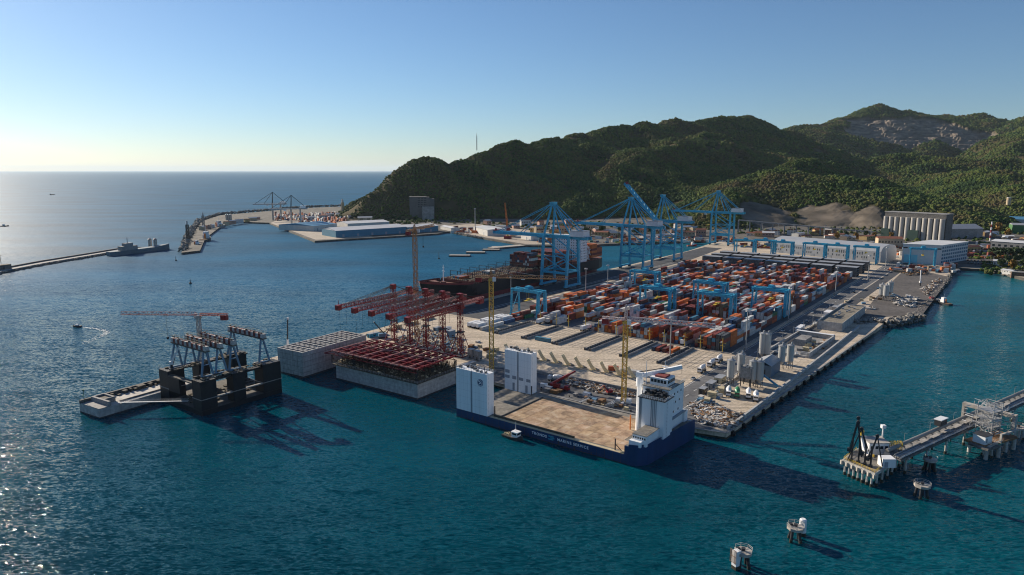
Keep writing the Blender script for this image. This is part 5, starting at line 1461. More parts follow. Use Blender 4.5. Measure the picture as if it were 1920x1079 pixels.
# -- workboat alongside
wb = thing('workboat', 'small dark workboat with a white cabin beside the barge hull', 'boat', G(962,822,0), R(-40))
hl = MB(); rings = []
for x, hw, zz in ((-5.5,1.9,1.1),(-3,2.2,1.1),(1,2.2,1.2),(4,1.5,1.6),(5.8,.15,2.0)):
    rings.append([(x,-hw*.8,-.5),(x,hw*.8,-.5),(x,hw,zz),(x,-hw,zz)])
hl.loft(rings).build('hull', M_DARK, wb)
MB().box(-5,4,-1.7,1.7,1.15,1.25).build('deck', M_TIMBER, wb)
wc = MB().box(.2,3.4,-1.4,1.4,1.25,3.6).box(-.1,3.6,-1.6,1.6,3.6,3.75).build('cabin', M_WHITE, wb)
MB().box(3.4,3.46,-1.2,1.2,2.4,3.3).box(.6,3.0,-1.46,-1.4,2.4,3.2).build('cabin_window', M_GLASS, wc)
MB().cyl((1.6,0,3.7),(1.6,0,8.2),.09,n=6).build('mast', M_WHITE, wb)
ck = MB()
for k in range(10): ck.cbox((-4.6+.45*k,rr.uniform(-1.2,1.2),1.5),(.6,.6,.6))
ck.build('deck_cargo', M_BEIGE, wb)
# -- gangway from barge to quay
t = thing('gangway', 'short grey gangway between the barge deck and the quay', 'gangway', (34,330,4.4), R(50))
MB().box(0,9,-.5,.5,0,.2).build('walkway', M_STEEL, t); h_ = MB()
for y in (-.5,.5):
    h_.beam((0,y,1.1),(9,y,1.1),.08)
    for k in range(7): h_.beam((k*1.5,y,.2),(k*1.5,y,1.1),.06)
h_.build('handrail', M_STEEL, t)
# ================================================================ CONSTRUCTION QUAY AND INDUSTRIAL STRIP
def path_wall(name, label, pts, w, h, m, cap=None, z=3.0):
    t = thing(name, label, 'wall', pts[0], 0.0)
    o = Vector(pts[0])
    for a, b in zip(pts, pts[1:]):
        a = Vector(a)-o; b = Vector(b)-o; L = (b-a).length; n = max(1, int(L/12))
        for k in range(n):
            p = a.lerp(b,k/n); q = a.lerp(b,(k+1)/n-.15/L); p.z = q.z = h/2
            MB().beam(p,q,w,h).build('wall_panel', m, t)
    return t
path_wall('parapet_wall', 'low concrete wall behind the rubble on the construction quay', [G(1005,699),G(1100,717),G(1190,735),G(1262,750)], .6, 1.5, M_CONCG)
path_wall('parapet_wall', 'pale concrete wall along the right-hand quay edge', [Vector((98.5,296.5,3)), Vector((135,341.5,3)), Vector((209,435.5,3)), Vector((262,503,3))], 1.1, 1.7, M_CAIS)
path_wall('kerb_wall', 'long pale concrete barrier between the port road and the batching plant', [Y2(-60,99.5,3),Y2(100,99.2,3),Y2(300,98.5,3)], .8, 1.1, M_CAISB)
path_wall('fence_wall', 'thin concrete barrier between the container yard and the port road', [Y2(48,79,3),Y2(250,79,3),Y2(450,79,3)], .5, .9, M_CONCG)
# fenders on the right quay
mf = MB().box(-1.0,1.0,-.9,0,-.8,2.3).cyl((-.6,-1.1,.8),(.6,-1.1,.8),.7,n=10).mesh('tyre_fender', M_BLACKR)
e0 = Vector((97,293,0)); e1 = Vector((269,494,0)); d = (e1-e0).normalized(); ang = math.atan2(d.y,d.x)
for k in range(19):
    p = e0 + d*(6+k*12.5)
    o = bpy.data.objects.new('quay_fender', mf); COL.objects.link(o); o.location = p; o.rotation_euler = (0,0,ang)
    tag(o, f'black rubber fender on the right-hand quay wall, {ORD[k]} from its near corner', 'fender', 'fenders along the right-hand quay')
# debris and material heaps
def heap(name, label, corners, n, hmax, seed, mats, s=(.3,1.3)):
    rr = random.Random(seed); c = sum((Vector(p) for p in corners), Vector())/len(corners)
    poly = [(p[0],p[1]) for p in corners]; xs = [p[0] for p in poly]; ys = [p[1] for p in poly]
    t = thing(name, label, 'rubble heap', (c.x,c.y,3))
    mbs = [MB() for _ in mats]
    k = 0
    while k < n:
        x, y = rr.uniform(min(xs),max(xs)), rr.uniform(min(ys),max(ys))
        if not bool(in_poly(np.array([x]), np.array([y]), poly)[0]): continue
        k += 1
        f = fbm(np.array([x]), np.array([y]), 9, seed, 2)[0]
        z = hmax*max(0,f-.3)*rr.random()
        mb = rr.choice(mbs); L = rr.uniform(*s); a = rr.random()*6.28; el = rr.uniform(-.35,.35)
        v = Vector((math.cos(a)*math.cos(el),math.sin(a)*math.cos(el),math.sin(el)))*L*rr.choice([1,1,1.8])
        p = Vector((x-c.x,y-c.y,z+.25)); mb.beam(p-v, p+v, L*rr.uniform(.35,1.0), L*rr.uniform(.2,.7))
    for mb, m in zip(mbs, mats):
        o = mb.build('scrap_pieces', m, t); o['kind'] = 'stuff'
    return t
M_SCRAPW = mat('scrap_white', (0.5,0.48,0.45), .8, .3, .5); M_SCRAPB = mat('scrap_rust', (0.14,0.075,0.04), .9, .4, .5, col2=(.30,.17,.08)); M_SCRAPG = mat('scrap_grey', (.13,.13,.13), .8, .4, .5)
heap('material_heap', 'sprawling heap of scrap, timber and white bags at the quay corner', [G(1292,762),G(1330,752),G(1375,778),G(1405,775),G(1372,805),G(1310,795)], 900, 4.0, 4, [M_SCRAPW,M_SCRAPB,M_SCRAPG,M_SCRAPW])
heap('material_heap', 'long strip of timber and debris along the construction quay wall', [G(1058,709),G(1190,738),G(1192,746),G(1120,738),G(1060,722)], 520, 2.4, 5, [M_SCRAPB,M_SCRAPG,M_SCRAPW], (.3,.9))
heap('material_heap', 'low strip of stacked materials near the quay edge by the tower crane', [G(1100,750),G(1150,758),G(1155,764),G(1105,757)], 190, 1.6, 6, [M_SCRAPB,M_SCRAPG,M_BEIGE], (.3,.8))
heap('material_heap', 'cluttered building materials under the red placing cranes', [G(735,640),G(870,668),G(872,640),G(790,615)], 620, 3.0, 7, [M_SCRAPW,M_SCRAPG,M_SCRAPB,M_LBLUE], (.4,1.3))
heap('material_heap', 'brown scrap heap at the far end of the storage quay', [G(1690,505),G(1735,503),G(1742,515),G(1700,518)], 420, 5.0, 8, [M_SCRAPB,M_SCRAPG], (.6,1.8))
heap('material_heap', 'dark machinery clutter along the storage quay edge', [G(1725,545),G(1760,522),G(1766,526),G(1738,556)], 260, 4.0, 9, [M_SCRAPG,M_SCRAPB,M_SCRAPW], (.5,1.4))
heap('material_heap', 'white bags and tarpaulins beside the small grey silos', [G(1672,560),G(1720,558),G(1715,578),G(1680,574)], 190, 3.5, 10, [M_SCRAPW,M_SCRAPW,M_SCRAPG], (.8,2.2))
heap('material_heap', 'pale timber inside the low walled yard', [G(1522,656),G(1555,634),G(1558,640),G(1532,662)], 240, 2.5, 11, [M_SCRAPW,M_SCRAPB], (.4,1.2))
# ---- vehicles
def wheels(mb, xs, y, r=.5, w=.35):
    for x in xs:
        mb.cyl((x,-y,r),(x,-y+w,r),r,n=10); mb.cyl((x,y-w,r),(x,y,r),r,n=10)
    return mb
M_CARW = mat('car_white',(.68,.68,.68),.35,.03,.5,spec=.5); M_CARS = mat('car_silver',(.34,.35,.37),.35,.05,.5,metal=.3); M_CARD = mat('car_dark',(.03,.035,.045),.35,.1,.5); M_CARR = mat('car_red',(.32,.03,.025),.35,.05,.5); M_CARB = mat('car_blue',(.03,.08,.22),.35,.05,.5)
def car(label, loc, rz, m, group='parked cars'):
    t = thing('parked_car', label, 'car', loc, rz, group)
    MB().prism([(-2.1,-.85),(2.1,-.85),(2.1,.85),(-2.1,.85)],.35,.95).build('body', m, t)
    MB().loft([[(-1.5,-.8,.95),(1.1,-.8,.95),(1.1,.8,.95),(-1.5,.8,.95)],[(-1.1,-.68,1.5),(.5,-.68,1.5),(.5,.68,1.5),(-1.1,.68,1.5)]]).build('cabin', M_GLASS, t)
    wheels(MB(),(-1.3,1.3),.86,.33,.22).build('wheels', M_BLACKR, t)
    return t
def van(label, loc, rz, m=M_CARW):
    t = thing('van', label, 'van', loc, rz, 'vans')
    MB().loft([[(-2.6,-1,.4),(2.8,-1,.4),(2.8,1,.4),(-2.6,1,.4)],[(-2.6,-.95,2.4),(1.6,-.95,2.4),(1.6,.95,2.4),(-2.6,.95,2.4)]]).build('body', m, t)
    MB().quad((1.72,-.85,2.25),(2.55,-.9,1.1),(2.55,.9,1.1),(1.72,.85,2.25)).box(1.1,1.6,-1.01,1.01,1.35,2.1).build('windscreen', M_GLASS, t)
    wheels(MB(),(-1.6,1.8),1.0,.38,.25).build('wheels', M_BLACKR, t); return t
def mixer(label, loc, rz, m, group='concrete mixer trucks'):
    t = thing('mixer_truck', label, 'mixer truck', loc, rz, group)
    MB().box(-4.2,4.2,-1.1,1.1,.8,1.1).build('chassis', M_DARK, t)
    MB().box(2.6,4.3,-1.2,1.2,1.1,3.2).build('cab', m, t)
    MB().box(4.3,4.34,-1.05,1.05,2.1,3.0).build('windscreen', M_GLASS, t)
    MB().cyl((1.9,0,2.5),(.2,0,2.8),.7,1.45,12).cyl((.2,0,2.8),(-1.8,0,3.1),1.45,1.35,12).cyl((-1.8,0,3.1),(-4.2,0,3.7),1.35,.5,12).build('drum', m, t)
    MB().beam((-4.0,0,2.9),(-5.0,0,1.4),.5,.15).box(-4.4,-3.7,-.6,.6,1.1,2.6).build('chute', M_STEEL, t)
    wheels(MB(),(-3.2,-2.0,1.6,3.3),1.2,.55,.4).build('wheels', M_BLACKR, t); return t
M_GREENM = mat('mixer_green',(.03,.20,.09),.45,.1,.5)
def gz(u, v): p = G(u,v); return (p.x,p.y,3.05)
for k,(u,v,m,lb) in enumerate([(1316,698,M_CARW,'white mixer truck at the front of the queue on the port road'),(1334,687,M_CARW,'white mixer truck in the middle of the queue on the port road'),(1348,679,M_CARW,'white mixer truck at the back of the queue on the port road')]):
    mixer(lb, gz(u,v), YA+R(180), m)
for u,v,m,lb in [(1366,741,M_CARW,'white mixer truck leftmost below the batching silos'),(1382,743,M_GREENM,'green mixer truck below the batching silos'),(1403,745,M_CARW,'white mixer truck right of the green one'),(1417,750,M_CARW,'white mixer truck nearest the quay wall')]:
    mixer(lb, gz(u,v), R(-110), m)
mixer('white mixer truck behind the red mobile crane', gz(1041,716), R(150), M_CARW)
van('white van beside the red mobile crane', gz(1022,728), R(-30)); van('white van parked in the middle of the construction quay', gz(1102,745), R(-40)); van('silver grey van second beside the red crane', gz(1030,733), R(-35), M_CARS)
for k,(u,v,m) in enumerate([(1305,640,M_CARW),(1440,618,M_CARW),(1470,600,M_CARS),(1500,585,M_CARW),(1560,545,M_CARD),(1600,520,M_CARW),(1640,505,M_CARR)]):
    a, b = toY(G(u,v)); p = Y2(a, 86 if k % 2 else 92.5, 3.05)
    if k == 0: p = Vector(gz(1300,712))
    car(f'{["white","white","silver","white","dark","white","red"][k]} car driving on the port road, {ORD[k]} from the near end', p, YA+(R(180) if k % 2 else 0), m, 'cars on the port road')
# trucks with trailers on the pads and by the apron
def truck(label, loc, rz, cabm, boxci=None, L=12.6):
    t = thing('truck', label, 'truck', loc, rz, 'trucks')
    MB().box(-L/2,L/2-2.8,-1.1,1.1,.95,1.25).build('trailer_bed', M_DARK, t)
    MB().box(L/2-2.2,L/2,-1.2,1.2,.9,3.5).build('cab', cabm, t)
    MB().box(L/2,L/2+.04,-1.05,1.05,2.2,3.2).build('windscreen', M_GLASS, t)
    wheels(MB(),(-L/2+1,-L/2+2.3,-L/2+3.6,L/2-3.4,L/2-.9),1.2,.52,.35).build('wheels', M_BLACKR, t)
    if boxci is not None:
        MB().box(-L/2+.2,L/2-2.9,-1.22,1.22,1.25,3.9).build('box_body', [M_WHITE,M_SCRAPW,M_CARB][boxci], t)
    return t
for k,(u,v,bx,lb) in enumerate([(1098,619,0,'white box truck backed to the pads below the first gantry'),(1033,605,1,'truck with grey box between pads and gantry legs'),(1016,606,0,'white truck beside the leftmost gantry legs'),(1285,645,0,'white truck behind the orange container row'),(1325,652,None,'dark flatbed truck between the yellow poles')]):
    truck(lb, gz(u,v), YA, M_CARW if k != 4 else M_CARD, bx)
for k in range(9):     # long white trailers parked in rows left of the pads
    b = -106+ (k % 3)*4.2; a = 8+ (k//3)*15
    truck(f'white box trailer parked by the ship apron, {ORD[k//3]} rank, {ORD[k % 3]} row', Y2(a,b,3.05), YA, M_CARW, 0)
for k in range(4):
    a = 6+k*14
    loose_container(a, -92, 3.05, [5,6,7,0][k], f'{["light grey","white","blue","dark red"][k]} container in the single line left of the pads', group='containers in the line by the apron')
# red mobile crane
t = thing('mobile_crane', 'red truck-mounted mobile crane with its boom lowered to the right', 'mobile crane', gz(1047,731), R(-33))
MB().box(-6.5,6.5,-1.3,1.3,.9,1.7).build('chassis', M_RED, t); MB().box(4.2,6.6,-1.3,1.3,1.7,3.1).build('driver_cab', M_RED, t)
MB().box(6.6,6.64,-1.1,1.1,2.2,2.9).build('windscreen', M_GLASS, t)
MB().box(-4.5,.5,-1.4,1.4,1.75,3.2).build('superstructure', M_RED, t); MB().box(-5.8,-4.5,-1.35,1.35,1.75,3.2).build('counterweight', M_DARK, t)
MB().beam((-3.4,0,3.2),(4.4,3.9,8.2),1.1,1.2).build('boom_section', M_RED, t); MB().beam((4.2,3.8,8.1),(7.4,5.4,10.2),.7,.8).build('boom_section', M_RED, t)
MB().beam((-1.0,.6,2.9),(2.2,2.8,6.2),.4).build('lift_ram', M_DARK, t); wheels(MB(),(-5,-3.4,-.6,2.4,4.6),1.4,.62,.45).build('wheels', M_BLACKR, t)
st = MB()
for x in (-5.6,3.4): st.box(x-.25,x+.25,-3.4,3.4,.7,1.0).box(x-.5,x+.5,-3.6,-3.0,.05,.7).box(x-.5,x+.5,3.0,3.6,.05,.7)
st.build('outriggers', M_DARK, t)
t = thing('excavator', 'small red excavator with folded arm beside the debris strip', 'excavator', gz(1142,739), R(200))
MB().box(-1.8,1.8,-1.4,-.8,0,.8).box(-1.8,1.8,.8,1.4,0,.8).build('tracks', M_DARK, t); MB().box(-1.6,1.4,-1.2,1.2,.9,2.2).build('body', M_RED, t); MB().box(.2,1.5,-1.15,-.2,2.2,3.2).build('cab', M_GLASS, t)
MB().beam((1.2,.3,2),(3.6,.3,5.2),.5).beam((3.6,.3,5.2),(5.6,.3,3.4),.4).build('arm', M_RED, t); MB().box(5.2,6.1,-.2,.8,2.4,3.3).build('bucket', M_DARK, t)
# blue-grey site equipment behind the slipform
t = thing('crawler_rig', 'blue crawler rig with two black booms behind the slipform', 'rig', gz(718,634), R(20))
MB().box(-3,3,-2,-1.1,0,1).box(-3,3,1.1,2,0,1).build('tracks', M_DARK, t); MB().box(-3,3,-1.8,1.8,1.1,3.4).build('body', M_LBLUE, t)
MB().beam((1,0,3),(-6,0,12),.7).build('boom', M_DARK, t); MB().beam((2,0,3),(8,0,10),.6).beam((8,0,10),(13,0,4),.5).build('placing_arm', M_DARK, t)
for k,(u,v,w,l,h,m,lb) in enumerate([(838,622,3,7,3.2,M_WHITE,'white site cabin under the red cranes'),(846,633,3,6,5,M_LBLUE,'pale blue tank unit beside the nearest red crane'),(820,620,2.6,6,2.6,M_LBLUE,'blue skid unit between the red crane masts'),(700,632,3,9,2.8,M_BLUE,'blue site container on the pier behind the slipform'),(884,672,4,3,6,M_CONCG,'tall grey tank left of the yellow tower crane'),(897,676,4,3,6,M_CONCG,'tall grey tank touching the yellow tower crane foot'),(880,690,3,9,3,M_CONCG,'grey office cabin between the caisson and the barge')]):
    t = thing('site_unit', lb, 'site cabin', gz(u,v), YA)
    MB().box(-l/2,l/2,-w/2,w/2,.2,h).build('body', m, t); MB().box(-l/2-.1,l/2+.1,-w/2-.1,w/2+.1,h,h+.15).build('roof', M_STEEL, t)
    MB().box(-l/2-.03,-l/2,-.5,.4,.3,2.2).box(-1,1,-w/2-.03,-w/2,1.0,1.9).build('door_and_window', M_GLASS, t)
# long pale stockpile shed and sheets near the sea quay
for k in range(5):
    p = Vector((-120+11*k, 470+17*k, 3)); t = thing('steel_sheet_stack', f'pale stack of formwork sheets on the sea quay, {ORD[k]} from the near end', 'stack', p+Vector((9,-6,0)), R(58), 'stacks on the sea quay')
    for j in range(3): MB().box(-6,6,-2+.1*j,2-.1*j,.05+.6*j,.55+.6*j).build('sheet', M_CONCG if j % 2 else M_BEIGE, t)
# ---- batching plant
M_SILO = mat('silo_steel', (.40,.41,.41), .45, .12, .4, metal=.25, streak=1)
def silo(label, loc, r, h, group, cone=2.2, leg=2.5):
    t = thing('cement_silo', label, 'silo', loc, 0, group)
    MB().cyl((0,0,leg+cone),(0,0,h),r,n=16).build('shell', M_SILO, t, smooth=False)
    MB().cyl((0,0,leg),(0,0,leg+cone),.4,r,16).build('hopper_cone', M_SILO, t)
    MB().cyl((0,0,h),(0,0,h+.7),r,.5,16).cyl((.5,0,h+.6),(.5,0,h+1.9),.5,n=10).build('roof', M_STEEL, t)
    l = MB()
    for a in range(4): l.beam((r*.85*math.cos(a*1.57+.78),r*.85*math.sin(a*1.57+.78),0),(r*.85*math.cos(a*1.57+.78),r*.85*math.sin(a*1.57+.78),leg+cone+1),.25)
    l.build('legs', M_DARK, t)
    rg_ = MB(); rg_.cyl((0,0,h-.2),(0,0,h-.1),r+.35,n=16)
    for a in range(12): rg_.beam((math.cos(a*.5236)*(r+.3),math.sin(a*.5236)*(r+.3),h),(math.cos(a*.5236)*(r+.3),math.sin(a*.5236)*(r+.3),h+1),.06)
    for k in range(int(h)): rg_.box(r+.02,r+.12,-.25,.25,k+.6,k+.68)
    rg_.build('gallery_ladder', M_STEEL, t); return t
GS = 'silos of the concrete batching plant'
for u,v,h,lb in [(1369,722,12.5,'grey cement silo leftmost of the batching plant'),(1388,710,12.5,'grey cement silo second from left, near the port road'),(1428,676,15.5,'tallest grey cement silo, left of the close pair'),(1437,677,15.5,'tall grey cement silo, right of the close pair'),(1410,726,13,'grey cement silo behind the mixer trucks, left'),(1423,727,13,'grey cement silo behind the mixer trucks, right'),(1464,692,12.5,'dark grey silo left of the pair nearest the quay edge'),(1480,691,12.5,'dark grey silo right of the pair nearest the quay edge')]:
    silo(lb, gz(u,v), 2.0, h+1.8, GS)
t = thing('batching_hall', 'grey-blue steel hall in the middle of the batching plant', 'industrial hall', gz(1437,700), YA)
MB().box(-9,9,-5,5,0,7).build('walls', mat('hall_blue',(.10,.16,.22),.6,.1,.3), t)
MB().poly([(-9.4,-5.4,7),(9.4,-5.4,7),(9.4,0,9.4),(-9.4,0,9.4)]).poly([(-9.4,0,9.4),(9.4,0,9.4),(9.4,5.4,7),(-9.4,5.4,7)]).build('roof', M_STEEL, t)
MB().box(-9.05,-9,-2,2,0,4.5).build('door', M_DARK, t)
t = thing('batching_tower', 'grey batching tower with inclined conveyor beside the mixer trucks', 'batching plant', gz(1400,724), YA)
MB().box(-3,3,-3,3,5,11).build('mixer_house', M_CONCG, t); l = MB()
for x in (-2.6,2.6):
    for y in (-2.6,2.6): l.beam((x,y,0),(x,y,5),.4)
l.build('legs', M_DARK, t)
MB().beam((2,-3.2,10),(6,-15,1.2),1.4,.9).build('conveyor', M_BLUED, t)
for k in range(3): MB().box(6.5,11,-3+3.4*k,0+3.4*k,0,4.5).build('aggregate_bin', M_CONCG, t)
gg = MB()
for k in range(14): gg.cbox((random.uniform(-3,3),random.uniform(-3,3),11.6),(1,1,1.2))
gg.build('roof_gear', M_STEEL, t)
t = thing('inclined_conveyor', 'long low beige conveyor feeding the batching plant', 'conveyor', gz(1412,700), YA)
MB().beam((-14,0,1),(12,2,6),1.3,.9).build('belt_gallery', M_BEIGE, t); l = MB()
for k in range(5): x = -11+k*5.5; l.beam((x,.1,0),(x,.1,1.3+k*1.05),.25)
l.build('legs', M_DARK, t)
# low walled yard
t = thing('walled_yard', 'roofless yard enclosed by low pale concrete walls on the quay', 'walled yard', G(1515,672), R(51))
for nm,b in (('wall',(0,62,-.5,.5,0,3.2)),('wall',(61,62,.5,24,0,3.2)),('wall',(0,62,24,25,0,2.4)),('wall',(-.5,.5,.5,24,0,1.4))): MB().box(*b).build(nm, M_CAIS, t)
MB().box(59.5,62.6,.2,25.4,3.2,3.5).build('wall_roof', M_WHITE, t)
MB().box(28,44,10,17,0,4.5).build('inner_block', M_CONCG, t); MB().box(.5,61,.5,24,.03,.06).build('floor', M_CONCG, t)
# grey warehouse on the quay
wp = G(1578,623); t = thing('warehouse', 'long grey flat-roofed warehouse on the right-hand quay', 'warehouse', wp, R(52.5))
WL, WW, WH = 84, 17, 6.5
MB().box(0,WL,0,.3,0,WH).box(0,WL,WW-.3,WW,0,WH).box(0,.3,.3,WW-.3,0,WH).box(WL-.3,WL,.3,WW-.3,0,WH).build('walls', M_CAIS, t)
MB().box(.3,WL-.3,.3,WW-.3,WH-1.3,WH-1.0).build('roof', mat('roof_gravel',(.22,.20,.16),.9,.15,.3,fine=1.0), t)
for k in range(14): MB().box(k*6+.25,k*6+.4,-.06,0,0,WH).build('panel_joint', M_CONCD, t)
for k in range(3): MB().box(-.06,0,2+k*5,4.6+k*5,0,3.6).build('roller_door', M_STEEL, t)
rf = MB()
for k in range(9): rf.cbox((30+k*5.5,random.uniform(4,13),WH-.3),(2,1.4,1.2))
rf.build('roof_units', M_STEEL, t)
# white tented stores and cabins between road and warehouse
for k,(u,v,l,w,h,m,lb) in enumerate([(1558,594,12,9,4,M_WHITE,'white box store left of the grey warehouse'),(1570,583,9,7,3.4,M_CAISB,'beige cabin behind the white store'),(1545,603,7,4,2.8,M_RED,'red machine shed beside the white store'),(1500,620,14,3,3,M_WHITE,'white site cabin row above the walled yard'),(1350,716,8,4,3,M_BEIGE,'beige cabin beside the leftmost silo'),(1333,728,7,3.5,3.4,M_CONCG,'grey shelter near the leftmost silo'),(1318,738,5,3,3,M_TIMBER,'small brown hut at the end of the road barrier')]):
    t = thing('site_cabin', lb, 'cabin', gz(u,v), YA)
    MB().box(-l/2,l/2,-w/2,w/2,0,h).build('body', m, t); MB().box(-l/2-.2,l/2+.2,-w/2-.2,w/2+.2,h,h+.2).build('roof', M_STEEL if m != M_WHITE else M_WHITE, t)
    MB().box(-l/2-.03,-l/2,-.6,.6,.1,2.1).build('door', M_DARK, t); MB().box(-l/4,l/4,-w/2-.03,-w/2,1.1,1.9).build('window', M_GLASS, t)
# three slim silos at the storage quay
for k,(u,v) in enumerate(((1652,562),(1660,564),(1668,557))): silo(f'slim pale silo on the storage quay, {["left","front","right"][k]} one of three', gz(u,v), 2.4, 14, 'silos on the storage quay')
t = thing('inclined_conveyor', 'blue inclined conveyor beside the three slim silos', 'conveyor', gz(1680,560), R(30)); MB().beam((-6,0,5),(6,0,1),1.4,1.0).build('belt_gallery', M_LBLUE, t); MB().beam((-5,0,0),(-5,0,4.4),.3).beam((3,0,0),(3,0,1.8),.3).build('legs', M_DARK, t)
deck_crane(gz(1725,536), R(80), 'white upright crane on the storage quay tarmac', boom=12, tilt=84)
# tug and work barge moored at the storage quay
t = thing('work_barge', 'rust brown work barge moored at the storage quay', 'barge', G(1748,566,0), R(5))
MB().box(-10,10,-4,4,-.5,1.6).build('hull', M_DARK, t); MB().box(-9.6,9.6,-3.7,3.7,1.6,1.7).build('deck', M_SCRAPB, t); MB().box(-3,0,-2,1,1.7,4.6).build('red_winch_house', M_RED, t)
c = MB()
for k in range(16): c.cbox((random.uniform(-9,9),random.uniform(-3,3),2.1),(1.2,.9,.9))
c.build('deck_gear', M_SCRAPW, t)
def tug(label, loc, rz, s=1.0, hullm=M_DARK):
    t = thing('tugboat', label, 'boat', loc, rz); t.scale = (s,s,s)
    rings = [[(x,-hw*.85,-.6),(x,hw*.85,-.6),(x,hw,z),(x,-hw,z)] for x,hw,z in ((-7,2.4,1.5),(-4,2.9,1.5),(2,2.9,1.8),(5.5,2.0,2.4),(7.6,.2,2.9))]
    MB().loft(rings).build('hull', hullm, t)
    w = MB().box(-.5,3.5,-1.7,1.7,1.7,4.0).box(0,3.0,-1.4,1.4,4.0,6.2).build('wheelhouse', M_WHITE, t)
    MB().box(3.0,3.05,-1.2,1.2,4.8,5.8).box(.4,2.6,-1.45,-1.4,4.8,5.8).build('window', M_GLASS, w)
    MB().cyl((-1.4,0,1.6),(-1.4,0,5.0),.55,n=8).build('funnel', M_ORANGE, t); MB().cyl((1.4,0,6.2),(1.4,0,9.5),.1,n=5).build('mast', M_WHITE, t)
    MB().box(-6.6,-.6,-2.2,2.2,1.5,1.6).build('deck', M_SCRAPB, t); return t
tug('small tugboat with white wheelhouse beside the work barge', G(1771,571,0), R(100))
# ---- tall light masts
ml = MB().cyl((0,0,0),(0,0,27),.42,.22,10).mesh('mast', M_STEEL); mlc = MB().cyl((0,0,26.4),(0,0,26.7),1.3,n=12).mesh('lamp_ring', M_STEEL)
mll = MB(); 
for k in range(8): mll.cbox((1.2*math.cos(k*.785),1.2*math.sin(k*.785),26.0),(.5,.5,.5))
mll = mll.mesh('floodlights', M_GREYW); mlf = MB().box(-.9,.9,-.9,.9,0,.8).mesh('footing', M_CONCG)
ln = ['beside the port road near the orange stacks','beside the port road below the grey warehouse','beside the port road near the dark racks','beside the first yard gantry on the ship apron','on the ship apron between the quay cranes','on the pads in front of the barge bridge','beyond the batching plant walls','at the far end of the port road','near the middle of the ship apron']
for k,(u,v) in enumerate(((1398,656),(1566,553),(1627,525),(958,577),(1139,548),(1256,672),(1478,600),(1660,505),(1098,556))):
    t = thing('light_mast', f'tall steel floodlight mast {ln[k]}', 'light mast', gz(u,v), 0, 'floodlight masts')
    inst('mast', ml, t, (0,0,0)); inst('lamp_ring', mlc, t, (0,0,0)); inst('floodlights', mll, t, (0,0,0)); inst('footing', mlf, t, (0,0,0))
# street lamps along the port road
sl1 = MB().cyl((0,0,0),(0,0,9),.12,.08,6).mesh('post', M_STEEL); sl2 = MB().beam((0,0,9),(0,-1.8,9.3),.1).box(-.2,.2,-2.4,-1.7,9.2,9.4).mesh('lamp_arm', M_STEEL)
for k in range(14):
    t = thing('street_lamp', f'slim street lamp along the port road barrier, {ORD[k]} from the near end', 'street lamp', Y2(-40+k*26,98.2,3), YA, 'lamps along the port road')
    inst('post', sl1, t, (0,0,0)); inst('lamp_arm', sl2, t, (0,0,0))

# ---- scattered material stacks, pallets and crates along the working quays
rr = random.Random(91)
ms = []
for k in range(6):
    mb = MB()
    for j in range(rr.choice([2,3,4])): mb.box(-1.6+rr.uniform(-.2,.2),1.6,-1.0,1.0+rr.uniform(-.2,.2),.05+j*.55,.5+j*.55)
    if k == 4: mb = MB(); [mb.cyl((-2.5,-.9+.6*q+.3*(w_ % 2),.3+.5*w_),(2.5,-.9+.6*q+.3*(w_ % 2),.3+.5*w_),.28,n=8) for w_ in range(3) for q in range(4-w_)]
    ms.append(mb)
smat = [M_SCRAPW, M_SCRAPB, M_CONCG, M_BEIGE, M_STEEL, M_LBLUE]; snm = ['pale','rusty brown','grey','beige','steel pipe','blue']
smesh = [mb.mesh('material_stack', smat[k]) for k, mb in enumerate(ms)]
def stacks(n, quad, where, seed):
    r2 = random.Random(seed)
    A, B, C, D = [G(*q) for q in quad]
    for k in range(n):
        s_, t_ = r2.random(), r2.random(); p = A.lerp(B,s_).lerp(D.lerp(C,s_),t_); q = r2.randrange(6)
        o = bpy.data.objects.new('material_stack', smesh[q]); COL.objects.link(o); o.location = (p.x,p.y,3.04); o.rotation_euler = (0,0,YA+r2.choice([0,1.57,.3])); f = r2.uniform(.7,1.5); o.scale = (f,f,f)
        tag(o, f'{snm[q]} material stack {where}, {ORD[k]} of group', 'material stack', 'stacks of site material')
stacks(18, [(1300,745),(1345,718),(1372,735),(1330,760)], 'between road barrier and scrap heap', 1)
stacks(16, [(1440,690),(1520,640),(1535,650),(1470,705)], 'beside the quay edge silos', 2)
stacks(16, [(1520,612),(1590,560),(1600,565),(1540,610)], 'along the road by the grey warehouse', 3)
stacks(14, [(1600,570),(1650,540),(1700,575),(1625,590)], 'around the three slim silos', 4)
stacks(16, [(1015,735),(1180,772),(1180,765),(1015,728)], 'on the construction quay edge', 5)
stacks(18, [(875,665),(940,690),(940,660),(890,640)], 'left of the white barge towers', 6)
stacks(14, [(640,640),(740,612),(760,618),(690,645)], 'on the pier behind the caissons', 7)
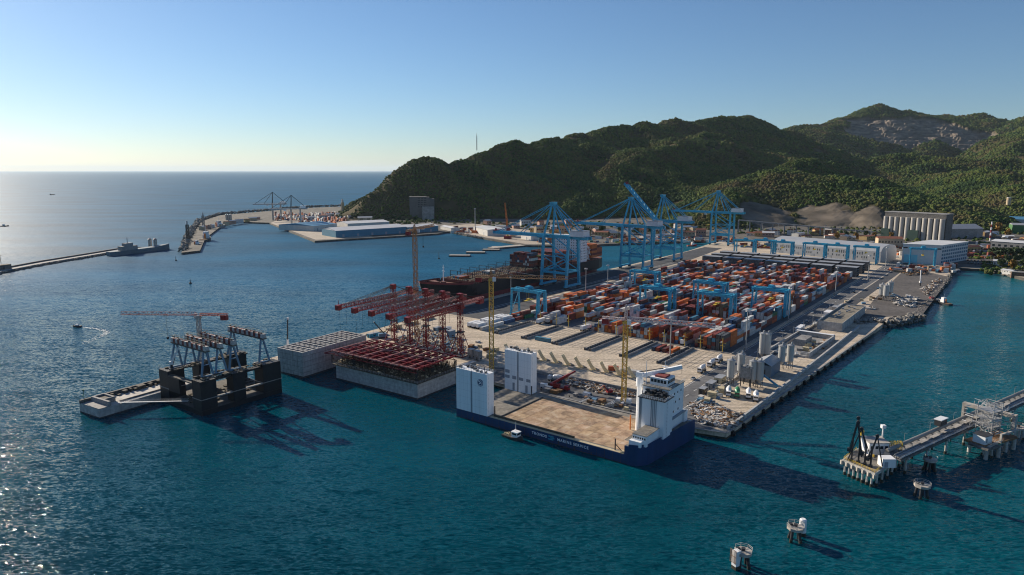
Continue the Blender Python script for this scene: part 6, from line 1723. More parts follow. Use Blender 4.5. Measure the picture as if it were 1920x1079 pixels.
# ================================================================ OIL AND COAL JETTY
M_PILE = mat('pile_white', (.46,.45,.42), .8, .3, .6, streak=1, fine=1.2)
M_PIPE = mat('pipe_silver', (.46,.46,.46), .4, .12, .8, metal=.4)
J0 = G(1672,857,7.5); J1 = G(1922,745,7.5); JD = (J1-J0); JD.z = 0; JLEN = JD.length + 240; JA = math.atan2(JD.y, JD.x)
t = thing('jetty_trestle', 'long pipe and conveyor trestle running to the right edge of the water', 'jetty', (J0.x,J0.y,0), JA)
n = int(JLEN/9)
for k in range(n): MB().box(k*9+.06,k*9+8.94,-3.4,3.4,6.9,7.4).build('deck_slab', M_CONCG, t)
MB().box(0,JLEN,-3.6,-3.42,6.5,7.6).box(0,JLEN,3.42,3.6,6.5,7.6).build('edge_beam', M_CONCD, t)
mtb = MB().cyl((0,0,-1),(0,0,1.3),.58,n=10).mesh('tide_band', M_TIDE)
mbp = MB().cyl((0,-2.8,-3),(0,-2.8,6.0),.45,n=10).mesh('pile', M_PILE); mbc = MB().box(-.5,.5,-4.0,4.0,6.0,6.9).mesh('pile_cap', M_PILE)
for k in range(int(JLEN/17)+1):
    x = 6+k*17
    p1_ = inst('pile', mbp, t, (x,0,0)); p2_ = inst('pile', mbp, t, (x,5.6,0)); inst('pile_cap', mbc, t, (x,0,0)); inst('tide_band', mtb, p1_, (0,-2.8,0)); inst('tide_band', mtb, p2_, (0,-2.8,0))
MB().cyl((0,2.1,9.3),(JLEN,2.1,9.3),.8,n=12).build('conveyor_tube', mat('conveyor_grey',(.25,.24,.22),.5,.2,.2), t)
c = MB()
for k in range(int(JLEN/6)): c.box(k*6,k*6+.3,.9,3.3,7.4,8.7)
o = c.build('conveyor_trestles', M_STEEL, t); o['kind'] = 'stuff'
for j,(y,z,r) in enumerate(((-.6,8.0,.3),(-1.4,8.0,.35),(-2.3,8.1,.4),(-3.1,8.0,.25),(-1.0,8.8,.22))): MB().cyl((0,y,z),(JLEN,y,z),r,n=8).build('pipe', M_PIPE if j % 2 else M_CONCG, t)
ps = MB()
for k in range(int(JLEN/9)): ps.box(k*9+2,k*9+2.3,-3.5,-.2,7.4,7.7).beam((k*9,-3.75,7.9),(k*9,-3.75,9.0),.08)
ps.beam((0,-3.75,9.0),(JLEN,-3.75,9.0),.08); ps.build('pipe_supports', M_STEEL, t)
for k in range(7): 
    x = 18+k*22; l = MB().cyl((x,4.2,7.4),(x,4.2,12),.09,n=5).beam((x,4.2,12),(x,3.2,12.3),.08); l.build('lamp_post', M_STEEL, t)
for k in range(9): MB().box(20+k*10,26+k*10,-1.9,-.2,9.1,9.35).build('pipe_cover', M_CAISB, t)
h = thing('jetty_shelter', 'white shelter box standing on the jetty trestle', 'shelter', J0+Vector((math.cos(JA),math.sin(JA),0))*44+Vector((-math.sin(JA),math.cos(JA),0))*1.9+Vector((0,0,3.4)), JA)
MB().box(-3,3,-1.3,1.3,0,2.6).build('body', M_DARK, h); MB().box(-3.2,3.2,-1.6,1.6,2.6,2.9).build('roof', M_WHITE, h); MB().box(-2.4,2.4,-1.34,-1.3,.9,2.0).build('window', M_GLASS, h)
# portal over the trestle
pp_ = J0+Vector((math.cos(JA),math.sin(JA),0))*73
h = thing('pipe_portal', 'pale pipe bridge crossing over the jetty trestle', 'pipe bridge', (pp_.x,pp_.y,7.4), JA)
MB().box(-1.2,1.2,4.2,5.2,-.8,5.6).build('support', M_CAISB, h); MB().box(-1.2,1.2,-16,5.2,5.6,7.2).build('pipe_gallery', M_CAISB, h); MB().box(-1,1,-16,-14.8,-1,5.6).build('support', M_STEEL, h)
# jetty head
hd = [G(1579,862,6), G(1640,889,6), G(1672,868,6), G(1700,838,6), G(1640,828,6), G(1604,843,6)]
c0 = sum(hd, Vector())/len(hd)
t = thing('loading_platform', 'white piled loading platform at the seaward end of the jetty', 'jetty', (c0.x,c0.y,0), 0)
loc = [(p.x-c0.x,p.y-c0.y) for p in hd]
MB().prism(ccw(loc),4.7,6.0).build('deck', M_PILE, t)
ins = [(x*.95,y*.95) for x,y in loc]; MB().prism(ccw(ins),6.0,6.05).build('deck_surface', M_BDECK, t)
mp_ = MB().cyl((0,0,-3),(0,0,4.7),.4,n=10).mesh('pile', M_PILE)
for a,b,n in ((0,1,7),(1,2,3),(2,3,4)):
    for k in range(n):
        f = (k+.5)/n; p = Vector((*loc[a],0)).lerp(Vector((*loc[b],0)),f)*.96; q_ = inst('pile', mp_, t, p); inst('tide_band', mtb, q_, (0,0,0), scale=(.95,.95,.9))
fe = MB()
for k in range(7):
    p = Vector((*loc[0],0)).lerp(Vector((*loc[1],0)),k/6); fe.cbox((p.x,p.y,4.9),(1.0,1.0,1.6))
fe.build('fender_blocks', M_CAISB, t)
yr = MB()
for a,b in ((0,1),(1,2),(5,0)):
    A = Vector((*ins[a],6.05)); B = Vector((*ins[b],6.05))
    for k in range(12): p = A.lerp(B,k/12); yr.beam(p,p+Vector((0,0,1.1)),.08)
    yr.beam(A+Vector((0,0,1.1)),B+Vector((0,0,1.1)),.09); yr.beam(A+Vector((0,0,.6)),B+Vector((0,0,.6)),.07)
yr.build('yellow_railing', M_YEL, t)
hp = G(1640,848,6); hx, hy = hp.x-c0.x, hp.y-c0.y
hs = MB().box(hx-4,hx+4,hy-3,hy+4,6.05,11.0).build('control_house', M_WHITE, t); MB().box(hx-4.3,hx+4.3,hy-3.3,hy+4.3,11.0,11.3).build('house_roof', M_CAISB, hs)
for k in range(4): MB().box(hx-3.4+k*1.9,hx-2.2+k*1.9,hy-3.05,hy-3.0,8.6,9.8).build('window', M_GLASS, hs)
q = G(1660,876,6); qx, qy = q.x-c0.x, q.y-c0.y
b2 = MB().box(qx-1.6,qx+3.4,qy-1,qy+3,6.05,9.6).build('pump_house', M_WHITE, t); MB().box(qx-1.0,qx+.4,qy-1.04,qy-1.0,6.2,8.4).build('door', M_VENT, b2)
vs = MB(); rr = random.Random(77)
for k in range(46):
    x, y = rr.uniform(-6,9), rr.uniform(-3,9)
    if not bool(in_poly(np.array([x-1.5,x+1.5]), np.array([y,y]), [(q_[0]*.8,q_[1]*.8) for q_ in ins]).all()): continue
    z = 6.1+rr.random()*2.5; d = rr.choice([(1,0,0),(0,1,0),(0,0,1),(.8,.6,0)]); L = rr.uniform(1.2,2.6); vs.cyl((x,y,z),(x+d[0]*L,y+d[1]*L,z+d[2]*L*.7),.16,n=6)
vs.build('pipework', M_PIPE, t)
vy = MB()
for k in range(14): vy.cbox((rr.uniform(-2,6),rr.uniform(-2,5),6.6+rr.random()),(.6,.6,.9))
vy.build('valves', M_YEL, t)
m1 = MB().cyl((hx+6,hy+6,6),(hx+6,hy+6,15),.3,n=8).box(hx+5.2,hx+6.8,hy+5.2,hy+6.8,14,15.4); m1.build('radio_mast', M_WHITE, t)
m2 = MB().cyl((hx-3,hy+6,6),(hx-3,hy+6,12.5),.3,n=8).dome((hx-3,hy+6,12.5),1.2,1.4,10,4).build('yellow_beacon', M_YEL, t)
stl = MB()
for k in range(3): stl.lattice((hx+5+k*2.2,hy-1,6.05),(hx+5+k*2.2,hy-1,11),1.4,bay=1.4,t=.1)
stl.build('valve_scaffold', M_YEL, t)
# loading arms
def loading_arm(loc_, rz, h, out, fold):
    a = MB().cyl((0,0,0),(0,0,h*.5),.35,n=8).box(-.7,.7,-.7,.7,0,.8).build('loading_arm', M_DARK, t, loc=loc_, rz=rz)
    e = (-out*.35,0,h)
    MB().beam((0,0,h*.5),e,.55).build('inboard_arm', M_DARK, a)
    f = (-out,0,h*fold); MB().beam(e,f,.4).build('outboard_arm', M_DARK, a)
    MB().beam(e,(out*.3,0,h*.25),.3).build('counter_arm', M_DARK, a); MB().box(out*.3-.7,out*.3+.7,-.6,.6,h*.25-.8,h*.25+.6).build('counterweight', M_DARK, a)
    MB().cyl((e[0],-.5,e[2]),(e[0],.5,e[2]),.7,n=10).build('pulley', M_DARK, a)
    return a
for k,(u,v,h_,o_,f_) in enumerate(((1596,864,18,3.5,.12),(1609,868,16.5,-3.4,.2),(1621,872,14.5,-6.0,.06),(1632,876,13,4.0,.1))):
    p = G(u,v,6); loading_arm((p.x-c0.x,p.y-c0.y,6.05), R(150), h_, o_, f_)
# product berth with lattice tower
bp = G(1858,826,6); t = thing('berth_platform', 'pipe-covered berth platform with a steel lattice tower beside the trestle', 'platform', (bp.x,bp.y,0), JA-R(8))
MB().box(-9,15,-3,6,5.2,6.0).build('deck', M_SCRAPB, t); MB().box(-11,-2,-5,3,5.0,5.8).build('lower_deck', M_CONCD, t)
for x,y in ((-8,-3),(-1,-4),(8,-2),(14,-2),(12,5),(-6,5)): MB().cyl((x,y,-3),(x,y,5.2),.75,n=12).build('pile', M_PILE, t)
hs = MB().box(-8,-3,-2,3,6.0,9.6).build('white_house', M_WHITE, t); MB().box(-8.3,-2.7,-2.3,3.3,9.6,9.8).build('house_roof', M_DARK, hs); MB().box(-7.4,-6.4,-2.04,-2,6.8,8.6).build('door', M_VENT, hs)
MB().lattice((8,6,6),(8,6,20),6.5,bay=3.2,t=.22).build('lattice_tower', M_PIPE, t); MB().lattice((15,9,6),(15,9,17),5,bay=2.8,t=.2).build('lattice_tower', M_PIPE, t)
for z in (9.5,13,16.5): MB().box(4.6,11.4,2.6,9.4,z,z+.12).build('tower_floor', M_STEEL, t)
pw_ = MB()
for k in range(120):
    x, y, z = rr.uniform(0,18), rr.uniform(1,13), rr.uniform(6,19 if rr.random() < .5 else 11); d = rr.choice([(1,0,0),(0,1,0),(0,0,1)]); L = rr.uniform(1,4.5); pw_.cyl((x,y,z),(x+d[0]*L,y+d[1]*L,z+d[2]*L*.6),rr.choice([.1,.16,.22]),n=6)
pw_.build('pipework', M_PIPE, t)
MB().box(0,14,-4,-3.2,9.5,10.1).box(0,.6,-4,-3.2,6,9.5).box(13.4,14,-4,-3.2,6,9.5).build('pipe_portal', M_CAISB, t)
# mooring dolphins
def dolphin(label, loc_, rz, rr_=3.2, z=5.5, legs=3):
    t = thing('mooring_dolphin', label, 'dolphin', loc_, rz, 'mooring dolphins around the jetty')
    for k in range(legs):
        a = k*6.283/legs+.4; MB().cyl((1.9*math.cos(a)*1.25,1.9*math.sin(a)*1.25,-3),(1.5*math.cos(a),1.5*math.sin(a),z-.9),.5,n=10).build('pile', M_DARK if legs > 3 else M_PILE, t); MB().cyl((2.0*math.cos(a)*1.1,2.0*math.sin(a)*1.1,-1),(2.0*math.cos(a)*1.04,2.0*math.sin(a)*1.04,1.0),.54,n=10).build('tide_band', M_TIDE, t)
    MB().prism([(rr_*math.cos(k*.785+.39),rr_*math.sin(k*.785+.39)) for k in range(8)], z-.9, z).build('cap', M_CAISB, t)
    MB().cyl((0,0,z),(0,0,z+.9),.5,.65,10).box(-1.6,-.6,.6,1.6,z,z+.7).build('mooring_hook', M_DARK, t)
    r = MB()
    for k in range(8):
        a, b = k*.785+.39, (k+1)*.785+.39
        p, q = (rr_*math.cos(a),rr_*math.sin(a),z), (rr_*math.cos(b),rr_*math.sin(b),z); r.beam(p,(p[0],p[1],z+1.1),.08)
        if k != 2: r.beam((p[0],p[1],z+1.1),(q[0],q[1],z+1.1),.08); r.beam((p[0],p[1],z+.6),(q[0],q[1],z+.6),.06)
    r.build('guard_rail', M_PILE, t); return t
dolphin('pale round mooring dolphin nearest the trestle, beside the jetty head', G(1742,882,0), 0, 2.6, 5, 5)
dolphin('dark-legged mooring dolphin in front of the jetty head', G(1727,932,0), .5, 2.8, 5, 4)
dolphin('mooring dolphin below the berth platform walkway', G(1852,855,0), .2, 3.0, 5.5, 3)
dolphin('mooring dolphin at the right edge of the picture', G(1907,822,0), .9, 3.0, 5.5, 3)
def gang(label, a, b):
    A = Vector(a); B = Vector(b); d = B-A; t = thing('footbridge', label, 'footbridge', A, math.atan2(d.y,d.x)); L = math.hypot(d.x,d.y)
    MB().box(0,L,-.6,.6,-.3,0).build('walkway', M_CAISB, t); r = MB()
    for y in (-.6,.6):
        r.beam((0,y,1),(L,y,1),.08)
        for k in range(int(L/1.5)): r.beam((k*1.5,y,0),(k*1.5+.75,y,1),.06)
    r.build('railing', M_PILE, t)
gang('pale footbridge from the berth platform to the dolphin below it', (*G(1878,826,6).xy,6.1), (*G(1853,840,5.6).xy,5.7)); gang('pale footbridge from the berth platform to the dolphin at the right edge', (*G(1888,816,6).xy,6.1), (*G(1905,806,5.6).xy,5.7))
# near dolphins: one with a white fender arm, one with a white pile
p = G(1392,1062,0); dolphin('nearest mooring dolphin with a white bent fender arm', p, R(20), 2.7, 5.2, 4)
t = thing('fender_arm', 'white bent concrete fender arm on the nearest dolphin', 'fender', G(1380,1066,0), R(28))
MB().box(-1.1,.9,-.9,.9,-2,6.0).build('post', M_WHITE, t); MB().box(.9,5.4,-.7,.7,3.6,5.0).build('arm', M_WHITE, t); MB().box(-1.13,.93,-.93,.93,-1,1.1).build('tide_band', M_TIDE, t)
f = MB()
for k in range(6): f.beam((-1.6,-1.2+.45*k,2.5),(-1.6,-1.2+.45*k,6.6),.1)
f.beam((-1.6,-1.2,6.6),(-1.6,1.2,6.6),.1).beam((-1.6,-1.2,2.5),(-1.6,1.2,2.5),.1).beam((-1.6,-1.2,4.5),(-1.6,1.2,4.5),.1); f.build('ladder_cage', M_SCRAPB, t)
dolphin('mooring dolphin standing against a thick white pile', G(1490,1014,0), R(10), 2.7, 5.0, 4)
t = thing('white_pile', 'thick white cylindrical pile beside a mooring dolphin', 'pile', G(1504,1004,0), 0)
MB().cyl((0,0,-3),(0,0,5.6),1.15,n=20).build('shaft', M_WHITE, t); MB().cyl((0,0,5.6),(0,0,5.9),1.0,.8,20).build('cap', M_WHITE, t); MB().cyl((0,0,-1),(0,0,1.2),1.18,n=20).build('tide_band', M_TIDE, t)
# ================================================================ BACKGROUND
M_ROOFW = mat('roof_white',(.56,.57,.58),.6,.06,.05); M_SHEDB = mat('shed_blue',(.055,.20,.30),.6,.1,.08); M_ROOFB = mat('roof_blue',(.06,.20,.33),.5,.1,.05)
M_STUC = [mat('stucco_cream',(.46,.37,.25),.85,.12,.1), mat('stucco_pink',(.42,.25,.19),.85,.12,.1), mat('stucco_white',(.55,.54,.51),.85,.1,.1), mat('stucco_ochre',(.44,.31,.14),.85,.12,.1)]
M_TILE = mat('roof_tile',(.24,.09,.055),.85,.2,.3)
def gable(label, cat_, loc, rz, L, W_, H, rh, mw, mr, name='warehouse', wins=0, group=None, doors=0):
    """long building: local x length, y depth"""
    t = thing(name, label, cat_, loc, rz, group)
    MB().box(0,L,0,W_,-1,H).build('walls', mw, t)
    o = .6
    r = MB().poly([(-o,-o,H),(L+o,-o,H),(L+o,W_/2,H+rh),(-o,W_/2,H+rh)]).poly([(-o,W_/2,H+rh),(L+o,W_/2,H+rh),(L+o,W_+o,H),(-o,W_+o,H)]).poly([(-.02,0,H),(-.02,W_/2,H+rh),(-.02,W_,H)][::-1]).poly([(L+.02,0,H),(L+.02,W_/2,H+rh),(L+.02,W_,H)])
    r.build('roof', mr, t)
    for k in range(wins):
        x = L*(k+.5)/wins; MB().box(x-L/wins*.22,x+L/wins*.22,-.06,0,H*.5,H*.72).build('window', M_GLASS, t)
    for k in range(doors):
        x = L*(k+.5)/doors; MB().box(x-2,x+2,-.08,0,0,min(5,H*.6)).build('door', M_VENT, t)
    return t
def two(p, q):      # location + rotation from two survey points (left, right)
    d = q-p; return p, math.atan2(d.y,d.x), math.hypot(d.x,d.y)
# far terminal sheds
p, a, L = two(G(630,446),G(762,437.5)); gable('long teal-walled shed with white roof on the far terminal','warehouse',p,a,L,60,12,4,M_SHEDB,M_ROOFW,doors=5)
p, a, L = two(G(764,437.5),G(822,434)); gable('shorter teal shed with white roof next to the long one','warehouse',p,a,L,50,11,3,M_SHEDB,M_ROOFW,doors=2)
p, a, L = two(G(588,434),G(632,429)); gable('blue-roofed shed left of the long white roof','warehouse',p,a,L,90,10,4,M_STUC[2],M_ROOFB,doors=3)
p, a, L = two(G(652,428),G(730,424)); gable('pale flat shed behind the long white roof','warehouse',p,a,L,60,9,3,M_STUC[2],M_ROOFW)
for k in range(9):
    u = 560+k*19+random.uniform(-5,5); v = 412+random.uniform(-5,4); l = random.uniform(14,34)
    gable(f'small far terminal building, {ORD[k]} from left along the terminal road','building',G(u,v),R(random.uniform(10,40)),l,random.uniform(8,16),random.uniform(5,10),2,M_STUC[k % 3 if k % 3 != 1 else 2],[M_ROOFW,M_STEEL,M_TILE][k % 3],'shed',2,'far terminal buildings')
# container rows and cargo on the far terminal (mass)
fm_ = MB(); fcol = []; rr = random.Random(5)
for k in range(420):
    u = rr.uniform(515,650); v = rr.uniform(402,424)
    if v > 452-(590-u)*.4 or (u < 560 and v > 414): continue
    p = G(u,v); h = rr.choice([1,1,2,3])*2.6; a_ = R(118); i = len(fm_.v); dx = Vector((math.cos(a_),math.sin(a_),0))*6; dy = Vector((-math.sin(a_),math.cos(a_),0))*1.22
    for z in (3, 3+h):
        for sx, sy in ((-1,-1),(1,-1),(1,1),(-1,1)): q = p+dx*sx+dy*sy; fm_.v.append((q.x,q.y,z))
    fm_.f += [(i,i+3,i+2,i+1),(i+4,i+5,i+6,i+7),(i,i+1,i+5,i+4),(i+1,i+2,i+6,i+5),(i+2,i+3,i+7,i+6),(i+3,i,i+4,i+7)]; fcol += [(*rr.choice(PAL[:8])[0],1)]*8
fo_ = fm_.build('far_terminal_cargo', M_CONTS, kind='stuff', label='scattered small containers and cargo on the far terminal', cat='containers')
ca_ = fo_.data.color_attributes.new('Col','FLOAT_COLOR','POINT'); ca_.data.foreach_set('color', np.array(fcol,np.float32).ravel())
# two pale quay cranes on the far terminal
def far_crane(label, loc, rz, s):
    t = thing('quay_crane', label, 'quay crane', loc, rz, 'pale far quay cranes'); t.scale = (s,s,s)
    for sx in (-1,1):
        for y in (10,-10): MB().beam((sx*9,y,0),(sx*7.5,y,44),2.2).build('leg', M_CAISB, t)
        MB().beam((sx*7.5,10,42),(sx*2,8,72),1.2).build('a_frame', M_DARK, t)
    for y in (10,-10): MB().box(-9.5,9.5,y-1,y+1,12,14).build('cross_beam', M_CAISB, t)
    MB().box(-2.5,2.5,-26,58,40,42.6).build('boom', M_STEEL, t); MB().box(-4,4,-22,-10,43,48).build('machinery_house', M_WHITE, t)
    s_ = MB()
    for x in (-2,2): s_.beam((x,8,72),(x,52,43),.7).beam((x,8,72),(x,-24,43),.7).beam((x,8,72),(x,30,43),.6)
    s_.build('stays', M_DARK, t); MB().box(-2,2,20,26,37,40).build('cab', M_WHITE, t)
    return t
far_crane('pale quay crane on the far terminal, left one of two', G(520,413), R(103), .92); far_crane('pale quay crane on the far terminal, right one of two', G(556,426), R(103), .92)
t = thing('chimney_tower', 'slender beige tower at the end of the far terminal', 'tower', G(643,404), 0); MB().cyl((0,0,0),(0,0,34),5,4,12).build('shaft', M_STUC[0], t); MB().cyl((0,0,34),(0,0,42),3,2.4,12).build('top', M_STUC[2], t); MB().box(4,30,-8,8,0,11).build('annex', M_STUC[1], t)
# beacons and things on the breakwaters
for (u,v,h,lb,mm) in ((353,452,34,'dark lattice beacon on the tip of the outer breakwater',M_DARK),(382,428,32,'grey beacon tower behind the outer breakwater bend',M_CONCG)):
    t = thing('beacon', lb, 'beacon', G(u,v), 0); MB().lattice((0,0,0),(0,0,h*.8),3.4,bay=3.2,t=.5).build('tower', mm, t); MB().cyl((0,0,h*.8),(0,0,h),1.6,1.2,10).build('lantern', M_STEEL, t)
for k,u in enumerate((425,429,433)): 
    t = thing('storage_silo', f'slim pale silo on the outer breakwater, {["left","middle","right"][k]} of three','silo',G(u,413),0,'silos on the breakwater'); MB().cyl((0,0,0),(0,0,13),2.4,n=14).build('shell', M_CAISB, t); MB().cyl((0,0,13),(0,0,14.5),2.4,.4,14).build('roof', M_STEEL, t)
tug('white and grey supply boat moored inside the outer breakwater', G(367,462,0), R(70), 1.5); tug('larger dark vessel at the middle of the outer breakwater', G(386,452,0), R(100), 2.6, M_CONCD); tug('grey vessel moored near the breakwater bend', G(408,428,0), R(60), 2.4, M_CONCG)
for k in range(10):
    u = 380+k*11+random.uniform(-3,3); v = 432-k*2.2
    gable(f'small store hut on the outer breakwater road, {ORD[k]} from its tip','hut',G(u,v),R(100-k*8),random.uniform(8,18),7,random.uniform(4,8),1.5,M_STUC[k % 4],[M_STEEL,M_TILE,M_ROOFW][k % 3],'store_hut',0,'huts on the outer breakwater')
# grey ship and tanks at the end of the detached breakwater
t = thing('grey_ship', 'long grey ship lying at the end of the detached breakwater', 'ship', G(262,474,0), R(64))
rings = [[(x,-hw*.8,-1),(x,hw*.8,-1),(x,hw,z),(x,-hw,z)] for x,hw,z in ((-48,5,6),(-30,7,6),(20,7,6.5),(40,4,8),(50,.3,9))]
MB().loft(rings).build('hull', mat('navy_grey',(.13,.18,.21),.6,.12,.1), t); MB().box(-30,-6,-5,5,6,12).box(-24,-12,-4,4,12,16).build('superstructure', M_CONCG, t); MB().cyl((-18,0,16),(-18,0,24),.5,n=6).build('mast', M_STEEL, t)
for k,u in enumerate((282,292)):
    t = thing('storage_tank', f'white upright tank on the breakwater tip, {["left","right"][k]} one','tank',G(u,466,2.5),0,'tanks on the breakwater tip'); MB().cyl((0,0,0),(0,0,14),2.6,n=16).build('shell', M_CAISB, t); MB().cyl((0,0,14),(0,0,15.2),2.6,.8,16).build('roof', M_RED, t); MB().box(-.3,.3,-3.1,-2.5,0,15).build('ladder', M_STEEL, t)
t = thing('breakwater_hut', 'dark stone hut on the detached breakwater at the left edge', 'hut', G(5,505,2.5), R(70)); MB().box(-8,8,-4,4,0,5).build('walls', M_CONCD, t); MB().box(-8.4,8.4,-4.4,4.4,5,5.4).build('roof', M_TIMBER, t); MB().box(-2,0,-4.05,-4,0,2.4).build('door', M_DARK, t)
t = thing('signal_mast', 'thin tall mast beside the breakwater hut', 'mast', G(3,503,2.5), 0); MB().cyl((0,0,0),(0,0,24),.35,.15,6).build('pole', M_DARK, t); MB().box(-2,2,-.15,.15,15,15.3).build('yard', M_DARK, t)
# building against the headland and antenna on the ridge
p = GD(768,394,1640); t = thing('hillside_building', 'grey concrete building set into the shaded headland slope', 'building', p, R(4))
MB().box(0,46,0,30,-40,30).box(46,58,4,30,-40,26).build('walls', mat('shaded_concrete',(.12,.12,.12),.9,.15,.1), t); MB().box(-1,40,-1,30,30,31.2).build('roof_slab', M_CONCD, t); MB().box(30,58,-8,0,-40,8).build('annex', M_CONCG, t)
for i in range(6):
    for j in range(5): MB().box(20+i*3.6,22+i*3.6,-.1,0,6+j*5,9+j*5).build('window', M_GLASS, t)
p = GD(894,278,1990); t = thing('radio_mast', 'thin radio mast on the wooded ridge against the sky', 'mast', p, 0); MB().lattice((0,0,-6),(0,0,34),2.2,bay=2.5,t=.35).build('lattice', M_STEEL, t); MB().cyl((0,0,34),(0,0,42),.4,.2,6).build('tip', M_RED, t); MB().box(-2.4,2.4,-2.4,2.4,22,23).build('antenna_ring', M_GREYW, t)
# far inner quay
p, a, L = two(G(888,436),G(914,443)); gable('long cream wall-sided shed on the inner quay','warehouse',p,a,L,40,11,2,M_STUC[2],M_ROOFW,doors=2)
p, a, L = two(G(977,448),G(998,452)); gable('white shed on the inner quay behind the first quay crane','warehouse',p,a,L,26,9,2,M_STUC[2],M_ROOFW,doors=1)
p, a, L = two(G(826,430),G(846,434)); gable('small white store at the end of the teal sheds','warehouse',p,a,L,18,6,2,M_STUC[2],M_ROOFW)
t = thing('light_mast', 'very tall pale mast behind the inner quay', 'light mast', G(891,437), 0); MB().cyl((0,0,0),(0,0,46),.9,.5,8).build('mast', M_STEEL, t); MB().cyl((0,0,45),(0,0,46),2.2,n=10).build('lamp_ring', M_STEEL, t)
t = thing('harbour_crane', 'red and yellow lattice harbour crane with upright boom on the inner quay', 'crane', G(952,448), R(170)); MB().box(-6,6,-5,5,0,5).build('carriage', M_RED, t); MB().cyl((0,0,5),(0,0,16),2,1.6,10).build('pedestal', M_YEL, t); MB().lattice((0,0,16),(5,0,62),2.8,bay=3,t=.4,w1=1.2).build('boom', M_ORANGE, t); MB().box(-4,2,-2.5,2.5,14,19).build('cab', M_RED, t)
for k,(u,v,w) in enumerate(((862,481,30),(892,475,28),(921,470,26),(936,465,24))):
    t = thing('pontoon', f'low pale pontoon in the inner basin, {["first","second","third","fourth"][k]} from left','pontoon',G(u,v,0),R(-3),'pontoons in a row'); MB().box(-w/2,w/2,-5,5,-.6,1.9).build('float', M_CONCD, t); MB().box(-w/2+.2,w/2-.2,-4.8,4.8,1.9,2.0).build('deck', M_CAISB, t); MB().box(-w/2-.1,w/2+.1,-5.2,-5,.6,1.2).build('rubbing_strip', M_BLACKR, t)
t = thing('pontoon', 'long pale pier joining the pontoon row to the inner quay','pontoon',G(960,464,0),R(38)); MB().box(-42,48,-8,8,-.6,2.2).build('float', M_CONCD, t); MB().box(-41.8,47.8,-7.8,7.8,2.2,2.3).build('deck', M_CAISB, t)
# town and sheds along the foot of the hills
rr = random.Random(44)
for k in range(34):
    u = 905+k*12.2+rr.uniform(-5,5); v = 430+rr.uniform(-7,16) if k < 14 else 436+rr.uniform(-8,10)
    L = rr.uniform(10,26); H = rr.uniform(5,15)
    gable(f'{["cream","pink","white","ochre"][k % 4]} harbour building with {["tiled","white","grey"][k % 3]} roof, {ORD[k % 20]} {"" if k < 20 else "again "}along the hill foot','building',G(u,v),R(rr.uniform(-25,45)),L,rr.uniform(8,14),H,2.5,M_STUC[k % 4],[M_TILE,M_ROOFW,M_STEEL][k % 3],'harbour_building',int(L/4),'buildings along the hill foot')
# coast road on a viaduct
va, vb_ = GD(1385,413,1300), GD(1655,437,1215)
d = vb_-va; L = math.hypot(d.x,d.y); t = thing('coast_viaduct', 'grey coast road viaduct below the netted rock slopes', 'viaduct', va, math.atan2(d.y,d.x)); dz = d.z
for k in range(12):
    x0, x1 = L*k/12, L*(k+1)/12-.2; MB().beam((x0,0,dz*k/12),(x1,0,dz*(k+1)/12),12,1.6).build('road_span', M_CONCG, t); MB().beam((x0,-6.2,dz*k/12+1.1),(x1,-6.2,dz*(k+1)/12+1.1),.3,.8).build('parapet', M_CAIS, t)
    MB().box(x0-1.2,x0+1.2,-4.5,4.5,-va.z-dz*0+1,dz*k/12-.8).build('pier', M_CONCG, t)
p, a, L = two(G(1386,445),G(1660,452)); 
for k in range(9):
    t = thing('street_lamp', f'tall lamp post beside the coast viaduct, {ORD[k]} from left', 'street lamp', G(1400+k*29,440+k*1.2), 0, 'lamps along the coast road'); MB().cyl((0,0,0),(0,0,22),.35,.2,6).build('post', M_STEEL, t); MB().box(-1.6,1.6,-.2,.2,21.6,22).build('lamp_arm', M_STEEL, t)
# long white shed
p, a, L = two(G(1449,473),G(1651,493)); t = thing('terminal_shed', 'very long white shed with slit windows behind the parked gantries', 'shed', p, a); DEP = 46
prof = [(-1,0),(-1,14),(1.5,17.5),(6,20),(DEP/2,22.5),(DEP-6,20),(DEP,14),(DEP,0)]
MB().loft([[(x,y,z) for y,z in prof] for x in (0,L)]).build('shell', mat('shed_white',(.34,.36,.39),.55,.06,.05), t)
rr = random.Random(8)
for k in range(46):
    x = 6+k*(L-12)/46
    if rr.random() < .7: MB().box(x,x+.9,-1.1,-1,8.5,11.2+rr.choice([0,1])).build('slit_window', M_GLASS, t)
    if rr.random() < .45: MB().box(x,x+.9,-1.1,-1,4.0,6.4).build('slit_window', M_GLASS, t)
for k in range(6): MB().box(10+k*L/6.4,16+k*L/6.4,-1.12,-1,0,3.6).build('loading_door', M_VENT, t)
# office block
pa, pb, pc = G(1690,493), G(1763,497), G(1812,488)
t = thing('office_building', 'white five-storey office block with blue window grid behind the quay', 'office building', pa, 0); A = Vector((0,0,0)); B = pb-pa; C = pc-pa; D_ = C-B; OH = 24
A.z = B.z = C.z = D_.z = 0
MB().prism(ccw([(0,0),(B.x,B.y),(C.x,C.y),(D_.x,D_.y)]),0,OH).build('walls', M_ROOFW, t); MB().prism(ccw([(q[0],q[1]) for q in ((B+D_)*.5+((v_-(B+D_)*.5)*1.02) for v_ in (A,B,C,D_))]),OH,OH+.8).build('roof', M_ROOFW, t)
def facade(P0, P1, n, rows, m, nm, h0=2, hh=2.6, fl=4.5, frac=.62):
    e = (P1-P0); L = e.length; e.normalize(); out = Vector((e.y,-e.x,0))*.12
    for r in range(rows):
        for k in range(n):
            q0 = P0+e*(L*(k+.5-frac/2)/n)+out; q1 = P0+e*(L*(k+.5+frac/2)/n)+out; z = h0+r*fl
            MB().beam((q0.x,q0.y,z+hh/2),(q1.x,q1.y,z+hh/2),.2,hh).build(nm, m, t)
facade(B, C, 12, 5, mat('pane_blue',(.06,.16,.26),.2,.1,.3), 'window')
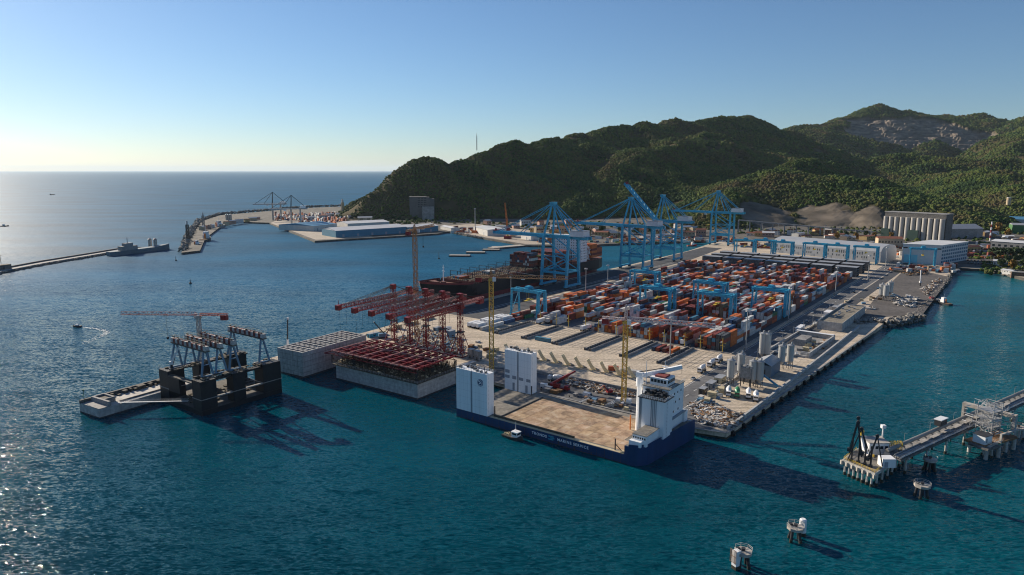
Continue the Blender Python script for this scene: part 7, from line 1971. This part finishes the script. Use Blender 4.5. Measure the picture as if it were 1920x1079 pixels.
facade(A, B, 7, 1, M_GLASS, 'window', h0=19, hh=1.6, frac=.8)
e = B.normalized(); MB().beam((B.x*.05+e.y*.3,B.y*.05-e.x*.3,6),(B.x*.40+e.y*.3,B.y*.40-e.x*.3,6),.5,10).build('cyan_panel', mat('cyan_panel',(.20,.55,.68),.5,.05,.2), t)
# grain silos
p, a, L = two(G(1652,446),G(1766,455)); t = thing('grain_silos', 'row of tall concrete grain silos under a roof gallery', 'grain silo', p, a); GH = 38
MB().box(0,L,9,32,0,GH+7).build('rear_block', M_CONCD, t); MB().box(-1,L+1,6,33,GH+7,GH+8).build('gallery_roof', M_CONCG, t); MB().box(0,L,6.5,9,GH,GH+7).build('gallery', M_CONCD, t)
for k in range(11): MB().cyl((4+k*(L-8)/10,4,-1),(4+k*(L-8)/10,4,GH),3.9,n=18).build('silo', mat('silo_concrete',(.40,.38,.35),.85,.1,.2,streak=1), t, smooth=False)
for x0,x1 in ((0,14),(L*.45,L*.62)): MB().box(x0,x1,-2.5,0,0,17).build('green_annex', mat('dark_green_sheet',(.02,.055,.045),.7,.15,.2), t)
p, a, L = two(G(1766,447),G(1842,446)); gable('long grey gabled warehouse right of the grain silos','warehouse',p,a,L,40,16,7,M_CONCG,M_STEEL,wins=0,doors=4)
p, a, L = two(G(1856,470),G(1960,478)); gable('long pale building on the right shore with dark openings','warehouse',p,a,L,40,14,2,M_CONCG,M_ROOFW,wins=9,doors=3)
p, a, L = two(G(1852,418),G(1960,422)); gable('large blue-roofed hall at the right hill foot','warehouse',p,a,L,50,10,5,M_STUC[2],M_ROOFB)
p, a, L = two(G(1897,438),G(1960,440)); gable('green-clad hall at the right edge','warehouse',p,a,L,30,16,3,mat('green_sheet',(.06,.16,.06),.7,.1,.2),M_STEEL)
p, a, L = two(G(1646,463),G(1692,464)); gable('cream apartment block with tiled roof beside the white shed','apartment block',p,a,L,16,13,3,M_STUC[0],M_TILE,'apartment_block',wins=8)
p, a, L = two(G(1546,441),G(1566,442)); gable('small red and white house above the long white shed','house',p,a,L,12,10,3,M_STUC[1],M_ROOFW,'house',wins=4)
p, a, L = two(G(1528,441),G(1543,441)); gable('ochre house left of the red and white house','house',p,a,L,12,9,3,M_STUC[3],M_TILE,'house',wins=3)
p, a, L = two(G(1862,500),G(1878,501)); gable('white seaside house among the trees on the right shore','house',p,a,L,10,7,1.5,M_STUC[2],M_ROOFW,'house',wins=3)
p, a, L = two(G(1876,512),G(1896,515)); gable('low white beach house near the sea wall','house',p,a,L,8,4,1,M_STUC[2],M_ROOFW,'house',wins=4)
t = thing('striped_chimney', 'red and white striped slim chimney behind the right-hand buildings', 'chimney', G(1856,452), 0)
for k in range(7): MB().cyl((0,0,k*4.6),(0,0,k*4.6+4.6),1.3-.05*k,1.25-.05*k,10).build('band', M_RED if k % 2 else M_WHITE, t)
p = GD(1891,380,1750); t = thing('water_tank', 'cream round water tank on the right-hand hillside', 'water tank', p, 0); MB().cyl((0,0,-6),(0,0,12),5,n=16).build('shell', M_STUC[0], t); MB().cyl((0,0,12),(0,0,13),5.3,4.6,16).build('roof', M_STUC[2], t)
# rock sea wall at the right edge
t = thing('sea_wall', 'brown stone sea wall at the right edge of the shore', 'wall', G(1896,517), R(-30)); MB().box(0,40,0,8,-4,4).build('wall', mat('brown_stone',(.16,.10,.07),.9,.25,.2,fine=.8), t); MB().box(0,40,-.2,8,4,4.3).build('coping', M_CONCG, t)
# parked cars near the office
rr = random.Random(61); cm = [(M_CARW,'white'),(M_CARS,'silver'),(M_CARD,'dark'),(M_CARR,'red'),(M_CARB,'blue')]
for k in range(26):
    u = 1815+(k % 13)*6.3; v = 489+(k//13)*5+((k % 13)*.35); m, nm = cm[rr.randrange(5)]
    car(f'{nm} car parked by the office block, {["rear","front"][k//13]} rank, {ORD[k % 13]} from left', gz(u,v), R(60+rr.uniform(-10,10)), m, 'cars parked near the office block')
# ---------------------------------------------------------------- single trees on the right shore
def tree_mesh(seed, m, rx, rz_, n=340, ls=.9):
    rr = random.Random(seed); mb = MB()
    cl = [(rr.uniform(-.7,.7),rr.uniform(-.7,.7),rr.uniform(-.55,.7),rr.uniform(.3,.55)) for _ in range(9)]
    for k in range(n):
        c = rr.choice(cl); a = rr.random()*6.28; b = math.acos(rr.uniform(-1,1)); r = c[3]*rr.uniform(.7,1.05)
        p = Vector(((c[0]+r*math.sin(b)*math.cos(a))*rx,(c[1]+r*math.sin(b)*math.sin(a))*rx,(c[2]+r*math.cos(b))*rz_))
        u = Vector((rr.uniform(-1,1),rr.uniform(-1,1),rr.uniform(-1,1))).normalized()*ls*rr.uniform(.6,1.3); w = u.cross(Vector((rr.uniform(-1,1),rr.uniform(-1,1),rr.uniform(-1,1)))).normalized()*ls*rr.uniform(.5,1.0)
        mb.quad(p-u-w,p+u-w,p+u+w,p-u+w)
    return mb.mesh('crown', m)
M_LEAF = mat('leaf_green',(.045,.075,.022),.8,.3,.3); M_LEAFA = mat('leaf_autumn',(.26,.15,.03),.8,.25,.3); M_LEAFP = mat('leaf_pine',(.030,.055,.018),.8,.3,.3)
crowns = {'green':[tree_mesh(k,M_LEAF,4.2,4.6) for k in range(2)],'autumn':[tree_mesh(9,M_LEAFA,4.6,5.6)],'pine':[tree_mesh(20+k,M_LEAFP,5.4,2.6) for k in range(2)]}
trunk = MB().cyl((0,0,0),(.2,0,3.4),.4,.28,8).cyl((.2,0,3.4),(1.2,.4,6.2),.25,.12,6).cyl((.2,0,3.4),(-.9,-.5,6.0),.22,.1,6).mesh('trunk', M_TIMBER)
TL = [(1873,437,'autumn',1.6,'large golden autumn tree behind the right-hand buildings'),(1889,445,'autumn',1.2,'smaller orange autumn tree beside the golden one')]
for k in range(10): TL.append((1862+k*7,479+(k % 3)*2.4,'pine',1.1+.1*(k % 3),f'umbrella pine in the row before the pale building, {ORD[k]} from left'))
for k in range(6): TL.append((1868+k*10,496+(k % 2)*9,'green' if k % 3 else 'autumn',.9+.1*(k % 2),f'leafy tree among the seaside houses, {ORD[k]} from left'))
for k in range(7): TL.append((1570+k*17,449-(k % 2)*3,'green' if k % 2 else 'autumn',1.0,f'roadside tree between the white shed and the viaduct, {ORD[k]} from left'))
for k in range(8): TL.append((1100+k*30,444-(k % 3)*4,'green',1.3,f'tree at the hill foot behind the quay cranes, {ORD[k]} from left'))
for k,(u,v,kd,s,lb) in enumerate(TL):
    p = G(u,v); t = thing('pine_tree' if kd == 'pine' else 'broadleaf_tree', lb, 'tree', (p.x,p.y,2.9), k*1.3, 'single trees on shore'); t.scale = (s,s,s)
    inst('trunk', trunk, t, (0,0,0)); c = crowns[kd]; inst('crown', c[k % len(c)], t, (0,0,7.6 if kd != 'pine' else 7.0))
# ---------------------------------------------------------------- boats at sea
sb = thing('speedboat', 'small dark speedboat trailing a curved white wake', 'boat', G(145,613,0), R(170)); MB().loft([[(x,-hw*.7,-.2),(x,hw*.7,-.2),(x,hw,z),(x,-hw,z)] for x,hw,z in ((-3.5,1.2,.8),(1,1.3,.9),(3.8,.1,1.3))]).build('hull', M_DARK, sb); MB().box(-1,1.2,-.8,.8,.8,2.0).build('cabin', M_GREYW, sb); MB().box(-3.9,-3.4,-.4,.4,.2,1.2).build('engine', M_DARK, sb)
wk = MB(); pts = [G(u,v,.03) for u,v in ((148,613),(165,615),(182,617),(196,621),(201,625),(193,629),(175,636),(158,644))]; rr = random.Random(3)
for i,(a,b) in enumerate(zip(pts,pts[1:])):
    n = 44-4*i
    for k in range(n):
        p = a.lerp(b,rr.random()); w = .2+.9*i*.5; p += Vector((rr.uniform(-1,1)*w,rr.uniform(-1,1)*w*2,0)); s = rr.uniform(.2,.6)
        wk.poly([(p.x+s*math.cos(q*1.257)*rr.uniform(.6,1.6),p.y+s*math.sin(q*1.257)*rr.uniform(.6,1.4),.03+.001*k) for q in range(5)])
wk.build('wake_foam', mat('foam',(.62,.66,.68),.9,.05,.5), kind='stuff', label='white curved wake of foam behind the speedboat', cat='wake')
t = thing('far_ship', 'tiny dark cargo ship far out at sea', 'ship', G(98,366,0), R(0)); t.scale = (.3,.3,.3); MB().loft([[(x,-10,-1),(x,10,-1),(x,11,z),(x,-11,z)] for x,z in ((-38,7),(20,7),(40,10))]).build('hull', M_DARK, t); MB().box(-34,-22,-9,9,7,20).build('bridge_block', M_CONCG, t); MB().box(-15,25,-9,9,7,11).build('cargo', M_SCRAPB, t)
t = thing('fishing_boat', 'small dark boat far out beyond the left breakwater', 'boat', G(8,425,0), R(30)); MB().loft([[(x,-2,-.5),(x,2,-.5),(x,2.4*h_,z),(x,-2.4*h_,z)] for x,h_,z in ((-7,1,2),(4,1,2.2),(8,.1,3))]).build('hull', M_DARK, t); MB().box(-3,1,-1.6,1.6,2,5).build('cabin', M_WHITE, t)
for k,(u,v) in enumerate(((357,532),(330,489),(823,486))):
    t = thing('channel_buoy', ['dark channel buoy in front of the breakwater gap','small dark buoy just before the outer breakwater tip','thin dark spar buoy left of the pontoons'][k], 'buoy', G(u,v,0), 0); MB().cyl((0,0,-.5),(0,0,1.2),1.3,n=12).build('float', M_DARK, t); MB().cyl((0,0,1.2),(0,0,6 if k != 2 else 10),.5,.15,8).build('mast', M_DARK, t)
tug('red-hulled boat moored in the small inner basin', G(1297,462,0), R(10), 1.1, M_RED); tug('white boat moored behind the raised quay crane', G(1262,456,0), R(5), 1.2, M_CONCD); tug('dark boat moored along the inner quay near the first quay crane', G(1055,463,0), R(10), 1.5)

# more sheds, houses and yards on the coastal plain
rr = random.Random(17)
zones = [((1392,440),(1645,452),16,'between the viaduct and the long white shed'),((1668,462),(1845,476),12,'behind the office block'),((1822,436),(1925,462),14,'at the right hill foot'),((1000,436),(1300,448),12,'on the inner quay road'),((1560,470),(1690,482),0,'x')]
for (u0,v0),(u1,v1),n,wh in zones:
    for k in range(n):
        u = u0+(u1-u0)*(k+.5)/n+rr.uniform(-4,4); v = v0+(v1-v0)*(k+.5)/n+rr.uniform(-5,4); L = rr.uniform(9,30); H = rr.uniform(3.5,9)
        q = rr.randrange(4); w = rr.randrange(3)
        gable(f'small {["cream","pink","white","ochre"][q]} building {wh}, {ORD[k]} from left','building',G(u,v),R(rr.choice([-20,10,35,52])),L,rr.uniform(7,14),H,rr.uniform(1,2.5),M_STUC[q],[M_TILE,M_ROOFW,M_STEEL][w],'coastal_building',int(L/5),'small buildings on the coastal plain')
# parked lorries and cargo seen as small clutter on the coastal plain and inner quay (mass)
fm_ = MB(); fcol = []
for (u0,u1,v0,v1,n) in ((1000,1380,446,456,150),(1390,1650,455,466,90),(1670,1800,500,512,50),(1660,1900,455,485,130),(845,905,428,438,40)):
    for k in range(n):
        p = G(rr.uniform(u0,u1),rr.uniform(v0,v1)); h = rr.choice([1.5,2.6,2.6,5.2]); a_ = rr.choice([R(52),R(-38),R(10)]); L = rr.choice([2.2,3,6]); i = len(fm_.v); dx = Vector((math.cos(a_),math.sin(a_),0))*L; dy = Vector((-math.sin(a_),math.cos(a_),0))*1.2
        for z in (2.97, 2.97+h):
            for sx, sy in ((-1,-1),(1,-1),(1,1),(-1,1)): q = p+dx*sx+dy*sy; fm_.v.append((q.x,q.y,z))
        fm_.f += [(i,i+3,i+2,i+1),(i+4,i+5,i+6,i+7),(i,i+1,i+5,i+4),(i+1,i+2,i+6,i+5),(i+2,i+3,i+7,i+6),(i+3,i,i+4,i+7)]; fcol += [(*rr.choices(PAL,PALW)[0][0],1)]*8
fo_ = fm_.build('coastal_cargo', M_CONTS, kind='stuff', label='tiny parked lorries and crates scattered over the coastal plain', cat='cargo')
ca_ = fo_.data.color_attributes.new('Col','FLOAT_COLOR','POINT'); ca_.data.foreach_set('color', np.array(fcol,np.float32).ravel())
# shrubs and hedges on the plain and at the hill foot
sp_ = []
for (u0,u1,v0,v1,n,s0,s1) in ((1380,1660,428,440,170,.35,.8),(1655,1860,446,462,120,.35,.8),(1800,1925,470,486,110,.3,.7),(1840,1925,490,512,90,.3,.65),(900,1380,418,432,260,.4,1.0),(690,900,408,420,200,.4,1.0),(1830,1925,420,440,90,.5,1.0)):
    for k in range(n):
        p = G(rr.uniform(u0,u1),rr.uniform(v0,v1)); sp_.append((p.x,p.y,2.0,rr.uniform(s0,s1)))
me = bpy.data.meshes.new('shrubs'); me.vertices.add(len(sp_)); A_ = np.array(sp_,np.float32)
me.vertices.foreach_set('co', A_[:,:3].ravel()); at = me.attributes.new('size','FLOAT','POINT'); at.data.foreach_set('value', A_[:,3].copy())
sh_ = bpy.data.objects.new('shrubs', me); COL.objects.link(sh_); tag(sh_, 'scattered shrubs and hedges on the coastal plain', 'shrubs', kind='stuff')
md = sh_.modifiers.new('crowns','NODES'); md.node_group = forest.modifiers[0].node_group

# ================================================================ AIR
hz = MB().box(-61000,61000,-600,111000,-8,640).build('haze', None, kind='stuff', label='thin blue sea air over the whole harbour', cat='haze')
hm_ = bpy.data.materials.new('haze_air'); hm_.use_nodes = True
_n = hm_.node_tree.nodes; _l = hm_.node_tree.links
_n.remove(_n['Principled BSDF'])
_v = _n.new('ShaderNodeVolumePrincipled'); _v.inputs['Color'].default_value = (0.68,0.85,1.0,1); _v.inputs['Density'].default_value = 1.2e-5; _v.inputs['Anisotropy'].default_value = 0.2
_l.new(_v.outputs[0], [x for x in _n if x.type == 'OUTPUT_MATERIAL'][0].inputs['Volume'])
hz.data.materials.append(hm_)
